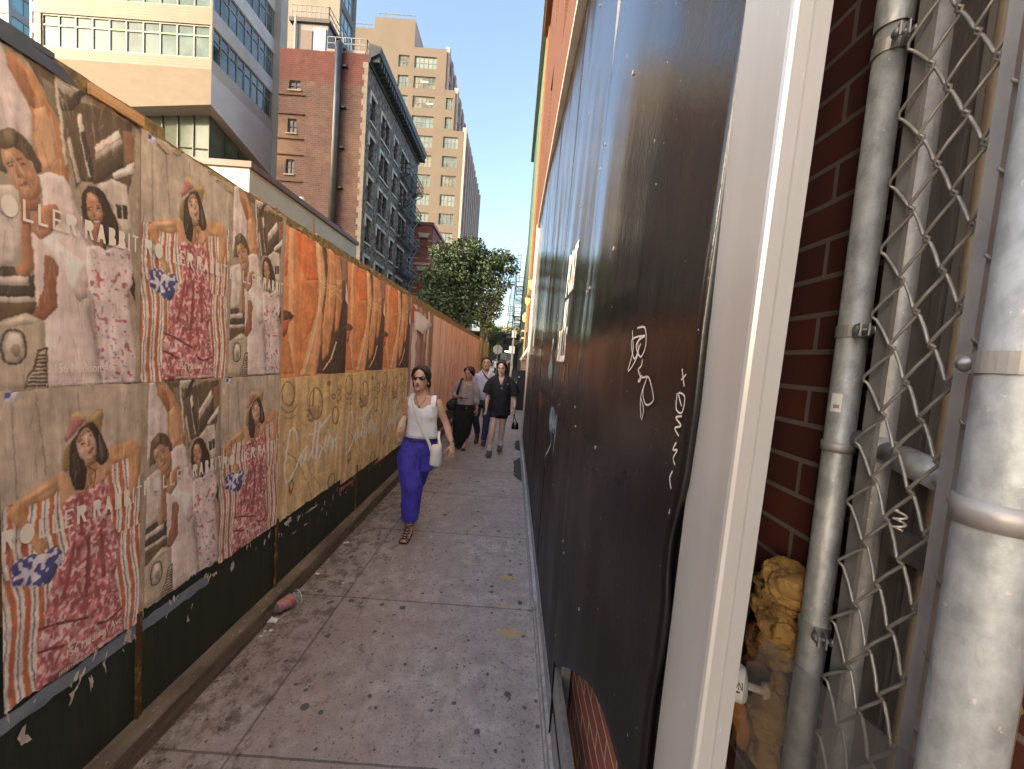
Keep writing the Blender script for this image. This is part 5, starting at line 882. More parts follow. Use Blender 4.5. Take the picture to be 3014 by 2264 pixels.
# ------------------------------------------------------------------ people
def skin_mat(name, c, c2): return mat(name, c, c2, sc=14, rough=.5, bmp=.05, bsc=80, spec=.4)
SK1 = skin_mat('tanned skin', (.66, .40, .30), (.57, .32, .235)); SK2 = skin_mat('olive skin', (.56, .32, .235), (.48, .26, .185)); SK3 = skin_mat('pale skin', (.72, .49, .41), (.64, .40, .33)); SK4 = skin_mat('ruddy skin', (.60, .34, .26), (.52, .27, .20))
HAIR = mat('dark brown hair', (.030, .018, .013), (.012, .008, .006), sc=5, rough=.45, bmp=.6, bsc=30, stretch=(30, 30, 2))
EYE = mat('dark eye', (.02, .014, .012), rough=.3); LIP = mat('lip', (.34, .12, .10), rough=.5)

def head(b, c, h, yaw=0.0, pitch=0.0, wide=1.0):
    """egg shaped head with jaw, nose, brow and ears; c = centre, h = chin to crown"""
    M = Matrix.Rotation(yaw, 3, 'Z') @ Matrix.Rotation(pitch, 3, 'X'); c = Vector(c)
    P = lambda x, y, z: c + M @ Vector((x * h * wide, y * h, z * h))
    prof = [(-.50, -.27, .10, .08), (-.46, -.23, .18, .16), (-.38, -.16, .25, .26), (-.25, -.09, .295, .345), (-.10, -.04, .325, .385), (.05, 0, .340, .415), (.20, .02, .338, .415), (.32, .03, .300, .37), (.42, .03, .225, .28), (.485, .03, .12, .15), (.50, .03, .03, .04)]
    vs = []; seg = 22
    for z, yo, a, d in prof:
        for k in range(seg):
            t = 2 * math.pi * k / seg; vs.append(P(a * math.cos(t), yo + d * math.sin(t), z))
    n = len(prof)
    b.add(vs, [(i * seg + k, i * seg + (k + 1) % seg, (i + 1) * seg + (k + 1) % seg, (i + 1) * seg + k) for i in range(n - 1) for k in range(seg)] + [tuple(range(seg))[::-1], tuple((n - 1) * seg + k for k in range(seg))])
    b.smooth_tube([P(0, -.40, .06), P(0, -.455, -.06), P(0, -.50, -.14), P(0, -.44, -.17)], [.028 * h, .045 * h, .065 * h, .04 * h], 10)
    b.ball(P(0, -.41, .10), (.22 * h, .045 * h, .03 * h), 12, 8, M); b.ball(P(0, -.40, -.44), (.09 * h, .07 * h, .06 * h), 10, 7, M)
    b.ball(P(0, -.405, -.285), (.105 * h, .05 * h, .045 * h), 10, 7, M)
    for s in (-1, 1):
        b.ball(P(.335 * s, .03, -.02), (.035 * h, .07 * h, .12 * h), 10, 8, M); b.ball(P(.19 * s, -.30, -.10), (.10 * h, .09 * h, .09 * h), 10, 8, M)
    return P, M
def face_parts(P, M, h, fig, glasses=False):
    if not glasses:
        for s in (-1, 1):
            q = MB().ball(P(.15 * s, -.392, .03), (.068 * h, .03 * h, .026 * h), 12, 7, M); fig.b(q, 'eye', EYE)
            q = MB().smooth_tube([P(.06 * s, -.458, .108), P(.16 * s, -.44, .135), P(.26 * s, -.362, .108)], [.012 * h, .018 * h, .008 * h], 7); fig.b(q, 'eyebrow', HAIR)
    q = MB().smooth_tube([P(-.125, -.425, -.275), P(-.045, -.470, -.262), P(.045, -.470, -.262), P(.125, -.425, -.275)], [(.006 * h, .010 * h), (.018 * h, .026 * h), (.018 * h, .026 * h), (.006 * h, .010 * h)], 8, ref=(0, 0, 1)); fig.b(q, 'mouth', LIP)
def hand(b, w, d, across, size=1.0, curl=.35, spread=0.0):
    """palm, four fingers of different length with two knuckle bends, thumb off the side"""
    w = Vector(w); d = Vector(d).normalized(); a = Vector(across); a = (a - d * a.dot(d)).normalized(); nrm = d.cross(a)
    pal = .088 * size
    b.tube([w - d * .02, w + d * .02, w + d * pal * .6, w + d * pal], [(.024 * size, .018 * size), (.030 * size, .016 * size), (.038 * size, .015 * size), (.036 * size, .012 * size)], 12, ref=a)
    for k, (ln, ofs) in enumerate(((.062, .029), (.072, .010), (.067, -.010), (.052, -.028))):
        p = w + d * (pal - .012) + a * ofs * size; ang = 0; pts = [p]; q = (d + a * (ofs * (3 + 10 * spread))).normalized()
        for j, fr in enumerate((.44, .32, .28)):
            ang += curl * (.7 + .25 * j + .12 * k)
            pts.append(pts[-1] + (q * math.cos(ang) + nrm * math.sin(ang)) * (ln * fr * size + (.006 if j == 0 else 0)))
        b.smooth_tube(pts, [.0088 * size, .0085 * size, .0078 * size, .0062 * size], 8, sub=3)
    p = w + d * .018 * size + a * .026 * size
    b.smooth_tube([p, p + (d * .5 + a * .8 + nrm * .25).normalized() * .034 * size, p + (d * .75 + a * .62 + nrm * .4).normalized() * .058 * size, p + (d * .95 + a * .35 + nrm * .5).normalized() * .08 * size], [.013 * size, .0115 * size, .0098 * size, .0075 * size], 8, sub=3)
def folds(seed, amp, sx=22, sz=7):
    return lambda co: amp * (mnoise.noise((co.x * sx, co.y * sx + seed, co.z * sz)) + .5 * mnoise.noise((co.x * sx * 2.1, co.y * sx * 2.1, co.z * sz * 2.6 + seed)))
class Fig:
    """a person standing at (x, y); every coordinate below is measured from the feet"""
    def __init__(s, label, x, y, group=None):
        s.o = Vector((x, y, 0)); s.root = thing('person', label, 'person', (x, y, 0), group)
    def q(s, me, name, m, parent=None, smooth=True):
        me.transform(Matrix.Translation(s.o)); return put(name, me, m, parent or s.root, smooth)
    def b(s, mb, name, m, parent=None, smooth=True): return s.q(mb.mesh(), name, m, parent, smooth)

def loft(b, rows, seg=22):     # rows: (x, y, z, a, d)
    b.smooth_tube([r[:3] for r in rows], [(r[3], r[4]) for r in rows], seg, ref=(1, 0, 0)); return b
def shoe(b, heel, toe, w=.042, h=.055):
    hl, te = Vector(heel), Vector(toe); d = te - hl
    b.smooth_tube([hl - d * .04 + Vector((0, 0, h * .5)), hl + d * .15 + Vector((0, 0, h * .62)), hl + d * .5 + Vector((0, 0, h * .55)), hl + d * .85 + Vector((0, 0, h * .42)), te + Vector((0, 0, h * .36))], [(w * .6, h * .45), (w * .82, h * .6), (w * .9, h * .52), (w, h * .4), (w * .6, h * .26)], 14, ref=(1, 0, 0))

# ---- woman in white tank top and blue trousers
f = Fig('woman in white tank top, sunglasses and baggy blue trousers walking alone', -.91, 3.69)
b = MB()
P, M = head(b, (.047, -.045, 1.532), .222, yaw=-.10, pitch=.04, wide=.92)
b.smooth_tube([(.050, -.005, 1.45), (.056, .0, 1.40), (.062, .005, 1.34)], [.050, .052, .070], 16)
loft(b, [(.068, .0, 1.372, .035, .045), (.068, .0, 1.352, .105, .06), (.068, -.002, 1.32, .142, .078), (.068, -.006, 1.26, .140, .092), (.068, -.01, 1.20, .135, .098), (.07, 0, 1.08, .118, .082), (.07, 0, .98, .128, .088), (.055, 0, .86, .150, .105), (.04, 0, .78, .145, .10)])
L_arm = [(.196, .005, 1.325), (.222, .005, 1.27), (.258, .018, 1.18), (.297, .030, 1.095), (.335, .0, 1.0), (.378, -.035, .905)]
b.smooth_tube(L_arm, [.040, .043, .038, .033, .034, .022], 14); hand(b, (.378, -.035, .905), (.10, -.30, -1), (-.65, -.55, .1), .92, .30, .35)
R_arm = [(-.058, .01, 1.325), (-.082, .02, 1.27), (-.098, .05, 1.18), (-.112, .07, 1.10), (-.120, .0, 1.04), (-.10, -.07, 1.02)]
b.smooth_tube(R_arm, [.040, .042, .037, .033, .032, .022], 14); hand(b, (-.10, -.07, 1.02), (.15, -1, -.25), (0, -.2, 1), .9, .55)
for leg in ([(.02, 0, .86), (.03, -.05, .62), (.035, -.10, .46), (.025, -.10, .25), (.018, -.085, .10)], [(.09, .02, .84), (.065, .06, .62), (.03, .10, .46), (-.04, .25, .33), (-.075, .36, .24)]):
    b.smooth_tube(leg, [.085, .066, .052, .045, .034], 14)
b.smooth_tube([(.018, -.07, .07), (.016, -.12, .045), (.013, -.19, .026), (.012, -.235, .02)], [.034, (.038, .03), (.044, .022), (.035, .014)], 12, ref=(1, 0, 0))
for k in range(5): b.ball((-.016 + .0145 * k, -.243 + .004 * abs(k - 3.2), .017), (.0085, .014, .009), 8, 6)
b.smooth_tube([(-.075, .36, .24), (-.075, .385, .19), (-.075, .37, .13), (-.075, .34, .08)], [.032, .036, .04, .03], 12)
f.q(fuse(b, .0052, 2), 'body', SK1)
face_parts(P, M, .222, f, glasses=True)
# hair drawn back with strands at the jaw
b = MB(); b.ball(P(0, .085, .115), (.084, .096, .098), 20, 14, M); b.ball(P(0, .30, -.22), (.05, .045, .07), 14, 10)
b.smooth_tube([P(-.06, -.24, .46), P(-.27, -.23, .33), P(-.36, -.12, .10), P(-.375, -.02, -.12), P(-.36, .04, -.36), P(-.33, .02, -.46)], [.016, .020, .018, .015, .012, .005], 10)
b.smooth_tube([P(.02, -.24, .46), P(.26, -.23, .34), P(.36, -.12, .10), P(.385, -.02, -.12), P(.38, .05, -.32), P(.35, .0, -.42)], [.016, .021, .020, .018, .014, .005], 10)
me = fuse(b, .006, 2, push=folds(2, .004, 40, 8)); f.q(me, 'hair', HAIR)
g = MB()
for s in (-1, 1): g.ball(P(.155 * s, -.40, .045), (.034, .010, .022), 14, 8, M)
g.bar(P(-.05, -.435, .07), P(.05, -.435, .07), .006)
for s in (-1, 1): g.bar(P(.29 * s, -.36, .085), P(.37 * s, .02, .05), .004, .012)
f.b(g, 'sunglasses', mat('brown lens', (.05, .016, .014), (.025, .01, .01), sc=8, rough=.08, spec=.9))
ear = MB().ball(P(.37, -.06, -.19), (.006, .006, .012), 8, 6); f.b(ear, 'earring', mat('pearl', (.8, .78, .74), rough=.2))
WT = mat('white ribbed cotton', (.88, .87, .90), (.80, .79, .84), sc=12, rough=.8, bmp=.3, bsc=90)
b = MB(); loft(b, [(.070, -.002, 1.30, .105, .07), (.070, -.006, 1.265, .143, .096), (.069, -.012, 1.20, .146, .108), (.070, -.005, 1.12, .140, .10), (.071, 0, 1.03, .148, .104), (.071, 0, .975, .154, .108)])
for s, x in ((-1, -.040), (1, .182)):
    b.smooth_tube([(x - s * .002, -.080, 1.26), (x - s * .004, -.070, 1.32), (x - s * .010, -.02, 1.360), (x - s * .008, .03, 1.355), (x, .07, 1.29)], [(.027, .0075)] * 5, 12, ref=(1, 0, 0))
me = fuse(b, .005, 3, push=folds(4, .0035, 15, 12), cut=lambda co: co.y < -.03 and co.z > 1.252 + 1.9 * (co.x - .072) ** 2 * 6 and abs(co.x - .072) < .079)
f.q(me, 'tank_top', WT)
b = MB().lathe([(.162, .962), (.164, .985), (.158, .985), (.157, .962)], (0, 0, 0), seg=40)
for i, v in enumerate(b.v): b.v[i] = (.071 + v[0], v[1] * .71, v[2])
f.b(b, 'hem', mat('white hem', (.66, .64, .68), rough=.8))
BT = mat('blue cotton', (.075, .06, .50), (.045, .036, .33), sc=7, rough=.8, bmp=.35, bsc=60)
b = MB(); loft(b, [(.068, 0, .985, .138, .092), (.062, 0, .93, .152, .110), (.042, 0, .84, .172, .128), (.035, 0, .77, .16, .12)])
b.smooth_tube([(-.005, -.01, .84), (-.012, -.03, .72), (.005, -.06, .60), (.03, -.095, .46), (.028, -.10, .32), (.026, -.095, .20), (.024, -.09, .172)], [(.125, .12), (.118, .12), (.112, .105), (.100, .09), (.092, .08), (.080, .072), (.066, .062)], 18, ref=(1, 0, 0))
b.smooth_tube([(.105, .0, .84), (.090, .02, .72), (.065, .05, .60), (.03, .10, .47), (-.035, .22, .36), (-.065, .31, .28)], [(.10, .11), (.098, .11), (.085, .10), (.072, .085), (.068, .08), (.06, .065)], 18, ref=(1, 0, 0))
b.ball((-.115, -.02, .74), (.028, .07, .085), 12, 8); b.ball((.185, .0, .72), (.022, .07, .085), 12, 8)
f.q(fuse(b, .007, 2, push=lambda co: folds(8, .009, 13, 5)(co) + .012 * (.3 - abs(mnoise.noise((co.x * 16 + co.z * 5, co.y * 14 + 3, co.z * 6)))) + .007 * (.3 - abs(mnoise.noise((co.x * 30 - co.z * 9, co.y * 24, co.z * 15))))), 'trousers', BT)
b = MB().obox((.155, -.105, 0), (.86, .5, 0), (.5, -.86, 0), -.055, .06, 0, .012, .66, .80); f.b(b, 'cargo_pocket', BT, smooth=False)
b = MB().lathe([(.160, .925), (.158, .96), (.152, .96), (.153, .925)], seg=40)
for i, v in enumerate(b.v): b.v[i] = (.064 + v[0], v[1] * .745, v[2])
f.b(b, 'waistband', mat('navy band', (.03, .025, .17), rough=.8))
SND = mat('dark strap leather', (.035, .025, .022), rough=.5)
b = MB(); b.smooth_tube([(.018, -.06, .008), (.015, -.13, .008), (.012, -.20, .008), (.012, -.262, .009)], [(.036, .007), (.038, .007), (.048, .007), (.036, .006)], 14, ref=(1, 0, 0))
for y, z, w in ((-.215, .040, .044), (-.19, .048, .042), (-.16, .060, .040), (-.13, .074, .038), (-.10, .092, .038)):
    for s in (-1, 1): b.smooth_tube([(.014 - s * w, y + .02, z * .35), (.014 - s * w * .5, y, z * .97), (.014 + s * w * .5, y - .025, z * .90), (.014 + s * w, y - .03, z * .28)], .0042, 6)
for z in (.115, .14): b.smooth_tube([(.018 + .042 * math.cos(k * .4), -.085 + .042 * math.sin(k * .4), z) for k in range(17)], .004, 6, sub=1)
f.b(b, 'sandal', SND)
b = MB(); b.smooth_tube([(-.075, .41, .18), (-.075, .40, .12), (-.075, .36, .07)], [(.034, .012)] * 3, 10, ref=(1, 0, 0)); f.b(b, 'sandal', SND)
b = MB().lathe([(.030, -.006), (.033, 0), (.030, .006), (.027, 0)], (.364, -.022, .935), (.5, -.35, -1), 22); f.b(b, 'bracelet', mat('silver bracelet', (.6, .58, .52), rough=.25, metal=.9))
b = MB().smooth_tube([(.01, -.07, 1.36), (.035, -.10, 1.30), (.058, -.112, 1.272), (.085, -.10, 1.30), (.11, -.07, 1.36)], .0022, 6); b.ball((.058, -.116, 1.262), .009, 10, 7); f.b(b, 'necklace', mat('dark bead', (.04, .03, .05), rough=.4))
# her white bag
cb = thing('crossbody_bag', 'small white crossbody bag hanging at the hip of the woman in blue trousers', 'handbag', (-.91 + .245, 3.55, .72))
WB = mat('white leather', (.78, .76, .70), (.68, .65, .58), sc=8, rough=.45, bmp=.1, bsc=60)
b = MB(); b.smooth_tube([(-.665, 3.545, .725), (-.663, 3.545, .75), (-.661, 3.545, .86), (-.662, 3.55, .93)], [(.050, .028), (.056, .034), (.055, .032), (.040, .012)], 20, ref=(.95, .3, 0)); bo = fuse(b, .005, 2)
put('bag_body', bo, WB, cb, True)
MB().grid(10, 2, lambda u, v: (-.712 + .10 * u, 3.512 - .004 * math.sin(3.1 * u) - .003 * v + .028 * u, .868 + .006 * v)).build('zip', mat('bag zip', (.5, .47, .42), rough=.4, metal=.4), cb)
b = MB().smooth_tube([(-.91 - .018, 3.69 - .085, 1.325), (-.91 + .02, 3.69 - .115, 1.23), (-.91 + .10, 3.69 - .128, 1.06), (-.91 + .175, 3.69 - .135, .93), (-.91 + .205, 3.69 - .155, .86), (-.91 + .215, 3.69 - .165, .83)], [(.0145, .004)] * 6, 10, ref=(.8, 0, .6))
b.smooth_tube([(-.91 - .018, 3.69 - .085, 1.325), (-.91 - .022, 3.69 - .02, 1.382), (-.91 - .01, 3.69 + .06, 1.34)], [(.0145, .004)] * 3, 10, ref=(1, 0, 0))
b.smooth_tube([(-.91 + .285, 3.56, .90), (-.91 + .255, 3.60, .97), (-.91 + .235, 3.70, 1.02)], [(.013, .004)] * 3, 10, ref=(1, 0, 0)); b.build('strap', WB, cb, True)
b = MB()
for p, q in (((0, 0, 0), (.03, 0, 0)), ((.03, 0, 0), (.03, 0, .016)), ((.03, 0, .016), (0, 0, .016)), ((0, 0, .016), (0, 0, 0))): b.bar(Vector((-.712, 3.512, .828)) + Vector(p), Vector((-.712, 3.512, .828)) + Vector(q), .005)
b.build('buckle', mat('brushed buckle', (.6, .57, .5), rough=.3, metal=.8), cb)
b = MB(); b.smooth_tube([(-1.01, 3.68, 1.15), (-1.03, 3.67, 1.07), (-1.045, 3.66, .98), (-1.03, 3.66, .90)], [(.022, .03), (.034, .05), (.038, .05), (.022, .03)], 14)
put('tote_bag', fuse(b, .007, 1, push=folds(3, .006)), mat('cream canvas', (.70, .58, .42), (.58, .47, .33), sc=8, rough=.85), None, True, 'limp cream cloth bag tucked under the tank top woman\'s arm', 'bag', loc=(-1.03, 3.67, .9))

# ---- woman in grey shirt looking down at a phone
f = Fig('woman in rolled sleeve grey shirt and long black skirt, smiling down, black shoulder bag', -.84, 7.28)
b = MB(); P, M = head(b, (.025, -.04, 1.455), .225, yaw=-.45, pitch=.28, wide=.95)
b.smooth_tube([(.025, 0, 1.38), (.018, .01, 1.31), (.0, .01, 1.25)], [.05, .052, .075], 14)
loft(b, [(-.01, .0, 1.29, .04, .05), (-.01, 0, 1.265, .12, .065), (-.012, 0, 1.20, .14, .085), (-.02, 0, 1.05, .125, .09), (-.03, 0, .92, .13, .09), (-.03, 0, .80, .145, .105)])
RA = [(-.155, 0, 1.245), (-.20, .01, 1.13), (-.235, .01, 1.03), (-.20, -.09, 1.005), (-.150, -.17, 1.0)]
b.smooth_tube(RA, [.042, .04, .036, .032, .022], 12); hand(b, (-.150, -.17, 1.0), (1, -.35, .02), (-.2, -.5, .8), .95, .5)
LA = [(.135, 0, 1.235), (.175, .01, 1.12), (.192, .02, 1.03), (.20, -.01, .90), (.213, -.02, .77)]
b.smooth_tube(LA, [.042, .04, .036, .032, .021], 12); hand(b, (.213, -.02, .77), (.02, -.15, -1), (-.5, -.8, 0), .95, .35)
for x, y in ((-.08, .02), (.015, -.04)): b.smooth_tube([(x, y, .8), (x, y, .45), (x + .01, y, .06)], [.08, .055, .036], 12)
b.smooth_tube([(.02, -.05, .07), (.018, -.11, .05), (.016, -.19, .03)], [.035, (.038, .03), (.034, .02)], 10, ref=(1, 0, 0))
f.q(fuse(b, .0065, 2), 'body', SK2); face_parts(P, M, .225, f)
b = MB(); b.ball(P(0, .10, .12), (.094, .10, .10), 18, 12, M); b.ball(P(0, .42, -.10), (.06, .055, .065), 12, 9)
for s in (-1, 1): b.smooth_tube([P(.06 * s, -.25, .45), P(.30 * s, -.22, .30), P(.38 * s, -.02, .02), P(.36 * s, .1, -.3)], [.02, .026, .026, .014], 9)
f.q(fuse(b, .007, 2, push=folds(2, .004, 40, 8)), 'hair', HAIR)
GSH = mat('grey pink linen', (.40, .34, .35), (.30, .25, .27), sc=10, rough=.85, bmp=.4, bsc=70)
b = MB(); loft(b, [(-.01, .005, 1.30, .065, .06), (-.012, 0, 1.275, .13, .075), (-.013, -.005, 1.22, .165, .105), (-.02, -.005, 1.05, .155, .115), (-.025, 0, .92, .165, .12), (-.025, 0, .85, .170, .122)])
b.smooth_tube([(-.13, 0, 1.245), (-.195, .01, 1.14), (-.238, .015, 1.03), (-.215, -.06, 1.012)], [.062, .066, .062, .055], 14); b.smooth_tube([(.11, 0, 1.235), (.172, .01, 1.12), (.192, .02, 1.02), (.198, -.005, .90)], [.062, .062, .060, .052], 14)
f.q(fuse(b, .0075, 2, push=folds(14, .008, 18, 10), cut=lambda co: co.y < -.02 and co.z > 1.13 and abs(co.x - .012) < (co.z - 1.12) * .32), 'shirt', GSH)
b = MB()
for s in (-1, 1): b.add([(.012 + s * .075, -.02, 1.325), (.012 + s * .012, -.100, 1.19), (.012 + s * .075, -.112, 1.215), (.012 + s * .105, -.075, 1.285)], [(0, 1, 2, 3), (3, 2, 1, 0)])
f.b(b, 'collar', GSH, smooth=False)
for nm, c in (('cuff', (-.205, -.08, 1.010)), ('cuff', (.199, -.006, .895))):
    ax_ = (1, -.7, 0) if c[0] < 0 else (.08, -.1, -1)
    b = MB().lathe([(.050, -.026), (.053, 0), (.050, .026), (.043, .026), (.043, -.026)], c, ax_, 18); f.b(b, nm, GSH)
b = MB(); loft(b, [(-.028, 0, .90, .148, .105), (-.035, 0, .80, .175, .125), (-.05, 0, .62, .19, .135), (-.06, 0, .42, .175, .14), (-.075, .01, .22, .155, .14), (-.095, .02, .03, .11, .11)])
b.smooth_tube([(.03, 0, .7), (.035, -.02, .45), (.03, -.02, .28)], [(.11, .12), (.095, .11), (.085, .09)], 14, ref=(1, 0, 0))
f.q(fuse(b, .009, 2, push=lambda co: folds(6, .010, 13, 2)(co) + .012 * (.3 - abs(mnoise.noise((co.x * 22, co.y * 18, co.z * 2.5))))), 'skirt', mat('black crepe', (.012, .012, .014), (.008, .008, .01), sc=6, rough=.85))
b = MB(); shoe(b, (.02, -.03, 0), (.016, -.23, 0), .040, .05); f.b(b, 'shoe', SND); b = MB(); shoe(b, (-.07, .04, 0), (-.075, -.15, 0), .040, .05); f.b(b, 'shoe', SND)
b = MB().smooth_tube([(-.02, -.10, 1.27), (.012, -.115, 1.20), (.03, -.112, 1.13), (.02, -.1, 1.27)], .004, 6); b.ball((.02, -.12, 1.15), (.02, .006, .03), 8, 6); f.b(b, 'necklace', mat('gold necklace', (.7, .5, .15), rough=.3, metal=.8))
sb = thing('shoulder_bag', 'black soft shoulder bag hanging beside the grey shirted woman', 'handbag', (-1.08, 7.25, .8)); LB = mat('black leather', (.014, .012, .012), rough=.5, bmp=.2, bsc=40)
b = MB(); b.smooth_tube([(-.84 - .315, 7.25, .72), (-.84 - .29, 7.25, .77), (-.84 - .235, 7.25, .86), (-.84 - .18, 7.25, .96)], [(.03, .03), (.11, .06), (.10, .055), (.05, .02)], 16, ref=(.8, .1, .55)); put('bag_body', fuse(b, .009, 2, push=folds(1, .006)), LB, sb, True)
MB().smooth_tube([(-.84 - .19, 7.22, .95), (-.84 - .155, 7.14, 1.12), (-.84 - .115, 7.19, 1.30), (-.84 - .10, 7.29, 1.335), (-.84 - .14, 7.38, 1.2)], [(.022, .005)] * 5, 10, ref=(1, 0, 0)).build('strap', LB, sb, True)
MB().obox((-.84 - .075, 7.045, 0), (1, -.2, 0), (.2, 1, 0), -.01, .13, -.03, .035, .985, .994).build('phone', mat('phone glass', (.02, .02, .025), rough=.15), None, label='dark mobile phone held flat in the grey shirted woman\'s hand', cat='phone', loc=(-.87, 7.05, .985))

# ---- man in pale shirt
f = Fig('man in pale blue shirt and jeans, chest strap, walking between the two women', -.42, 7.72)
b = MB(); P, M = head(b, (-.112, -.04, 1.645), .245, yaw=-.06, pitch=-.06, wide=1.0)
b.smooth_tube([(-.11, 0, 1.55), (-.108, .01, 1.48), (-.105, .01, 1.42)], [.058, .062, .09], 14)
loft(b, [(-.105, 0, 1.47, .05, .055), (-.105, 0, 1.44, .15, .075), (-.105, 0, 1.36, .18, .10), (-.12, 0, 1.18, .165, .105), (-.14, 0, 1.0, .16, .105), (-.14, 0, .90, .165, .11)])
RA = [(-.285, 0, 1.40), (-.33, .02, 1.25), (-.345, .06, 1.12), (-.32, .02, 1.0), (-.30, -.02, .87)]; LA = [(.08, 0, 1.41), (.13, .02, 1.26), (.15, .08, 1.13), (.15, .04, 1.0), (.15, 0, .88)]
for A, s in ((RA, 1), (LA, -1)): b.smooth_tube(A, [.05, .047, .042, .037, .026], 12); hand(b, A[-1], (.05, -.15, -1), (s * .5, -.8, 0), 1.02, .4)
LG = [[(-.22, 0, .90), (-.255, -.03, .66), (-.262, -.04, .50), (-.235, .12, .30), (-.232, .22, .16)], [(-.06, 0, .90), (-.045, -.04, .62), (-.042, -.06, .48), (-.058, -.06, .25), (-.07, -.05, .08)]]
for A in LG: b.smooth_tube(A, [.085, .068, .055, .05, .04], 12)
f.q(fuse(b, .0065, 2), 'body', SK4); face_parts(P, M, .245, f)
b = MB(); b.ball(P(0, .09, .19), (.090, .098, .088), 18, 12, M); b.ball(P(0, -.15, .42), (.075, .05, .035), 12, 8, M)
for s in (-1, 1): b.smooth_tube([P(.2 * s, -.22, .42), P(.33 * s, -.10, .25), P(.35 * s, .02, .06)], [.022, .022, .012], 9)
f.q(fuse(b, .006, 2, push=folds(5, .004, 50, 20)), 'hair', HAIR)
PSH = mat('pale blue shirting', (.62, .62, .74), (.52, .52, .64), sc=9, rough=.8, bmp=.3, bsc=60)
b = MB(); loft(b, [(-.105, .005, 1.49, .07, .07), (-.105, 0, 1.455, .16, .09), (-.105, 0, 1.37, .20, .12), (-.12, -.01, 1.18, .185, .13), (-.135, -.01, 1.0, .18, .13), (-.14, 0, .95, .176, .125)])
b.smooth_tube([(-.255, 0, 1.41), (-.33, .02, 1.26), (-.35, .06, 1.12), (-.33, .03, 1.05)], [.068, .066, .06, .055], 14); b.smooth_tube([(.05, 0, 1.42), (.13, .02, 1.27), (.155, .08, 1.13), (.152, .05, 1.06)], [.068, .066, .06, .055], 14)
f.q(fuse(b, .008, 2, push=folds(24, .007, 16, 13), cut=lambda co: co.y < -.02 and co.z > 1.40 and abs(co.x + .107) < (co.z - 1.39) * .42), 'shirt', PSH)
b = MB()
for s in (-1, 1): b.add([(-.107 + s * .075, -.02, 1.525), (-.107 + s * .018, -.115, 1.405), (-.107 + s * .085, -.125, 1.415), (-.107 + s * .12, -.075, 1.49)], [(0, 1, 2, 3), (3, 2, 1, 0)])
f.b(b, 'collar', PSH, smooth=False)
b = MB().smooth_tube([(-.20, -.06, 1.49), (-.12, -.125, 1.40), (-.02, -.145, 1.31), (.07, -.13, 1.19)], [(.017, .004)] * 4, 8, ref=(.6, 0, .8)); f.b(b, 'chest_strap', mat('patterned strap', (.16, .06, .06), (.03, .03, .05), sc=60, rough=.7))
JN = mat('dark denim', (.035, .05, .095), (.055, .072, .12), sc=8, rough=.85, bmp=.2, bsc=120)
b = MB(); loft(b, [(-.14, 0, .96, .165, .115), (-.14, 0, .86, .18, .125), (-.14, 0, .80, .165, .115)])
for A in LG: b.smooth_tube([A[0], A[1], A[2], A[3], A[4][:2] + (A[4][2] + .03,)], [.096, .085, .072, .066, .06], 14)
f.q(fuse(b, .008, 2, push=folds(11, .006, 18, 14)), 'jeans', JN)
b = MB().lathe([(.174, .945), (.176, .985), (.168, .985), (.168, .945)], seg=36)
for i, v in enumerate(b.v): b.v[i] = (-.14 + v[0], v[1] * .72, v[2])
f.b(b, 'belt', mat('brown belt', (.13, .05, .03), rough=.5))
BS = mat('brown suede', (.15, .065, .04), (.11, .045, .03), sc=20, rough=.8)
b = MB(); shoe(b, (-.07, -.02, .012), (-.07, -.27, .012), .046, .065); b.smooth_tube([(-.07, -.03, .03), (-.068, -.04, .12)], [.05, .045], 12); f.b(b, 'shoe', BS)
b = MB(); b.smooth_tube([(-.232, .24, .20), (-.232, .25, .12), (-.232, .18, .05), (-.232, .07, .03), (-.232, .02, .03)], [(.044, .044), (.046, .055), (.046, .045), (.048, .03), (.03, .02)], 14, ref=(1, 0, 0)); f.b(b, 'shoe', BS)
b = MB(); b.smooth_tube([(-.07, -.01, .008), (-.07, -.15, .008), (-.07, -.285, .010)], [(.040, .008), (.046, .008), (.032, .008)], 12, ref=(1, 0, 0)); f.b(b, 'shoe_sole', mat('pale sole', (.6, .55, .48), rough=.6))

# ---- woman in black
f = Fig('woman in oversized black shirt and shorts with white socks, looking down', -.25, 7.0)
b = MB(); P, M = head(b, (.045, -.055, 1.612), .25, yaw=-.12, pitch=.30, wide=.86)
b.smooth_tube([(.045, 0, 1.53), (.05, .015, 1.46), (.052, .015, 1.40)], [.052, .054, .08], 14)
loft(b, [(.052, .01, 1.45, .045, .05), (.052, .01, 1.42, .14, .07), (.052, 0, 1.34, .165, .095), (.055, 0, 1.15, .15, .10), (.06, 0, .98, .155, .105), (.06, 0, .80, .17, .12)])
RA = [(-.115, 0, 1.38), (-.155, .01, 1.22), (-.172, .02, 1.09), (-.182, -.03, .97), (-.188, -.06, .86)]; LA = [(.225, 0, 1.38), (.285, .01, 1.22), (.308, .02, 1.09), (.318, -.03, .97), (.325, -.06, .86)]
for A, s in ((RA, 1), (LA, -1)): b.smooth_tube(A, [.05, .046, .04, .036, .024], 12)
hand(b, RA[-1], (.0, -.12, -1), (.5, -.8, 0), .98, .35); hand(b, LA[-1], (.02, -.1, -1), (-.5, -.8, 0), .98, .75)
LG = [[(-.02, 0, .80), (-.035, -.07, .62), (-.045, -.12, .50), (-.055, -.13, .36), (-.066, -.13, .20), (-.072, -.12, .09)], [(.13, .02, .80), (.128, .04, .62), (.125, .06, .51), (.12, .10, .38), (.115, .15, .23), (.11, .17, .12)]]
for A in LG: b.smooth_tube(A, [.09, .070, .056, .058, .038, .034], 14)
f.q(fuse(b, .0065, 2), 'body', SK3); face_parts(P, M, .25, f)
b = MB(); b.ball(P(0, .10, .15), (.090, .105, .105), 18, 12, M)
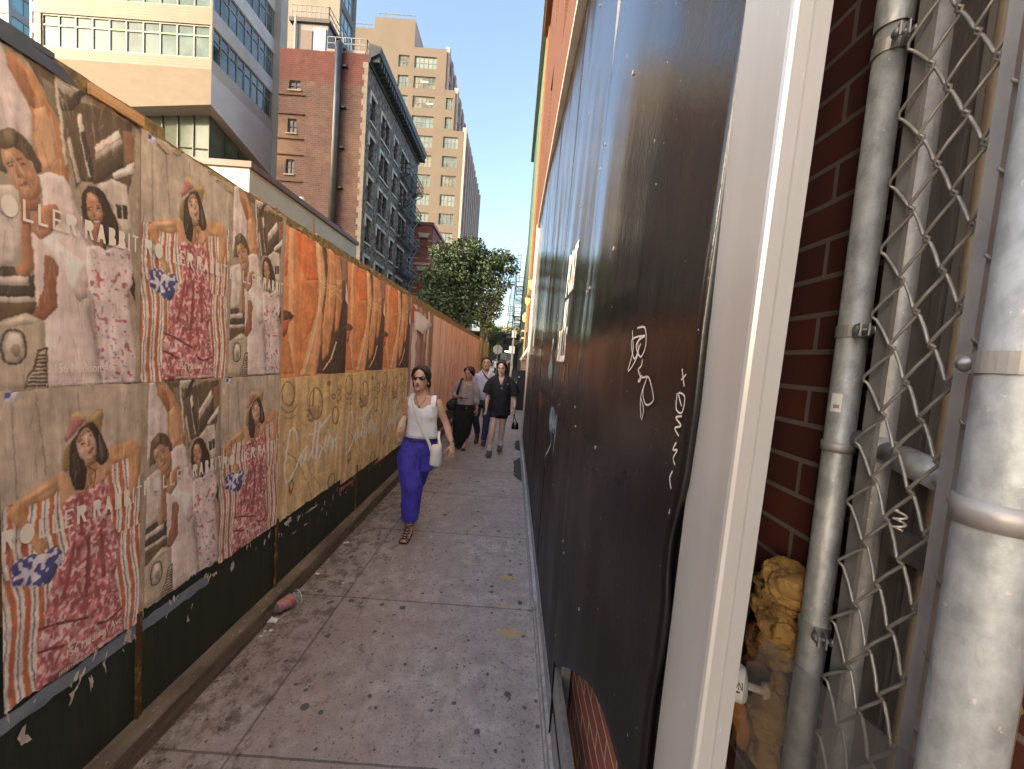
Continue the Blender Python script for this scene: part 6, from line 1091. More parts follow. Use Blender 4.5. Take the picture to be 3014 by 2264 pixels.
for s in (-1, 1): b.smooth_tube([P(.03 * s, -.20, .47), P(.27 * s, -.20, .34), P(.36 * s, -.02, .08), P(.34 * s, .08, -.2)], [.022, .026, .026, .016], 9)
b.smooth_tube([P(.2, .3, -.1), P(.38, .26, -.4), (.045 + .115, .02, 1.43), (.045 + .125, -.06, 1.36), (.045 + .12, -.10, 1.28)], [.04, .038, .034, .028, .012], 10)
f.q(fuse(b, .0065, 2, push=folds(9, .004, 40, 8)), 'hair', HAIR)
KB = mat('black poplin', (.014, .013, .019), (.008, .008, .011), sc=6, rough=.75)
b = MB(); loft(b, [(.052, .015, 1.475, .075, .07), (.052, .01, 1.44, .165, .09), (.053, 0, 1.35, .205, .13), (.056, -.005, 1.15, .195, .145), (.062, 0, .95, .19, .145), (.066, 0, .78, .190, .142), (.068, 0, .735, .190, .140)])
b.smooth_tube([(-.02, 0, 1.405), (-.085, 0, 1.385), (-.155, .0, 1.26), (-.188, 0, 1.12)], [(.03, .05), (.062, .075), (.086, .092), (.092, .10)], 16, ref=(.9, 0, .4)); b.smooth_tube([(.125, 0, 1.405), (.195, 0, 1.385), (.275, .0, 1.26), (.318, 0, 1.11)], [(.03, .05), (.062, .075), (.086, .092), (.092, .10)], 16, ref=(.9, 0, -.4))
f.q(fuse(b, .008, 2, push=folds(30, .008, 14, 6), cut=lambda co: co.y < -.02 and co.z > 1.30 and abs(co.x - .052) < (co.z - 1.29) * .36), 'shirt', KB)
b = MB()
for s in (-1, 1): b.add([(.052 + s * .08, -.02, 1.515), (.052 + s * .015, -.135, 1.32), (.052 + s * .085, -.13, 1.35), (.052 + s * .125, -.08, 1.47)], [(0, 1, 2, 3), (3, 2, 1, 0)])
f.b(b, 'collar', KB, smooth=False)
b = MB(); loft(b, [(.06, 0, .82, .17, .125), (.06, 0, .74, .17, .125)]); b.smooth_tube([(-.025, -.02, .78), (-.035, -.05, .68)], [(.10, .105), (.092, .10)], 14, ref=(1, 0, 0)); b.smooth_tube([(.13, .02, .78), (.13, .03, .68)], [(.095, .105), (.09, .10)], 14, ref=(1, 0, 0))
f.q(fuse(b, .009, 2), 'shorts', KB)
SO = mat('white sock', (.74, .72, .72), rough=.85, bmp=.3, bsc=60); TR = mat('dark trainer', (.05, .045, .045), (.14, .13, .12), sc=30, rough=.6); WS = mat('white lace', (.75, .73, .72), rough=.6)
for A, toe in ((LG[0], (-.078, -.33, .0)), (LG[1], (.106, -.03, .035))):
    an = A[-1]; b = MB().smooth_tube([(A[-2][0], A[-2][1], A[-2][2] + .0), an, (an[0], an[1], an[2] - .03)], [.042, .041, .042], 14); f.b(b, 'sock', SO)
    hz = .0 if an[2] < .1 else .05
    b = MB(); shoe(b, (an[0], an[1] + .05, hz + .012), toe, .052, .075); b.smooth_tube([(an[0], an[1] + .01, hz + .05), (an[0], an[1], hz + .095)], [.05, .047], 12); so = f.b(b, 'shoe', TR)
    b = MB(); d = Vector(toe) - Vector((an[0], an[1], 0))
    for k in range(4):
        c = Vector((an[0], an[1], hz + .082 - .012 * k)) + Vector((d.x, d.y, 0)) * (.22 + .13 * k); b.bar(c - Vector((.03, 0, .004)), c + Vector((.03, -.008, .004)), .008)
    f.b(b, 'shoe_lace', WS, so, False)
b = MB().lathe([(.029, -.01), (.031, 0), (.029, .01), (.026, 0)], (.324, -.056, .885), (0, -.2, -1), 18); f.b(b, 'wristwatch', mat('watch steel', (.35, .33, .3), rough=.3, metal=.8))
b = MB().add([(.145, -.142, 1.335), (.20, -.128, 1.33), (.174, -.137, 1.295)], [(0, 1, 2), (2, 1, 0)]); f.b(b, 'chest_emblem', mat('silver thread', (.45, .45, .5), rough=.5), smooth=False)
b = MB()
for z in (1.305, 1.235): b.lathe([(.024, -.002), (.024, .002), (.001, .003)], (-.25 + .075, 7.0 - .152, z), (0, -1, .1), 18)
b.bar((-.25 + .075, 7.0 - .153, 1.285), (-.25 + .075, 7.0 - .153, 1.255), .006); b.bar((-.25 + .085, 7.0 - .15, 1.325), (-.25 + .11, 7.0 - .10, 1.40), .005)
b.build('sunglasses', mat('grey lens', (.16, .18, .18), rough=.1, spec=.9), None, True, label='sunglasses hooked on the collar of the woman in black', cat='sunglasses', loc=(-.175, 6.85, 1.27))
hb = thing('handbag', 'small black handbag carried low by the woman in black', 'handbag', (.105, 6.93, .5))
b = MB(); b.smooth_tube([(.11, 6.93, .50), (.11, 6.93, .52), (.11, 6.93, .60), (.11, 6.93, .63)], [(.062, .035), (.068, .04), (.058, .035), (.04, .02)], 18, ref=(1, 0, 0)); put('bag_body', fuse(b, .006, 1), mat('black patent', (.012, .012, .014), rough=.25), hb, True)
b = MB()
for dy in (-.018, .018): b.smooth_tube([(.07, 6.93 + dy, .62), (.075, 6.93 + dy, .70), (.079, 6.92, .785), (.10, 6.93 + dy, .70), (.145, 6.93 + dy, .62)], [(.007, .004)] * 5, 8)
b.build('handle', LB, hb, True); MB().box((.095, 6.888, .60), (.125, 6.896, .615)).build('clasp', mat('steel clasp', (.6, .6, .6), rough=.2, metal=.9), hb)
# ------------------------------------------------------------------ buildings beyond the fence
def siding_mat(name, c1, c2, pitch, dark=.7, rough=.6, metal=0.0, sc=1.2):
    m, nt, b = nodes_of(name)
    v = coords(nt); sp = nt.nodes.new('ShaderNodeSeparateXYZ'); nt.links.new(v, sp.inputs[0])
    fr = math_(nt, 'FRACT', math_(nt, 'DIVIDE', sp.outputs['Z'], pitch))
    col = ramp(nt, nz(nt, v, sc, 5), [(.35, lin(c1)), (.65, lin(c2))])
    col = mix(nt, ramp(nt, fr, [(.0, (dark, dark, dark)), (.13, (1, 1, 1))]), (0, 0, 0), col)
    nt.links.new(col, b.inputs['Base Color']); b.inputs['Roughness'].default_value = rough; b.inputs['Metallic'].default_value = metal
    bump(nt, b, fr, .6, .03); return m
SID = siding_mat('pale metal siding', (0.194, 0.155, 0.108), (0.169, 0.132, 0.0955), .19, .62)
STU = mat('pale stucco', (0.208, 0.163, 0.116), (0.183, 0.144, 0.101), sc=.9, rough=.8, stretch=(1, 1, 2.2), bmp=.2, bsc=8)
WFR = mat('cream window frame', (0.322, 0.294, 0.245), rough=.5)
GLG = mat('green tinted glass', (0.0468, 0.0853, 0.088), (0.0935, 0.149, 0.138), sc=.45, rough=.30, spec=.25, lo=.42, hi=.58); GLD = mat('dark tinted glass', (.03, .045, .05), (.09, .14, .13), sc=.5, rough=.05, spec=1.0, lo=.45, hi=.6)
CON = mat('board marked concrete', (0.198, 0.176, 0.149), (0.167, 0.149, 0.126), sc=.6, rough=.8, stretch=(1, 1, .4))
mb_ = thing('modern_building', 'big pale modern building with ribbon windows and a cantilevered upper block', 'building', (-29, 33, 0))
fx0, fx1, fy = -35.85, -23.25, 29.0; N0 = [(21.65, 23.95), (25.1, 27.4), (28.6, 30.9)]
O, U, LL = (fx0, fy), (1, 0, 0), fx1 - fx0
hol = [(.28, a, LL - .14, c) for a, c in N0]
wall(mb_, 'wall', SID, O, U, LL, 20.9, 33, hol, .15)
for h in hol: window(mb_, O, U, h, .12, WFR, GLG, 10, 1, .10, ys=[.68], name='ribbon_window')
MB().add([(fx0, fy, 20.9), (fx0, fy, 17.3), (fx1, fy, 18.5), (fx1, fy, 20.9)], [(0, 1, 2, 3)]).build('lower_wall', STU, mb_)
SD = Vector((-23.45 + 23.25, 8.2, 0)); SL = SD.length
O2, U2 = (fx1, fy), SD
hol2 = [(.12, a, SL - .35, c) for a, c in N0]
STG = mat('shaded stucco', (.72, .68, .68), (.66, .62, .62), sc=.9, rough=.8)  # stucco copy lightened because this side lies in shade
wall(mb_, 'side_wall', siding_mat('shade side siding', (.62, .55, .51), (.54, .48, .45), .19, .72), O2, U2, SL, 20.7, 33, hol2, .15)  # front siding in a lighter, greyer copy for the shaded side
for h in hol2: window(mb_, O2, U2, h, .12, WFR, GLD, 9, 1, .09, ys=[.66], name='ribbon_window')
e2 = Vector((fx1, fy, 0)) + SD
MB().add([(fx1, fy, 18.5), (e2.x, e2.y, 16.6), (e2.x, e2.y, 20.7), (fx1, fy, 20.7)], [(0, 1, 2, 3)]).build('lower_wall', STG, mb_)
b = MB().add([(fx0, fy, 17.3), (fx0, fy + 1.25, 17.3), (fx1 - 1.0, fy + 1.25, 18.4), (fx1, fy, 18.5)], [(0, 1, 2, 3)]); b.add([(fx1, fy, 18.5), (fx1 - 1.0, fy + 1.25, 18.4), (e2.x - 1.0, e2.y, 16.6), (e2.x, e2.y, 16.6)], [(0, 1, 2, 3)])
b.build('soffit', mat('soffit plaster', (.33, .29, .26), (.28, .25, .22), sc=.5, rough=.8), mb_)
MB().box((fx0, fy + .4, 20), (-24.1, fy + 8, 33)).build('core', CON, mb_)
arch = lambda u: (-33.5 + 9.2 * u, 30.25 - .12 * math.sin(3.14 * u), 15.2 + 3.15 * min(1, max(0, (u - .10) * 2.2)) ** .45)
b = MB().grid(20, 1, lambda u, v: (arch(u)[0], arch(u)[1], 9 + (arch(u)[2] - 9) * v)); b.grid(8, 1, lambda u, v: (-24.3 + .05 * u, 30.25 + 7 * u, 9 + (9.7 - 1.6 * u) * v))
b.build('glass_wall', mat('dark green curtain glass', (.075, .095, .07), (.14, .165, .12), sc=.5, rough=.12, spec=.5), mb_)
b = MB().grid(20, 1, lambda u, v: (arch(u)[0], arch(u)[1] + .001 - .02, arch(u)[2] + (18.7 - arch(u)[2]) * v)); b.build('arch_wall', mat('arch plaster', (.36, .32, .28), (.30, .27, .24), sc=.5, rough=.8), mb_)
b = MB()
for k in range(9):
    u = k / 8; b.bar((arch(u)[0], arch(u)[1] - .05, 9), (arch(u)[0], arch(u)[1] - .05, arch(u)[2]), .08)
for z in (11.8, 14.1, 15.9): b.tube([(arch(k / 14)[0], arch(k / 14)[1] - .05, z) for k in range(15)], .045, 6)
for k in range(1, 5): b.bar((-24.3 + .025 * k, 30.25 + 1.5 * k, 9), (-24.3 + .025 * k, 30.25 + 1.5 * k, 18.1 - .375 * k), .07)
b.build('glazing_frame', mat('bronze mullion', (.05, .05, .04), rough=.5), mb_)
MB().box((-29.6, 29.75, 12), (-24.5, 29.8, 14.0)).build('parapet_glass', mat('pale sheet glass', (.33, .37, .38), (.26, .31, .33), sc=.3, rough=.15), mb_)
MB().box((-23.9, 36.2, 0), (-22.9, 37.2, 33)).build('pier', mat('pier plaster', (.46, .40, .33), (.38, .34, .29), sc=.5, rough=.8), mb_)
rt = thing('rear_tower', 'tall grey concrete tower with blue glass down one side, behind the brick tenement', 'building', (-26, 50, 0))
hol = [(.5, z, 3.4, z + 2.9) for z in (33.5, 37.3, 41.1)]
wall(rt, 'wall', CON, (-29.5, 46), (1, 0, 0), 7, 0, 60, [], .2)
wall(rt, 'side_wall', CON, (-22.5, 46), (0, 1, 0), 4.2, 0, 60, hol, .2)
for h in hol: window(rt, (-22.5, 46), (0, 1, 0), h, .15, mat('steel mullion', (.30, .33, .35), rough=.4), glass_mat('sky glass', (.16, .30, .36), .05, (.26, .42, .46)), 3, 2, .08)
MB().box((-29.5, 46.2, 59), (-22.7, 58, 60)).build('roof', CON, rt)

sh = thing('metal_shed', 'low pale corrugated metal building with a brown roof edge, behind the fence', 'building', (-15, 22, 0))
SHM = siding_mat('cream corrugated metal', (.52, .46, .42), (.44, .39, .36), .15, .66, .45, .1, .8)
b = MB().box((-20, 16.7, 0), (-11.7, 27.7, 8.95)); b.build('wall', SHM, sh)
BRT = mat('brown roof trim', (.10, .035, .028), (.14, .055, .04), sc=2, rough=.5)
MB().box((-20.1, 16.58, 8.95), (-11.55, 27.8, 9.2)).build('roof_trim', BRT, sh)
MB().box((-11.71, 21.95, 0), (-11.62, 22.02, 8.93)).build('downpipe', mat('cream downpipe', (.5, .45, .38)), sh)
MB().lathe([(.001, .4), (.12, .36), (.14, .2), (.14, 0)], (-12, 21.2, 9.2), seg=14).build('roof_vent', mat('white vent', (.7, .7, .68)), sh, True)

# old tenement: party wall towards the lot, stone front on the street
bt = thing('brick_tenement', 'old brick and grey stone tenement with dark cornice, flue and fire escape', 'building', (-13, 36, 0))
TX = -12.78
BT1 = brick_mat('old party brick', 'y', (.17, .075, .052), (.12, .056, .042), (.15, .12, .10), .42, .15, .016, blotch=((.24, .15, .085), .22, .50), bmp=.5, bd=.01)  # broad random warm, lighter blotches over the brick
BT2 = brick_mat('newer red brick', 'y', (.19, .052, .040), (.155, .043, .034), (.17, .09, .075), .42, .15, .014, bmp=.4, bd=.01)
hol = [(.75, 21.2, 1.65, 22.1)]; hl2 = [(.75, 18.0, 1.45, 19.05), (.7, 14.9, 1.35, 16.0), (.75, 11.6, 1.45, 12.7)]
wall(bt, 'party_wall', BT1, (-19.6, 31), (1, 0, 0), 19.6 + TX, 0, 21.9, hl2 + [(.75, 21.2, 1.65, 21.895)], .22)
o = wall(bt, 'party_wall', BT2, (-19.6, 30.996), (1, 0, 0), 19.6 + TX, 21.9, 24.2, [], .22); o['label'] = 'redder rebuilt brick under the parapet'
SASH = mat('dark sash frame', (.09, .05, .045), rough=.6); PG = mat('old window glass', (.03, .04, .048), (.12, .15, .17), sc=1.2, rough=.12, spec=.4, lo=.45, hi=.6)
for h in hl2 + [(.75, 21.2, 1.65, 21.895)]:
    w = window(bt, (-19.6, 31), (1, 0, 0), h, .15, SASH, PG, 2, 2, .07)
    MB().box((-19.6 + h[0] - .1, 30.9, h[1] - .12), (-19.6 + h[2] + .1, 30.998, h[1] - .01)).build('sill', mat('worn stone sill', (.35, .28, .21), rough=.8), w)
for z in (20.75, 19.35, 17.5, 16.3, 14.3, 13.0): MB().box((-19.6, 30.88, z), (-17.55, 30.998, z + .09)).build('ledge', mat('rusty ledge', (.13, .075, .05), rough=.8), bt)
STQ = mat('pale corner stone', (.30, .25, .20), (.23, .19, .15), sc=3, rough=.8)
b = MB()
for k in range(52): b.box((TX - .28 - .14 * (k % 2), 30.97, .2 + k * .45), (TX - .002, 30.9985, .2 + k * .45 + .44))
b.build('quoin', STQ, bt)
MB().tube([(-14.95, 30.66, 5), (-14.95, 30.66, 24.2), (-14.95, 30.75, 24.55), (-14.95, 31.3, 24.75)], .27, 20).build('flue', mat('dark flue steel', (.055, .058, .065), (.10, .10, .11), sc=1.2, rough=.35, metal=.6, stretch=(1, 1, .4)), bt, True)
for z in (8, 11, 14, 17, 20, 23): MB().box((-15.0, 30.7, z), (-14.35, 30.998, z + .12)).build('flue_bracket', mat('dark bracket', (.04, .04, .04)), bt)
STN = mat('rough grey stone', (.23, .185, .17), (.062, .050, .048), sc=3.4, rough=.85, bmp=1.0, bsc=2.6, bdist=.2, lo=.40, hi=.60)
cols_ = [(31.75, 32.75), (34.2, 35.1), (35.35, 36.25), (37.7, 38.7), (40.1, 41.0), (41.3, 42.2), (43.9, 44.8)]
tops = [21.7, 18.6, 15.45, 12.3, 9.15, 6.0]
hol = [(a - 31, t - 1.95, c - 31, t) for t in tops for a, c in cols_]
wall(bt, 'stone_front', STN, (TX, 31), (0, 1, 0), 15.3, 0, 24.9, hol, .28)
LIN = mat('pale lintel stone', (.50, .47, .44), (.42, .39, .36), sc=3, rough=.8)
for n, h in enumerate(hol):
    w = window(bt, (TX, 31), (0, 1, 0), h, .2, SASH, PG, 1, 2, .07)
    b = MB(); y0, y1 = 31 + h[0], 31 + h[2]; b.box((TX + .002, y0 - .25, h[3] + .01), (TX + .09, y1 + .18, h[3] + .24)); b.build('lintel', LIN, w)
    if n % 7 in (0, 1, 3, 6): MB().box((TX + .002, y0 - .26, h[3] - .75), (TX + .08, y0 - .03, h[3] + .005)).build('label_stone', LIN, w)
    MB().box((TX + .002, y0 - .12, h[1] - .16), (TX + .12, y1 + .12, h[1] - .01)).build('sill', LIN, w)
b = MB(); prof = [(0, 23.5), (.12, 23.5), (.2, 23.9), (.85, 24.25), (.95, 24.55), (.95, 24.72), (0, 24.95)]
b.prism(prof, lambda a, z, t: (TX + .003 + a, t, z), 30.9, 46.4); b.build('cornice', mat('dark painted cornice', (.025, .027, .032), (.045, .047, .052), sc=2, rough=.5), bt, recalc=True)
for k in range(30): MB().box((TX + .2, 31.1 + k * .52, 23.72), (TX + .78, 31.28 + k * .52, 24.15)).build('cornice_bracket', mat('cornice bracket', (.06, .06, .068), rough=.5), bt)
FE = mat('black iron', (.02, .02, .022), rough=.5)
def balcony(parent, x0, x1, y0, y1, z, m, stair=True, name='fire_escape'):
    b = MB()
    for k in range(9):
        x = x0 + (x1 - x0) * k / 8; b.bar((x, y0, z), (x, y1, z), .05)
    for zz in (z, z + .5, z + .95):
        b.bar((x1, y0, zz), (x1, y1, zz), .06); b.bar((x0, y0, zz), (x1, y0, zz), .05); b.bar((x0, y1, zz), (x1, y1, zz), .05)
    for k in range(13): y = y0 + (y1 - y0) * k / 12; b.bar((x1, y, z), (x1, y, z + .95), .03)
    for y in (y0, y1): b.bar((x0, y, z - .6), (x1, y, z - .05), .05)
    if stair:
        a, c = Vector((x1 - .15, y0 + .5, z)), Vector((x1 - .15, y1 - .9, z + 3.1))
        for dx in (0, -.55): b.bar(a + Vector((dx, 0, 0)), c + Vector((dx, 0, 0)), .06, .1)
        for k in range(13): p = a.lerp(c, (k + .5) / 13); b.bar(p, p + Vector((-.55, 0, 0)), .12, .03)
        b.bar(a + Vector((0, 0, .9)), c + Vector((0, 0, .9)), .05)
    return b.build(name, m, parent)
for t in tops: balcony(bt, TX + .01, TX + 1.05, 39.7, 45.2, t - 2.25, FE, t < 21)
MB().box((-19.6, 31.3, 23.4), (TX - .1, 46.2, 24.0)).build('roof', mat('tar roof', (.12, .11, .10)), bt)
MB().box((-19.5, 46.2, 0), (TX - .02, 46.3, 24)).build('rear_wall', BT1, bt)
PEN = mat('white render', (0.252, 0.238, 0.238), (0.21, 0.196, 0.196), sc=.8, rough=.8)
b = MB().box((-19.05, 31.6, 24.0), (-16.3, 36, 26.55)); o = b.build('penthouse', PEN, bt)
MB().box((-19.25, 31.4, 26.55), (-16.1, 36.1, 26.85)).build('penthouse_roof', mat('dark fascia', (.06, .05, .05)), o)
MB().box((-18.36, 31.53, 24.02), (-17.5, 31.598, 26.0)).build('door', mat('brown steel door', (.14, .10, .085), rough=.5), o)
MB().box((-17.35, 31.5, 24.1), (-16.42, 31.597, 26.2)).build('glass_panel', glass_mat('sky glass', (.16, .30, .36)), o)
MB().box((-16.3, 31.5, 24.0), (-13.3, 34, 24.75)).build('parapet', PEN, bt)
RL = mat('white rail', (.30, .30, .29), rough=.4)
b = MB()
for p, q, n in (((-19.1, 31.5, 26.85), (-16.2, 31.5, 26.85), 8), ((-16.2, 31.5, 26.85), (-16.2, 36, 26.85), 8), ((-16.3, 31.6, 24.75), (-13.2, 31.6, 24.75), 5), ((-13.2, 31.6, 24.75), (-13.2, 36, 24.75), 7)):
    p, q = Vector(p), Vector(q)
    for h in (.5, .95): b.bar(p + Vector((0, 0, h)), q + Vector((0, 0, h)), .045)
    for k in range(n + 1): c = p.lerp(q, k / n); b.bar(c, c + Vector((0, 0, .95)), .045)
b.build('roof_railing', RL, bt)
MB().tube([(-18.75, 31.45, 24), (-18.75, 31.45, 26.9)], .09, 10).build('downpipe', mat('grey downpipe', (.45, .42, .42)), bt)

# stepped beige tower
tw = thing('beige_tower', 'tall beige stepped tower with grid windows rising above the tenement', 'building', (-22, 95, 0))
BEI = mat('beige masonry', (.138, .114, .092), (.122, .101, .082), sc=.25, rough=.85, bmp=.1, bsc=2)
col0 = [(9.2, 59.95 - 3.75 * k - 2.25, 11.35, 59.95 - 3.75 * k) for k in range(11)]; col1 = [(12.4, z0, 16.8, z1) for _, z0, _, z1 in col0]
wall(tw, 'wall', BEI, (-36.3, 80), (1, 0, 0), 4.2, 0, 64.5, [], .3)
wall(tw, 'wall', BEI, (-36.3 + 4.2, 79.99), (1, 0, 0), 8.05, 0, 66.7, [(a - 4.2, b_, c - 4.2, d) for a, b_, c, d in col0], .3)
wall(tw, 'wall', BEI, (-24.05, 80.0), (1, 0, 0), 6.45, 0, 61.6, [(a - 12.25, b_, c - 12.25, d) for a, b_, c, d in col1], .3)
GF_ = mat('grey green frame', (.16, .175, .165), rough=.5); TG = mat('office glass', (.07, .095, .10), (.17, .22, .225), sc=.35, rough=.3, spec=.3, lo=.4, hi=.62); TGW = mat('lit office glass', (.08, .085, .075), (.20, .20, .17), sc=.5, rough=.3, spec=.3, lo=.42, hi=.6)
TG3 = mat('blind backed glass', (.20, .25, .25), (.13, .17, .175), sc=.5, rough=.3, spec=.3)
for n, h in enumerate(col0): window(tw, (-36.3, 79.99), (1, 0, 0), h, .25, GF_, (TG, TGW, TG3)[(n * 7 + 1) % 5 % 3], 3, 2, .12)
for n, h in enumerate(col1): window(tw, (-36.3, 80), (1, 0, 0), h, .25, GF_, (TG3, TGW, TGW, TG, TG3, TGW, TG, TG3)[n % 8], 5, 2, .12)
LIT = emit_mat('ceiling light strip', (1.0, .78, .42), 1.6)
for x, z in ((-22.5, 55.3), (-21.3, 51.2), (-22.2, 33.6)): MB().box((x, 80.255, z), (x + 1.4, 80.262, z + .18)).build('ceiling_light', LIT, tw)
w3 = [(.05 + 2.2 - 2.2, 50.3, 2.05, 52.5), (.05, 46.6, 2.05, 48.8)]
w4 = [(.02 + .0, 45.05 - 3.75 * k - 2.2, 4.15, 45.05 - 3.75 * k) for k in range(8)]
wall(tw, 'wall', BEI, (-18.35 + .75, 80.01), (1, 0, 0), 2.15, 46.3, 54.0, [(.35, a, 1.75, c) for _, a, _, c in w3], .3)
wall(tw, 'wall', BEI, (-17.6, 80.01), (1, 0, 0), 4.35, 0, 46.3, [(.0 + .25, a, 3.25, c) for _, a, _, c in w4], .3)
for _, a, _, c in w3: window(tw, (-17.6, 80.01), (1, 0, 0), (.35, a, 1.75, c), .25, GF_, TG, 3, 2, .12)
for n, (_, a, _, c) in enumerate(w4): window(tw, (-17.6, 80.01), (1, 0, 0), (.25, a, 3.25, c), .25, GF_, (TG3, TG, TGW, TG3, TG)[n % 5], 4, 2, .12)
SHD = mat('beige shade side masonry', (.46, .36, .30), (.41, .32, .27), sc=.3, rough=.85)  # lighter copy of the tower masonry for its shaded side
SGL = mat('dark strip glass', (.07, .06, .065), (.16, .14, .15), sc=.4, rough=.2)
def ribs(x, y0, y1, z0, z1, n):
    wl_ = MB().add([(x, y0, z0), (x, y1, z0), (x, y1, z1), (x, y0, z1)], [(0, 1, 2, 3)]).build('side_wall', SGL, tw)
    for k in range(n + 1):
        y = y0 + (y1 - y0) * k / n; MB().box((x - .3, y - .55, z0), (x + .45, y + .55, z1 + .8)).build('pilaster', SHD, tw)
    z = z0
    b = MB()
    while z < z1: b.box((x - .2, y0, z), (x + .16, y1, z + 1.15)); z += 3.75
    b.build('spandrel', SHD, tw)
ribs(-13.25, 80.6, 112, 0, 46.3, 9); ribs(-15.45, 81, 112, 46.3, 54, 8); ribs(-17.6, 81, 100, 54, 61.6, 5)
MB().box((-36.2, 80.35, 0), (-17.7, 112, 61.5)).build('core', SHD, tw)
MB().box((-32.0, 80.35, 61.5), (-24.1, 92, 66.6)).build('core', SHD, tw)
MB().box((-17.7, 80.4, 0), (-13.3, 112, 46.2)).build('core', SHD, tw); MB().box((-17.65, 80.4, 46.2), (-15.5, 112, 53.9)).build('core', SHD, tw)
b = MB()
for p, q in (((-31.5, 80.4, 66.7), (-24.3, 80.4, 66.7)), ((-36.2, 80.4, 64.5), (-32.4, 80.4, 64.5))):
    for k in range(7): c = Vector(p).lerp(Vector(q), k / 6); b.bar(c, c + Vector((0, 0, 1.0)), .08)
    b.bar(Vector(p) + Vector((0, 0, 1.0)), Vector(q) + Vector((0, 0, 1.0)), .08)
b.build('roof_railing', GF_, tw)

rb = thing('red_rowhouse', 'red brick house with white stone bands, half hidden by the street tree', 'building', (-13, 54, 0))
RBK = siding_mat('banded red brick', (.34, .10, .075), (.29, .085, .065), .15, .85)
hol = [(a, z, a + .95, z + 2.1) for z in (13.6, 9.6, 5.6) for a in (.6, 2.75)]
wall(rb, 'wall', RBK, (-15.3, 48), (1, 0, 0), 4.2, 0, 17.5, hol, .25)
WST = mat('white band stone', (.55, .44, .38), (.48, .38, .33), sc=2, rough=.8)
for h in hol:
    w = window(rb, (-15.3, 48), (1, 0, 0), h, .2, SASH, PG if h[0] < 1 else RBK, 1, 2, .08)
    b = MB().prism([(h[0] - .25, h[3] + .55), (h[2] + .25, h[3] + .55), (h[2] + .02, h[3] + .02), (h[0] - .02, h[3] + .02)], lambda a, z, t: (-15.3 + a, t, z), 47.9, 47.998); b.build('lintel', WST, w, recalc=True)
for z in [4.5 + .72 * k for k in range(16)]: MB().box((-15.3, 47.93, z), (-13.75 if False else -14.75, 47.997, z + .13)).build('band', WST, rb); MB().box((-13.75, 47.93, z), (-12.58, 47.997, z + .13)).build('band', WST, rb); MB().box((-11.58, 47.93, z), (-11.1, 47.997, z + .13)).build('band', WST, rb)
for z in (12.4, 8.4): MB().box((-15.3, 47.9, z), (-11.1, 47.996, z + .3)).build('string_course', WST, rb)
MB().box((-15.3, 48.4, 0), (-11.1, 62, 17.4)).build('block', mat('red side brick', (.27, .08, .065), (.23, .07, .055), sc=2, rough=.85), rb)
MB().box((-15.4, 47.85, 17.2), (-10.9, 62, 17.55)).build('coping', mat('red coping', (.30, .09, .07)), rb)

# slivers of towers over the fence
t1 = thing('glass_tower', 'blue green glass tower cut by the picture edge', 'building', (-96, 75, 0))
hol = [(8.6 - 8.2, z, 9.6 - .4 + 0, z + 2.6) for z in range(38, 70, 4)]
wall(t1, 'side_wall', mat('slate cladding', (.22, .25, .29), rough=.6), (-91.4, 70), (0, 1, 0), 10, 0, 72, [(.4, z, 9.4, z + 2.8) for z in range(36, 70, 4)], .2)
for z in range(36, 70, 4): window(t1, (-91.4, 70), (0, 1, 0), (.4, z, 9.4, z + 2.8), .15, GF_, glass_mat('teal glass', (.12, .30, .33), .08), 5, 1, .12)
wall(t1, 'wall', mat('slate cladding', (.22, .25, .29)), (-101, 70), (1, 0, 0), 9.6, 0, 72, [(.4, z, 9.2, z + 2.8) for z in range(48, 70, 4)], .2)
for z in range(48, 70, 4): window(t1, (-101, 70), (1, 0, 0), (.4, z, 9.2, z + 2.8), .15, GF_, glass_mat('teal glass', (.12, .30, .33)), 5, 1, .12)
t2 = thing('dark_tower', 'slim dark grey tower with white balconies, glimpsed over the fence', 'building', (-139, 115, 0))
DT = mat('dark facade', (.10, .11, .14), rough=.5)
wall(t2, 'wall', DT, (-143, 110), (1, 0, 0), 5.4, 0, 87, [(.4, z, 5.0, z + 2.2) for z in range(66, 86, 3)], .3)
for z in range(66, 86, 3):
    window(t2, (-143, 110), (1, 0, 0), (.4, z, 5.0, z + 2.2), .25, GF_, glass_mat('grey blue glass', (.16, .20, .26), .1, (.4, .45, .5)), 3, 1, .15); MB().box((-142.8, 109.5, z - .35), (-137.7, 109.98, z - .1)).build('balcony', mat('balcony white', (.5, .5, .52)), t2)
MB().box((-143, 110.4, 0), (-137.6, 118, 87.2)).build('core', DT, t2)
t3 = thing('blue_tower', 'narrow blue clad tower beside the pale modern building', 'building', (-74, 62, 0))
wall(t3, 'wall', mat('blue cladding', (.20, .28, .46), (.16, .23, .40), sc=.6, rough=.5), (-75.2, 60), (1, 0, 0), 3.2, 0, 52, [(.3, z, 1.4, z + 1.8) for z in range(40, 50, 3)], .15)
for z in range(40, 50, 3): window(t3, (-75.2, 60), (1, 0, 0), (.3, z, 1.4, z + 1.8), .1, GF_, glass_mat('blue glass', (.12, .18, .30)), 1, 2, .1)
MB().box((-75.2, 60.3, 0), (-72, 68, 52)).build('core', D.materials['blue cladding'], t3)

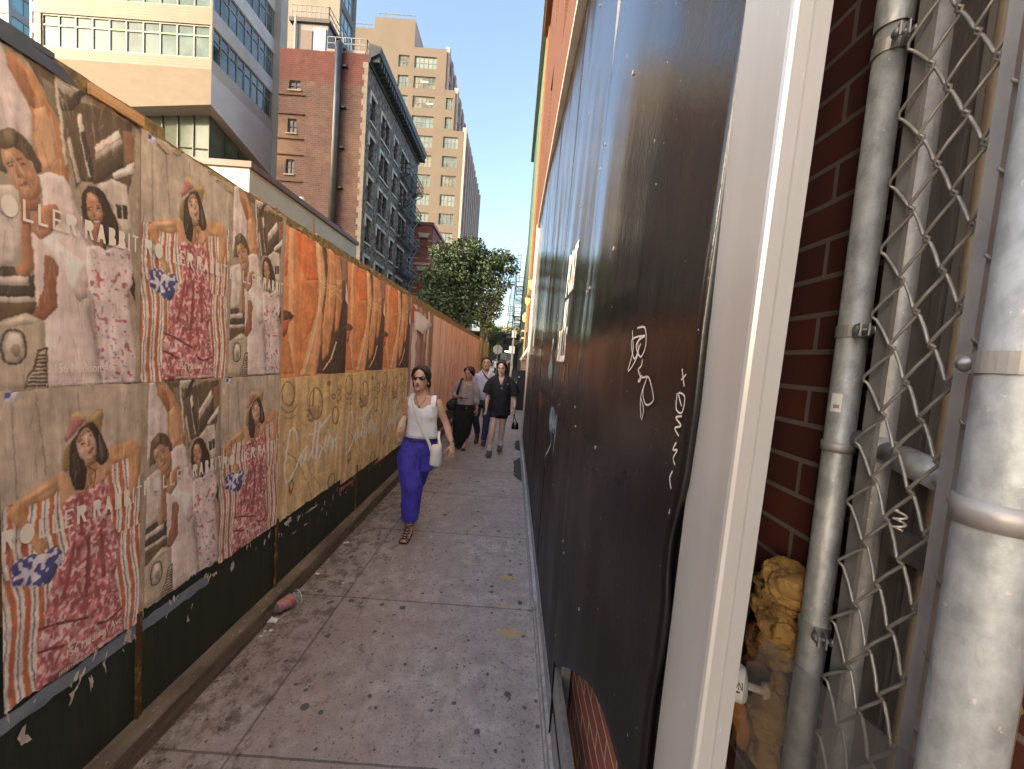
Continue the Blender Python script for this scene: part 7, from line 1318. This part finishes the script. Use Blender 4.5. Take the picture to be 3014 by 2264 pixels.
# along the right of the walkway
gb = thing('green_building', 'mint green painted building beyond the orange brick one', 'building', (.6, 30, 0))
MG = mat('mint green paint', (.10, .20, .155), (.08, .165, .13), sc=.8, rough=.6, stretch=(1, 1, .3))
hol = [(u, z, u + 1.1, z + 2.0) for z in (4.2, 7.8, 11.4, 15, 18.4) for u in (2, 6, 10, 14.5)]
wall(gb, 'wall', MG, (.55, 40), (0, -1, 0), 18.9, 0, 22, hol, .2)
for h in hol: window(gb, (.55, 40), (0, -1, 0), h, .15, DF, PG, 1, 2, .08)
MB().box((.56, 21.12, 0), (10, 39.99, 21.9)).build('block', MG, gb); MB().box((.25, 21.1, 21.6), (.9, 40.05, 22.2)).build('cornice', mat('grey coping', (.30, .29, .26), rough=.7), gb)
MB().box((.47, 21.06, 0), (.548, 21.4, 21.5)).build('edge_strip', mat('yellow cream trim', (.26, .21, .11), rough=.6), gb)
for z in (2.9, 3.3): MB().box((.3, 21.3, z), (.547, 40, z + .1)).build('band', mat('grey green band', (.25, .29, .26)), gb)
fb_ = thing('fire_escape_building', 'narrow grey tenement with fire escapes at the end of the walkway', 'building', (.6, 52, 0))
wall(fb_, 'wall', mat('grey tenement brick', (.22, .19, .175), (.16, .14, .135), sc=3, rough=.85), (.55, 64), (0, -1, 0), 23.9, 0, 13.5, [(u, z, u + 1.0, z + 1.9) for z in (3.6, 7, 10.3) for u in (3, 7, 11, 15, 19.5)], .2)
for z in (3.6, 7, 10.3):
    for u in (3, 7, 11, 15, 19.5): window(fb_, (.55, 64), (0, -1, 0), (u, z, u + 1.0, z + 1.9), .15, DF, PG, 1, 2, .08)
MB().box((.56, 40.1, 0), (10, 63.9, 13.4)).build('block', mat('grey tenement brick', (.22, .19, .175)), fb_)
for z in (3.2, 6.5, 9.8): balcony(fb_, .54, -.35, 43, 48.5, z, FE); balcony(fb_, .54, -.35, 52, 57, z, FE)
b = MB()
for x in (-.36, -.02): b.bar((x, 42.9, 10), (x, 42.9, 13.3), .05)
for k in range(9): b.bar((-.36, 42.9, 10.2 + k * .36), (-.02, 42.9, 10.2 + k * .36), .04)
b.build('ladder', FE, fb_)
sf = thing('storefront', 'dark storefront closing the far end of the street', 'building', (-3, 66, 0))
DKS = mat('black green paint', (.022, .032, .03), (.04, .05, .045), sc=2, rough=.5)
hol = [(1 + 2.6 * k, .7, 3.2 + 2.6 * k, 2.7) for k in range(5)] + [(1.3 + 1.5 * k, 3.9, 2.1 + 1.5 * k, 4.75) for k in range(9)]
wall(sf, 'wall', DKS, (-13.6, 60), (1, 0, 0), 15, 0, 5.6, hol, .25)
for n, h in enumerate(hol): window(sf, (-13.6, 60), (1, 0, 0), h, .2, DF, glass_mat('pale shop glass', (.20, .24, .25), .1, (.55, .58, .56)) if n % 3 else glass_mat('shop glass', (.03, .035, .04)), 2 if n < 5 else 1, 1, .08)
MB().box((-13.6, 59.6, 2.95), (1.4, 59.98, 3.5)).build('fascia', DKS, sf); MB().box((-13.6, 59.3, 5.3), (1.4, 59.98, 5.6)).build('cornice', DKS, sf)
GLO = emit_mat('shop strip light', (1, .86, .6), 2.5)
for x in (-3.0, -1.5): MB().box((x, 59.94, 2.75), (x + .8, 59.985, 2.9)).build('strip_light', GLO, sf)
for x, z, w in ((-2.9, 3.05, .5), (-1.35, 4.9, 1.0)): MB().box((x, 59.5, z), (x + w, 59.59, z + .38)).build('sign', mat('white sign', (.6, .6, .58), rough=.5), sf)
MB().box((-13.5, 60.4, 0), (1.3, 70, 5.5)).build('block', DKS, sf)
for k, (x0, x1, z, y) in enumerate(((-17, -12, 24, 300), (-10.6, -7.6, 30, 310), (-6.6, -3.6, 25, 290), (-3.0, 1.5, 27, 305))):
    th = thing('distant_building', ['pale sunlit block far down the street, farthest from the green wall', 'tall hazy tower far down the street behind the tree', 'middle pale distant block over the dark storefront', 'pale distant block beside the fire escapes'][k], 'building', ((x0 + x1) / 2, y, 0))
    fc = mat('sunlit pale stone', (.62, .52, .36), (.55, .46, .32), sc=.2, rough=.8)
    hol = [(u, zz, u + .7, zz + 1.3) for zz in range(6, int(z) - 1, 3) for u in [.5 + 1.3 * i for i in range(int((x1 - x0 - .6) / 1.3))]]
    wall(th, 'wall', fc, (x0, y), (1, 0, 0), x1 - x0, 0, z, hol, .2)
    MB().box((x0, y + .25, 0), (x1, y + 8, z - .05)).build('block', mat('hazy window grey', (.30, .28, .26)), th)
# unseen block added behind the camera to shade the tenement's party wall
for nm, x0, x1, y0, y1, z in (('unseen tall brick block added to shade the tenement party wall', -66, -57, -12, -3.2, 41),):
    th = thing('shade_block', nm, 'building', ((x0 + x1) / 2, (y0 + y1) / 2, 0))
    hol = [(u, zz, u + 1.2, zz + 1.9) for zz in range(2, int(z) - 2, 4) for u in range(2, int(x1 - x0) - 2, 4)]
    wall(th, 'wall', mat('brown block brick', (.32, .19, .13), (.26, .15, .10), sc=.6, rough=.85), (x1, y1), (-1, 0, 0), x1 - x0, 0, z, hol, .25)
    MB().box((x0, y1 - .3, 0), (x1, y0, z - .05)).build('block', D.materials['brown block brick'], th)
# ------------------------------------------------------------------ trees
def leaf_mat(name, a, c):
    m = mat(name, a, c, sc=1.3, rough=.6, lo=.35, hi=.65); b = m.node_tree.nodes['Principled BSDF']
    b.inputs['Subsurface Weight'].default_value = 0; return m
def tree(label, base, trunk, clumps, n, size, lm, bm, seed, group=None, cat='tree'):
    r = random.Random(seed); th = thing('tree', label, cat, base, group)
    tb = MB(); B = Vector(base); top = Vector(trunk[-1][0])
    tb.smooth_tube([t[0] for t in trunk], [t[1] for t in trunk], 10)
    for c, rad in clumps:
        c = Vector(c); st = Vector(trunk[r.randrange(len(trunk) // 2, len(trunk))][0]); mid = st.lerp(c, .5) + Vector((r.uniform(-.3, .3), r.uniform(-.3, .3), r.uniform(-.1, .35)))
        tb.smooth_tube([st, mid, c], [trunk[-1][1] * .6, trunk[-1][1] * .35, .015], 6)
        for k in range(6):
            e = c + Vector((r.gauss(0, 1), r.gauss(0, 1), r.gauss(0, .8))).normalized() * max(rad) * r.uniform(.6, 1.0)
            tb.tube([c.lerp(mid, .3), c.lerp(e, .5) + Vector((0, 0, .06)), e], [.025, .014, .005], 5)
    tb.build('trunk', bm, th, True)
    lv = []; lf = []
    wts = [c[1][0] * c[1][1] * c[1][2] for c in clumps]
    for k in range(n):
        (c, rad) = r.choices(clumps, wts)[0]
        d = Vector((r.gauss(0, 1), r.gauss(0, 1), r.gauss(0, 1))).normalized(); q = r.random() ** .38
        p = Vector(c) + Vector((d.x * rad[0], d.y * rad[1], d.z * rad[2])) * q
        if mnoise.noise(p * 1.55 + Vector((seed, 0, 0))) < -.16 or mnoise.noise(p * 4 + Vector((0, seed, 0))) < -.28: continue
        s = size * r.uniform(.6, 1.35); a = Vector((r.gauss(0, 1), r.gauss(0, 1), r.gauss(-.35, .5))).normalized(); t = a.orthogonal().normalized(); t.rotate(Matrix.Rotation(r.random() * 6.28, 3, a)); w = a.cross(t)
        i = len(lv); lv += [p, p + a * s * .5 + t * s * .26 + w * s * .06, p + a * s, p + a * s * .5 - t * s * .26 + w * s * .06]; lf.append((i, i + 1, i + 2, i + 3))
    MB().add(lv, lf).build('crown', lm, th)
    return th
BARK = mat('dark bark', (.045, .036, .030), (.09, .07, .055), sc=9, rough=.9, bmp=.6, bsc=14, stretch=(2, 2, .4))
LF = leaf_mat('deep green leaf', (.030, .056, .028), (.066, .098, .046)); LF2 = leaf_mat('yellow green leaf', (.036, .048, .02), (.066, .078, .03)); LF3 = leaf_mat('mid green leaf', (.05, .085, .035), (.09, .13, .05))
rr = random.Random(4)
cl = [((-4.6, 26, 8.2), (1.5, 1.6, 1.1)), ((-5.4, 26.3, 6.7), (1.25, 1.5, 1.0)), ((-3.4, 25.8, 8.5), (1.2, 1.4, 1.1)), ((-3.9, 26, 7.0), (1.6, 1.7, 1.2)), ((-2.4, 26, 7.7), (1.25, 1.4, 1.1)), ((-1.5, 26, 8.3), (1.05, 1.1, .75)), ((-.85, 26.1, 7.9), (.75, .9, .75)),
      ((-5.9, 26, 5.5), (.9, 1.2, .6)), ((-4.7, 26, 5.2), (1.3, 1.4, .9)), ((-3.3, 26, 5.4), (1.3, 1.4, 1.0)), ((-2.2, 26, 6.2), (1.2, 1.2, 1.0)), ((-1.4, 26, 6.7), (.9, 1.0, .7)), ((-4.0, 26, 4.2), (1.1, 1.2, .7)), ((-2.6, 26, 4.5), (.9, 1.0, .8)), ((-5.2, 26.3, 4.2), (.7, .9, .5))]
tree('large dark green street tree rising over the far fence', (-2.2, 26, 0), [((-2.2, 26, 0), .22), ((-2.2, 26, 2), .20), ((-2.25, 26, 3.6), .18), ((-2.5, 26, 5), .13), ((-2.9, 26, 6.4), .08)], cl, 30000, .23, LF, BARK, 3)
cl = [((-1.75, 24.6, 5.3), (.7, .7, .7)), ((-1.9, 24.6, 4.4), (.75, .7, .7)), ((-1.3, 24.6, 4.9), (.5, .6, .7)), ((-1.9, 24.6, 3.6), (.55, .6, .5)), ((-1.2, 24.6, 5.8), (.45, .5, .35))]
tree('thin brownish tree with sparse yellow green leaves before the large tree', (-1.75, 24.6, 0), [((-1.75, 24.6, 0), .12), ((-1.75, 24.6, 2), .11), ((-1.8, 24.6, 3.2), .10), ((-1.7, 24.6, 4.4), .06)], cl, 3600, .17, LF2, BARK, 8)
cl = [((-2.0, 36, 3.9), (.75, .8, .8)), ((-2.4, 36, 3.1), (.7, .8, .7)), ((-1.5, 36, 3.3), (.5, .7, .6))]
tree('small bright green tree low behind the big trunk', (-2.1, 36, 0), [((-2.1, 36, 0), .08), ((-2.1, 36, 1.6), .07), ((-2.1, 36, 2.6), .05)], cl, 4500, .16, LF3, BARK, 12)
cl = [((-2.2, 80, 7.2), (2.6, 2, 1.3)), ((.6, 80, 7.6), (1.8, 2, 1.2)), ((-5, 80, 7), (2.4, 2, 1.4))]
tree('far green tree over the dark storefront roof', (-2.2, 80, 0), [((-2.2, 80, 0), .2), ((-2.2, 80, 4), .18), ((-2, 80, 6), .12)], cl, 4200, .36, LF3, BARK, 15)

# ------------------------------------------------------------------ street bits at the far end
SG = mat('bare aluminium sign', (.40, .42, .45), (.33, .35, .38), sc=4, rough=.45, metal=.4); PST = mat('steel sign post', (.22, .22, .22), rough=.5, metal=.5)
sn = thing('street_sign', 'octagonal grey sign back on a post near the parked white car', 'sign', (-1.22, 28, 0), 'street signs')
MB().prism([(-1.22 + .36 * math.cos(R(22.5 + 45 * k)), 2.36 + .36 * math.sin(R(22.5 + 45 * k))) for k in range(8)], lambda a, z, t: (a, t, z), 27.98, 27.99).build('sign_plate', SG, sn, recalc=True); MB().bar((-1.22, 27.95, 0), (-1.22, 27.95, 2.85), .05).build('post', PST, sn)
sn = thing('street_sign', 'low rectangular grey sign plate by the green wall', 'sign', (-.2, 24, 0), 'street signs')
MB().box((-.34, 23.98, 2.1), (0, 23.99, 2.55)).build('sign_plate', SG, sn); MB().bar((-.16, 23.96, 0), (-.16, 23.96, 2.95), .045).build('post', PST, sn)
sn = thing('street_sign', 'upper rectangular grey sign plate hung above the low one', 'sign', (-.1, 22.5, 0), 'street signs')
MB().box((-.22, 22.48, 3.0), (.03, 22.49, 3.42)).build('sign_plate', SG, sn); MB().bar((-.09, 22.46, 0), (-.09, 22.46, 3.5), .045).build('post', PST, sn)
MB().tube([(-.1, 17, 0), (-.1, 17, 1.16), (-.1, 17.0, 1.18)], [.05, .05, .03], 16).build('bollard', mat('white paint', (.68, .66, .62), (.5, .48, .45), sc=6, rough=.5), None, True, label='white pipe bollard behind the woman in black', cat='bollard', loc=(-.1, 17, 0))
ub = thing('utility_cabinet', 'tall black cabinet with a small white sticker past the hoarding end', 'cabinet', (.35, 13.6, 0))
BKC = mat('black cabinet', (.02, .018, .018), rough=.4)
MB().box((.17, 13.35, 0), (.5, 13.9, 1.36)).build('cabinet_body', BKC, ub); MB().box((.165, 13.34, 1.36), (.505, 13.92, 1.40)).build('lid', BKC, ub); MB().box((.2, 13.342, 1.14), (.25, 13.349, 1.19)).build('sticker', mat('white sticker', (.66, .66, .70)), ub)
def car(label, x, y, body, w=1.75):
    th = thing('parked_car', label, 'car', (x, y, 0), 'cars parked along the far street'); h = w / 2
    prof = [(0, .35), (.02, .62), (.25, .82), (1.05, .92), (1.75, 1.38), (2.9, 1.44), (3.7, 1.05), (4.3, .98), (4.4, .4)]
    vs = []; rows = []
    for s, k in ((-1, .97), (-.9, 1), (.9, 1), (1, .97)): rows.append([(x + s * h * (.80 if z > 1.1 else 1), y + yy, .25 + (z - .25) * k) for yy, z in prof])
    n = len(prof); b = MB(); b.v = [p for r_ in rows for p in r_]
    for i in range(3): b.f += [(i * n + k, i * n + k + 1, (i + 1) * n + k + 1, (i + 1) * n + k) for k in range(n - 1)]
    b.f += [tuple(range(n))[::-1], tuple(3 * n + k for k in range(n)), tuple(i * n for i in range(4)), tuple(i * n + n - 1 for i in range(4))[::-1]]
    b.build('body', body, th, recalc=True)
    MB().add([(x - h * .72, y + 1.07, .96), (x + h * .72, y + 1.07, .96), (x + h * .64, y + 1.66, 1.36), (x - h * .64, y + 1.66, 1.36)], [(0, 1, 2, 3)]).build('windscreen', GLD, th)
    for s in (-1, 1):
        MB().ball((x + s * h * .72, y + .03, .62), (.17, .06, .08), 12, 8).build('headlight', mat('headlight glass', (.7, .72, .74), rough=.1), th, True)
        for yy in (.8, 3.55): MB().lathe([(.001, -.1), (.2, -.1), (.33, -.09), (.34, 0), (.33, .09), (.001, .09)], (x + s * (h - .08), y + yy, .34), (1, 0, 0), 20).build('wheel', mat('tyre rubber', (.015, .015, .016), rough=.8), th, True)
    MB().box((x - .45, y - .015, .42), (x + .45, y + .05, .56)).build('grille', BKC, th)
car('white car parked facing the walkway, below the octagonal sign', -2.1, 33.5, mat('white car paint', (.70, .71, .73), rough=.2)); car('dark car parked behind the white one', -2.7, 40.5, mat('dark car paint', (.03, .03, .035), rough=.2))
def far_person(label, x, y, h, top, low):
    th = thing('person', label, 'person', (x, y, 0), 'people far down the street'); k = h / 1.75
    b = MB(); b.ball((x, y, 1.63 * k), (.085, .1, .12), 10, 8); b.tube([(x, y, 1.5 * k), (x, y, 1.4 * k)], .055, 8)
    for s in (-1, 1):
        b.smooth_tube([(x + s * .19, y, 1.38 * k), (x + s * .23, y, 1.12 * k), (x + s * .21, y - .07, .85 * k)], [.045, .04, .03], 8); b.smooth_tube([(x + s * .09, y + s * .08, .85 * k), (x + s * .09, y + s * .12, .45 * k), (x + s * .09, y + s * .2, .04)], [.08, .055, .04], 8); b.ball((x + s * .09, y + s * .2 - .06, .04), (.045, .12, .04), 8, 6)
    b.smooth_tube([(x, y, 1.42 * k), (x, y, 1.2 * k), (x, y, .85 * k)], [(.12, .08), (.16, .1), (.15, .1)], 10, ref=(1, 0, 0)); put('body', fuse(b, .018, 1), SK3, th, True)
    b = MB(); b.smooth_tube([(x, y, 1.46 * k), (x, y, 1.36 * k), (x, y, 1.1 * k), (x, y, .82 * k)], [(.08, .06), (.2, .11), (.185, .12), (.18, .12)], 12, ref=(1, 0, 0)); put('shirt', fuse(b, .02, 1), top, th, True)
    b = MB()
    for s in (-1, 1): b.smooth_tube([(x + s * .085, y + s * .08, .92 * k), (x + s * .09, y + s * .12, .45 * k), (x + s * .09, y + s * .2, .1)], [.105, .08, .07], 10)
    put('trousers', fuse(b, .02, 1), low, th, True); MB().ball((x, y + .02, 1.68 * k), (.095, .105, .1), 10, 8).build('hair', HAIR, th, True)
DKC = mat('dark cloth', (.03, .03, .035), rough=.9)
far_person('far person in white standing by the white car', -1.45, 33.0, 1.72, WT, DKC); far_person('far person in dark clothes left of centre of the far street', -.95, 37, 1.78, DKC, JN); far_person('far person in white top and jeans before the storefront', -.62, 44, 1.7, PSH, JN); far_person('far person all in dark beside the green wall', -.3, 33, 1.75, DKC, DKC)

# ------------------------------------------------------------------ light, sky, camera
EL, AZ = R(16), (-.80, -.60)
l = math.hypot(*AZ); sd = Vector((AZ[0] / l * math.cos(EL), AZ[1] / l * math.cos(EL), math.sin(EL)))
su = D.lights.new('sun', 'SUN'); su.energy = 2.0; su.angle = R(.5); su.color = (1, .80, .55)
so = D.objects.new('sun', su); COL.objects.link(so); so.rotation_euler = sd.to_track_quat('Z', 'Y').to_euler(); so.location = (0, 0, 90)
w = D.worlds.new('World'); scene.world = w; w.use_nodes = True
nt = w.node_tree; bg = nt.nodes['Background']
sky = nt.nodes.new('ShaderNodeTexSky'); sky.sky_type = 'NISHITA'; sky.sun_disc = False; sky.sun_elevation = EL; sky.sun_rotation = math.atan2(sd.x, sd.y)
sky.air_density = 1.0; sky.dust_density = 5.0; sky.ozone_density = 1.0
nt.links.new(sky.outputs[0], bg.inputs['Color']); bg.inputs['Strength'].default_value = .15
cam = D.cameras.new('camera'); co = D.objects.new('camera', cam); COL.objects.link(co); scene.camera = co
p_, r_ = R(3.85), R(4.2)
F = Vector((0, math.cos(p_), -math.sin(p_))); U0 = Vector((0, math.sin(p_), math.cos(p_))); R0 = Vector((1, 0, 0))
Rv = R0 * math.cos(r_) + U0 * math.sin(r_); Uv = -R0 * math.sin(r_) + U0 * math.cos(r_)
co.matrix_world = Matrix(((Rv.x, Uv.x, -F.x, 0), (Rv.y, Uv.y, -F.y, 0), (Rv.z, Uv.z, -F.z, 1.78), (0, 0, 0, 1)))
cam.sensor_fit = 'HORIZONTAL'; cam.sensor_width = 36; cam.lens = 36 * 1130 / 3014; cam.clip_start = .05; cam.clip_end = 2000
scene.view_settings.view_transform = 'Standard'; scene.view_settings.look = 'None'; scene.view_settings.exposure = 2.0; scene.view_settings.gamma = 1
scene.render.engine = 'CYCLES'; scene.cycles.max_bounces = 8; scene.cycles.diffuse_bounces = 4; scene.cycles.use_denoising = True
D.scenes.remove(SIDE)
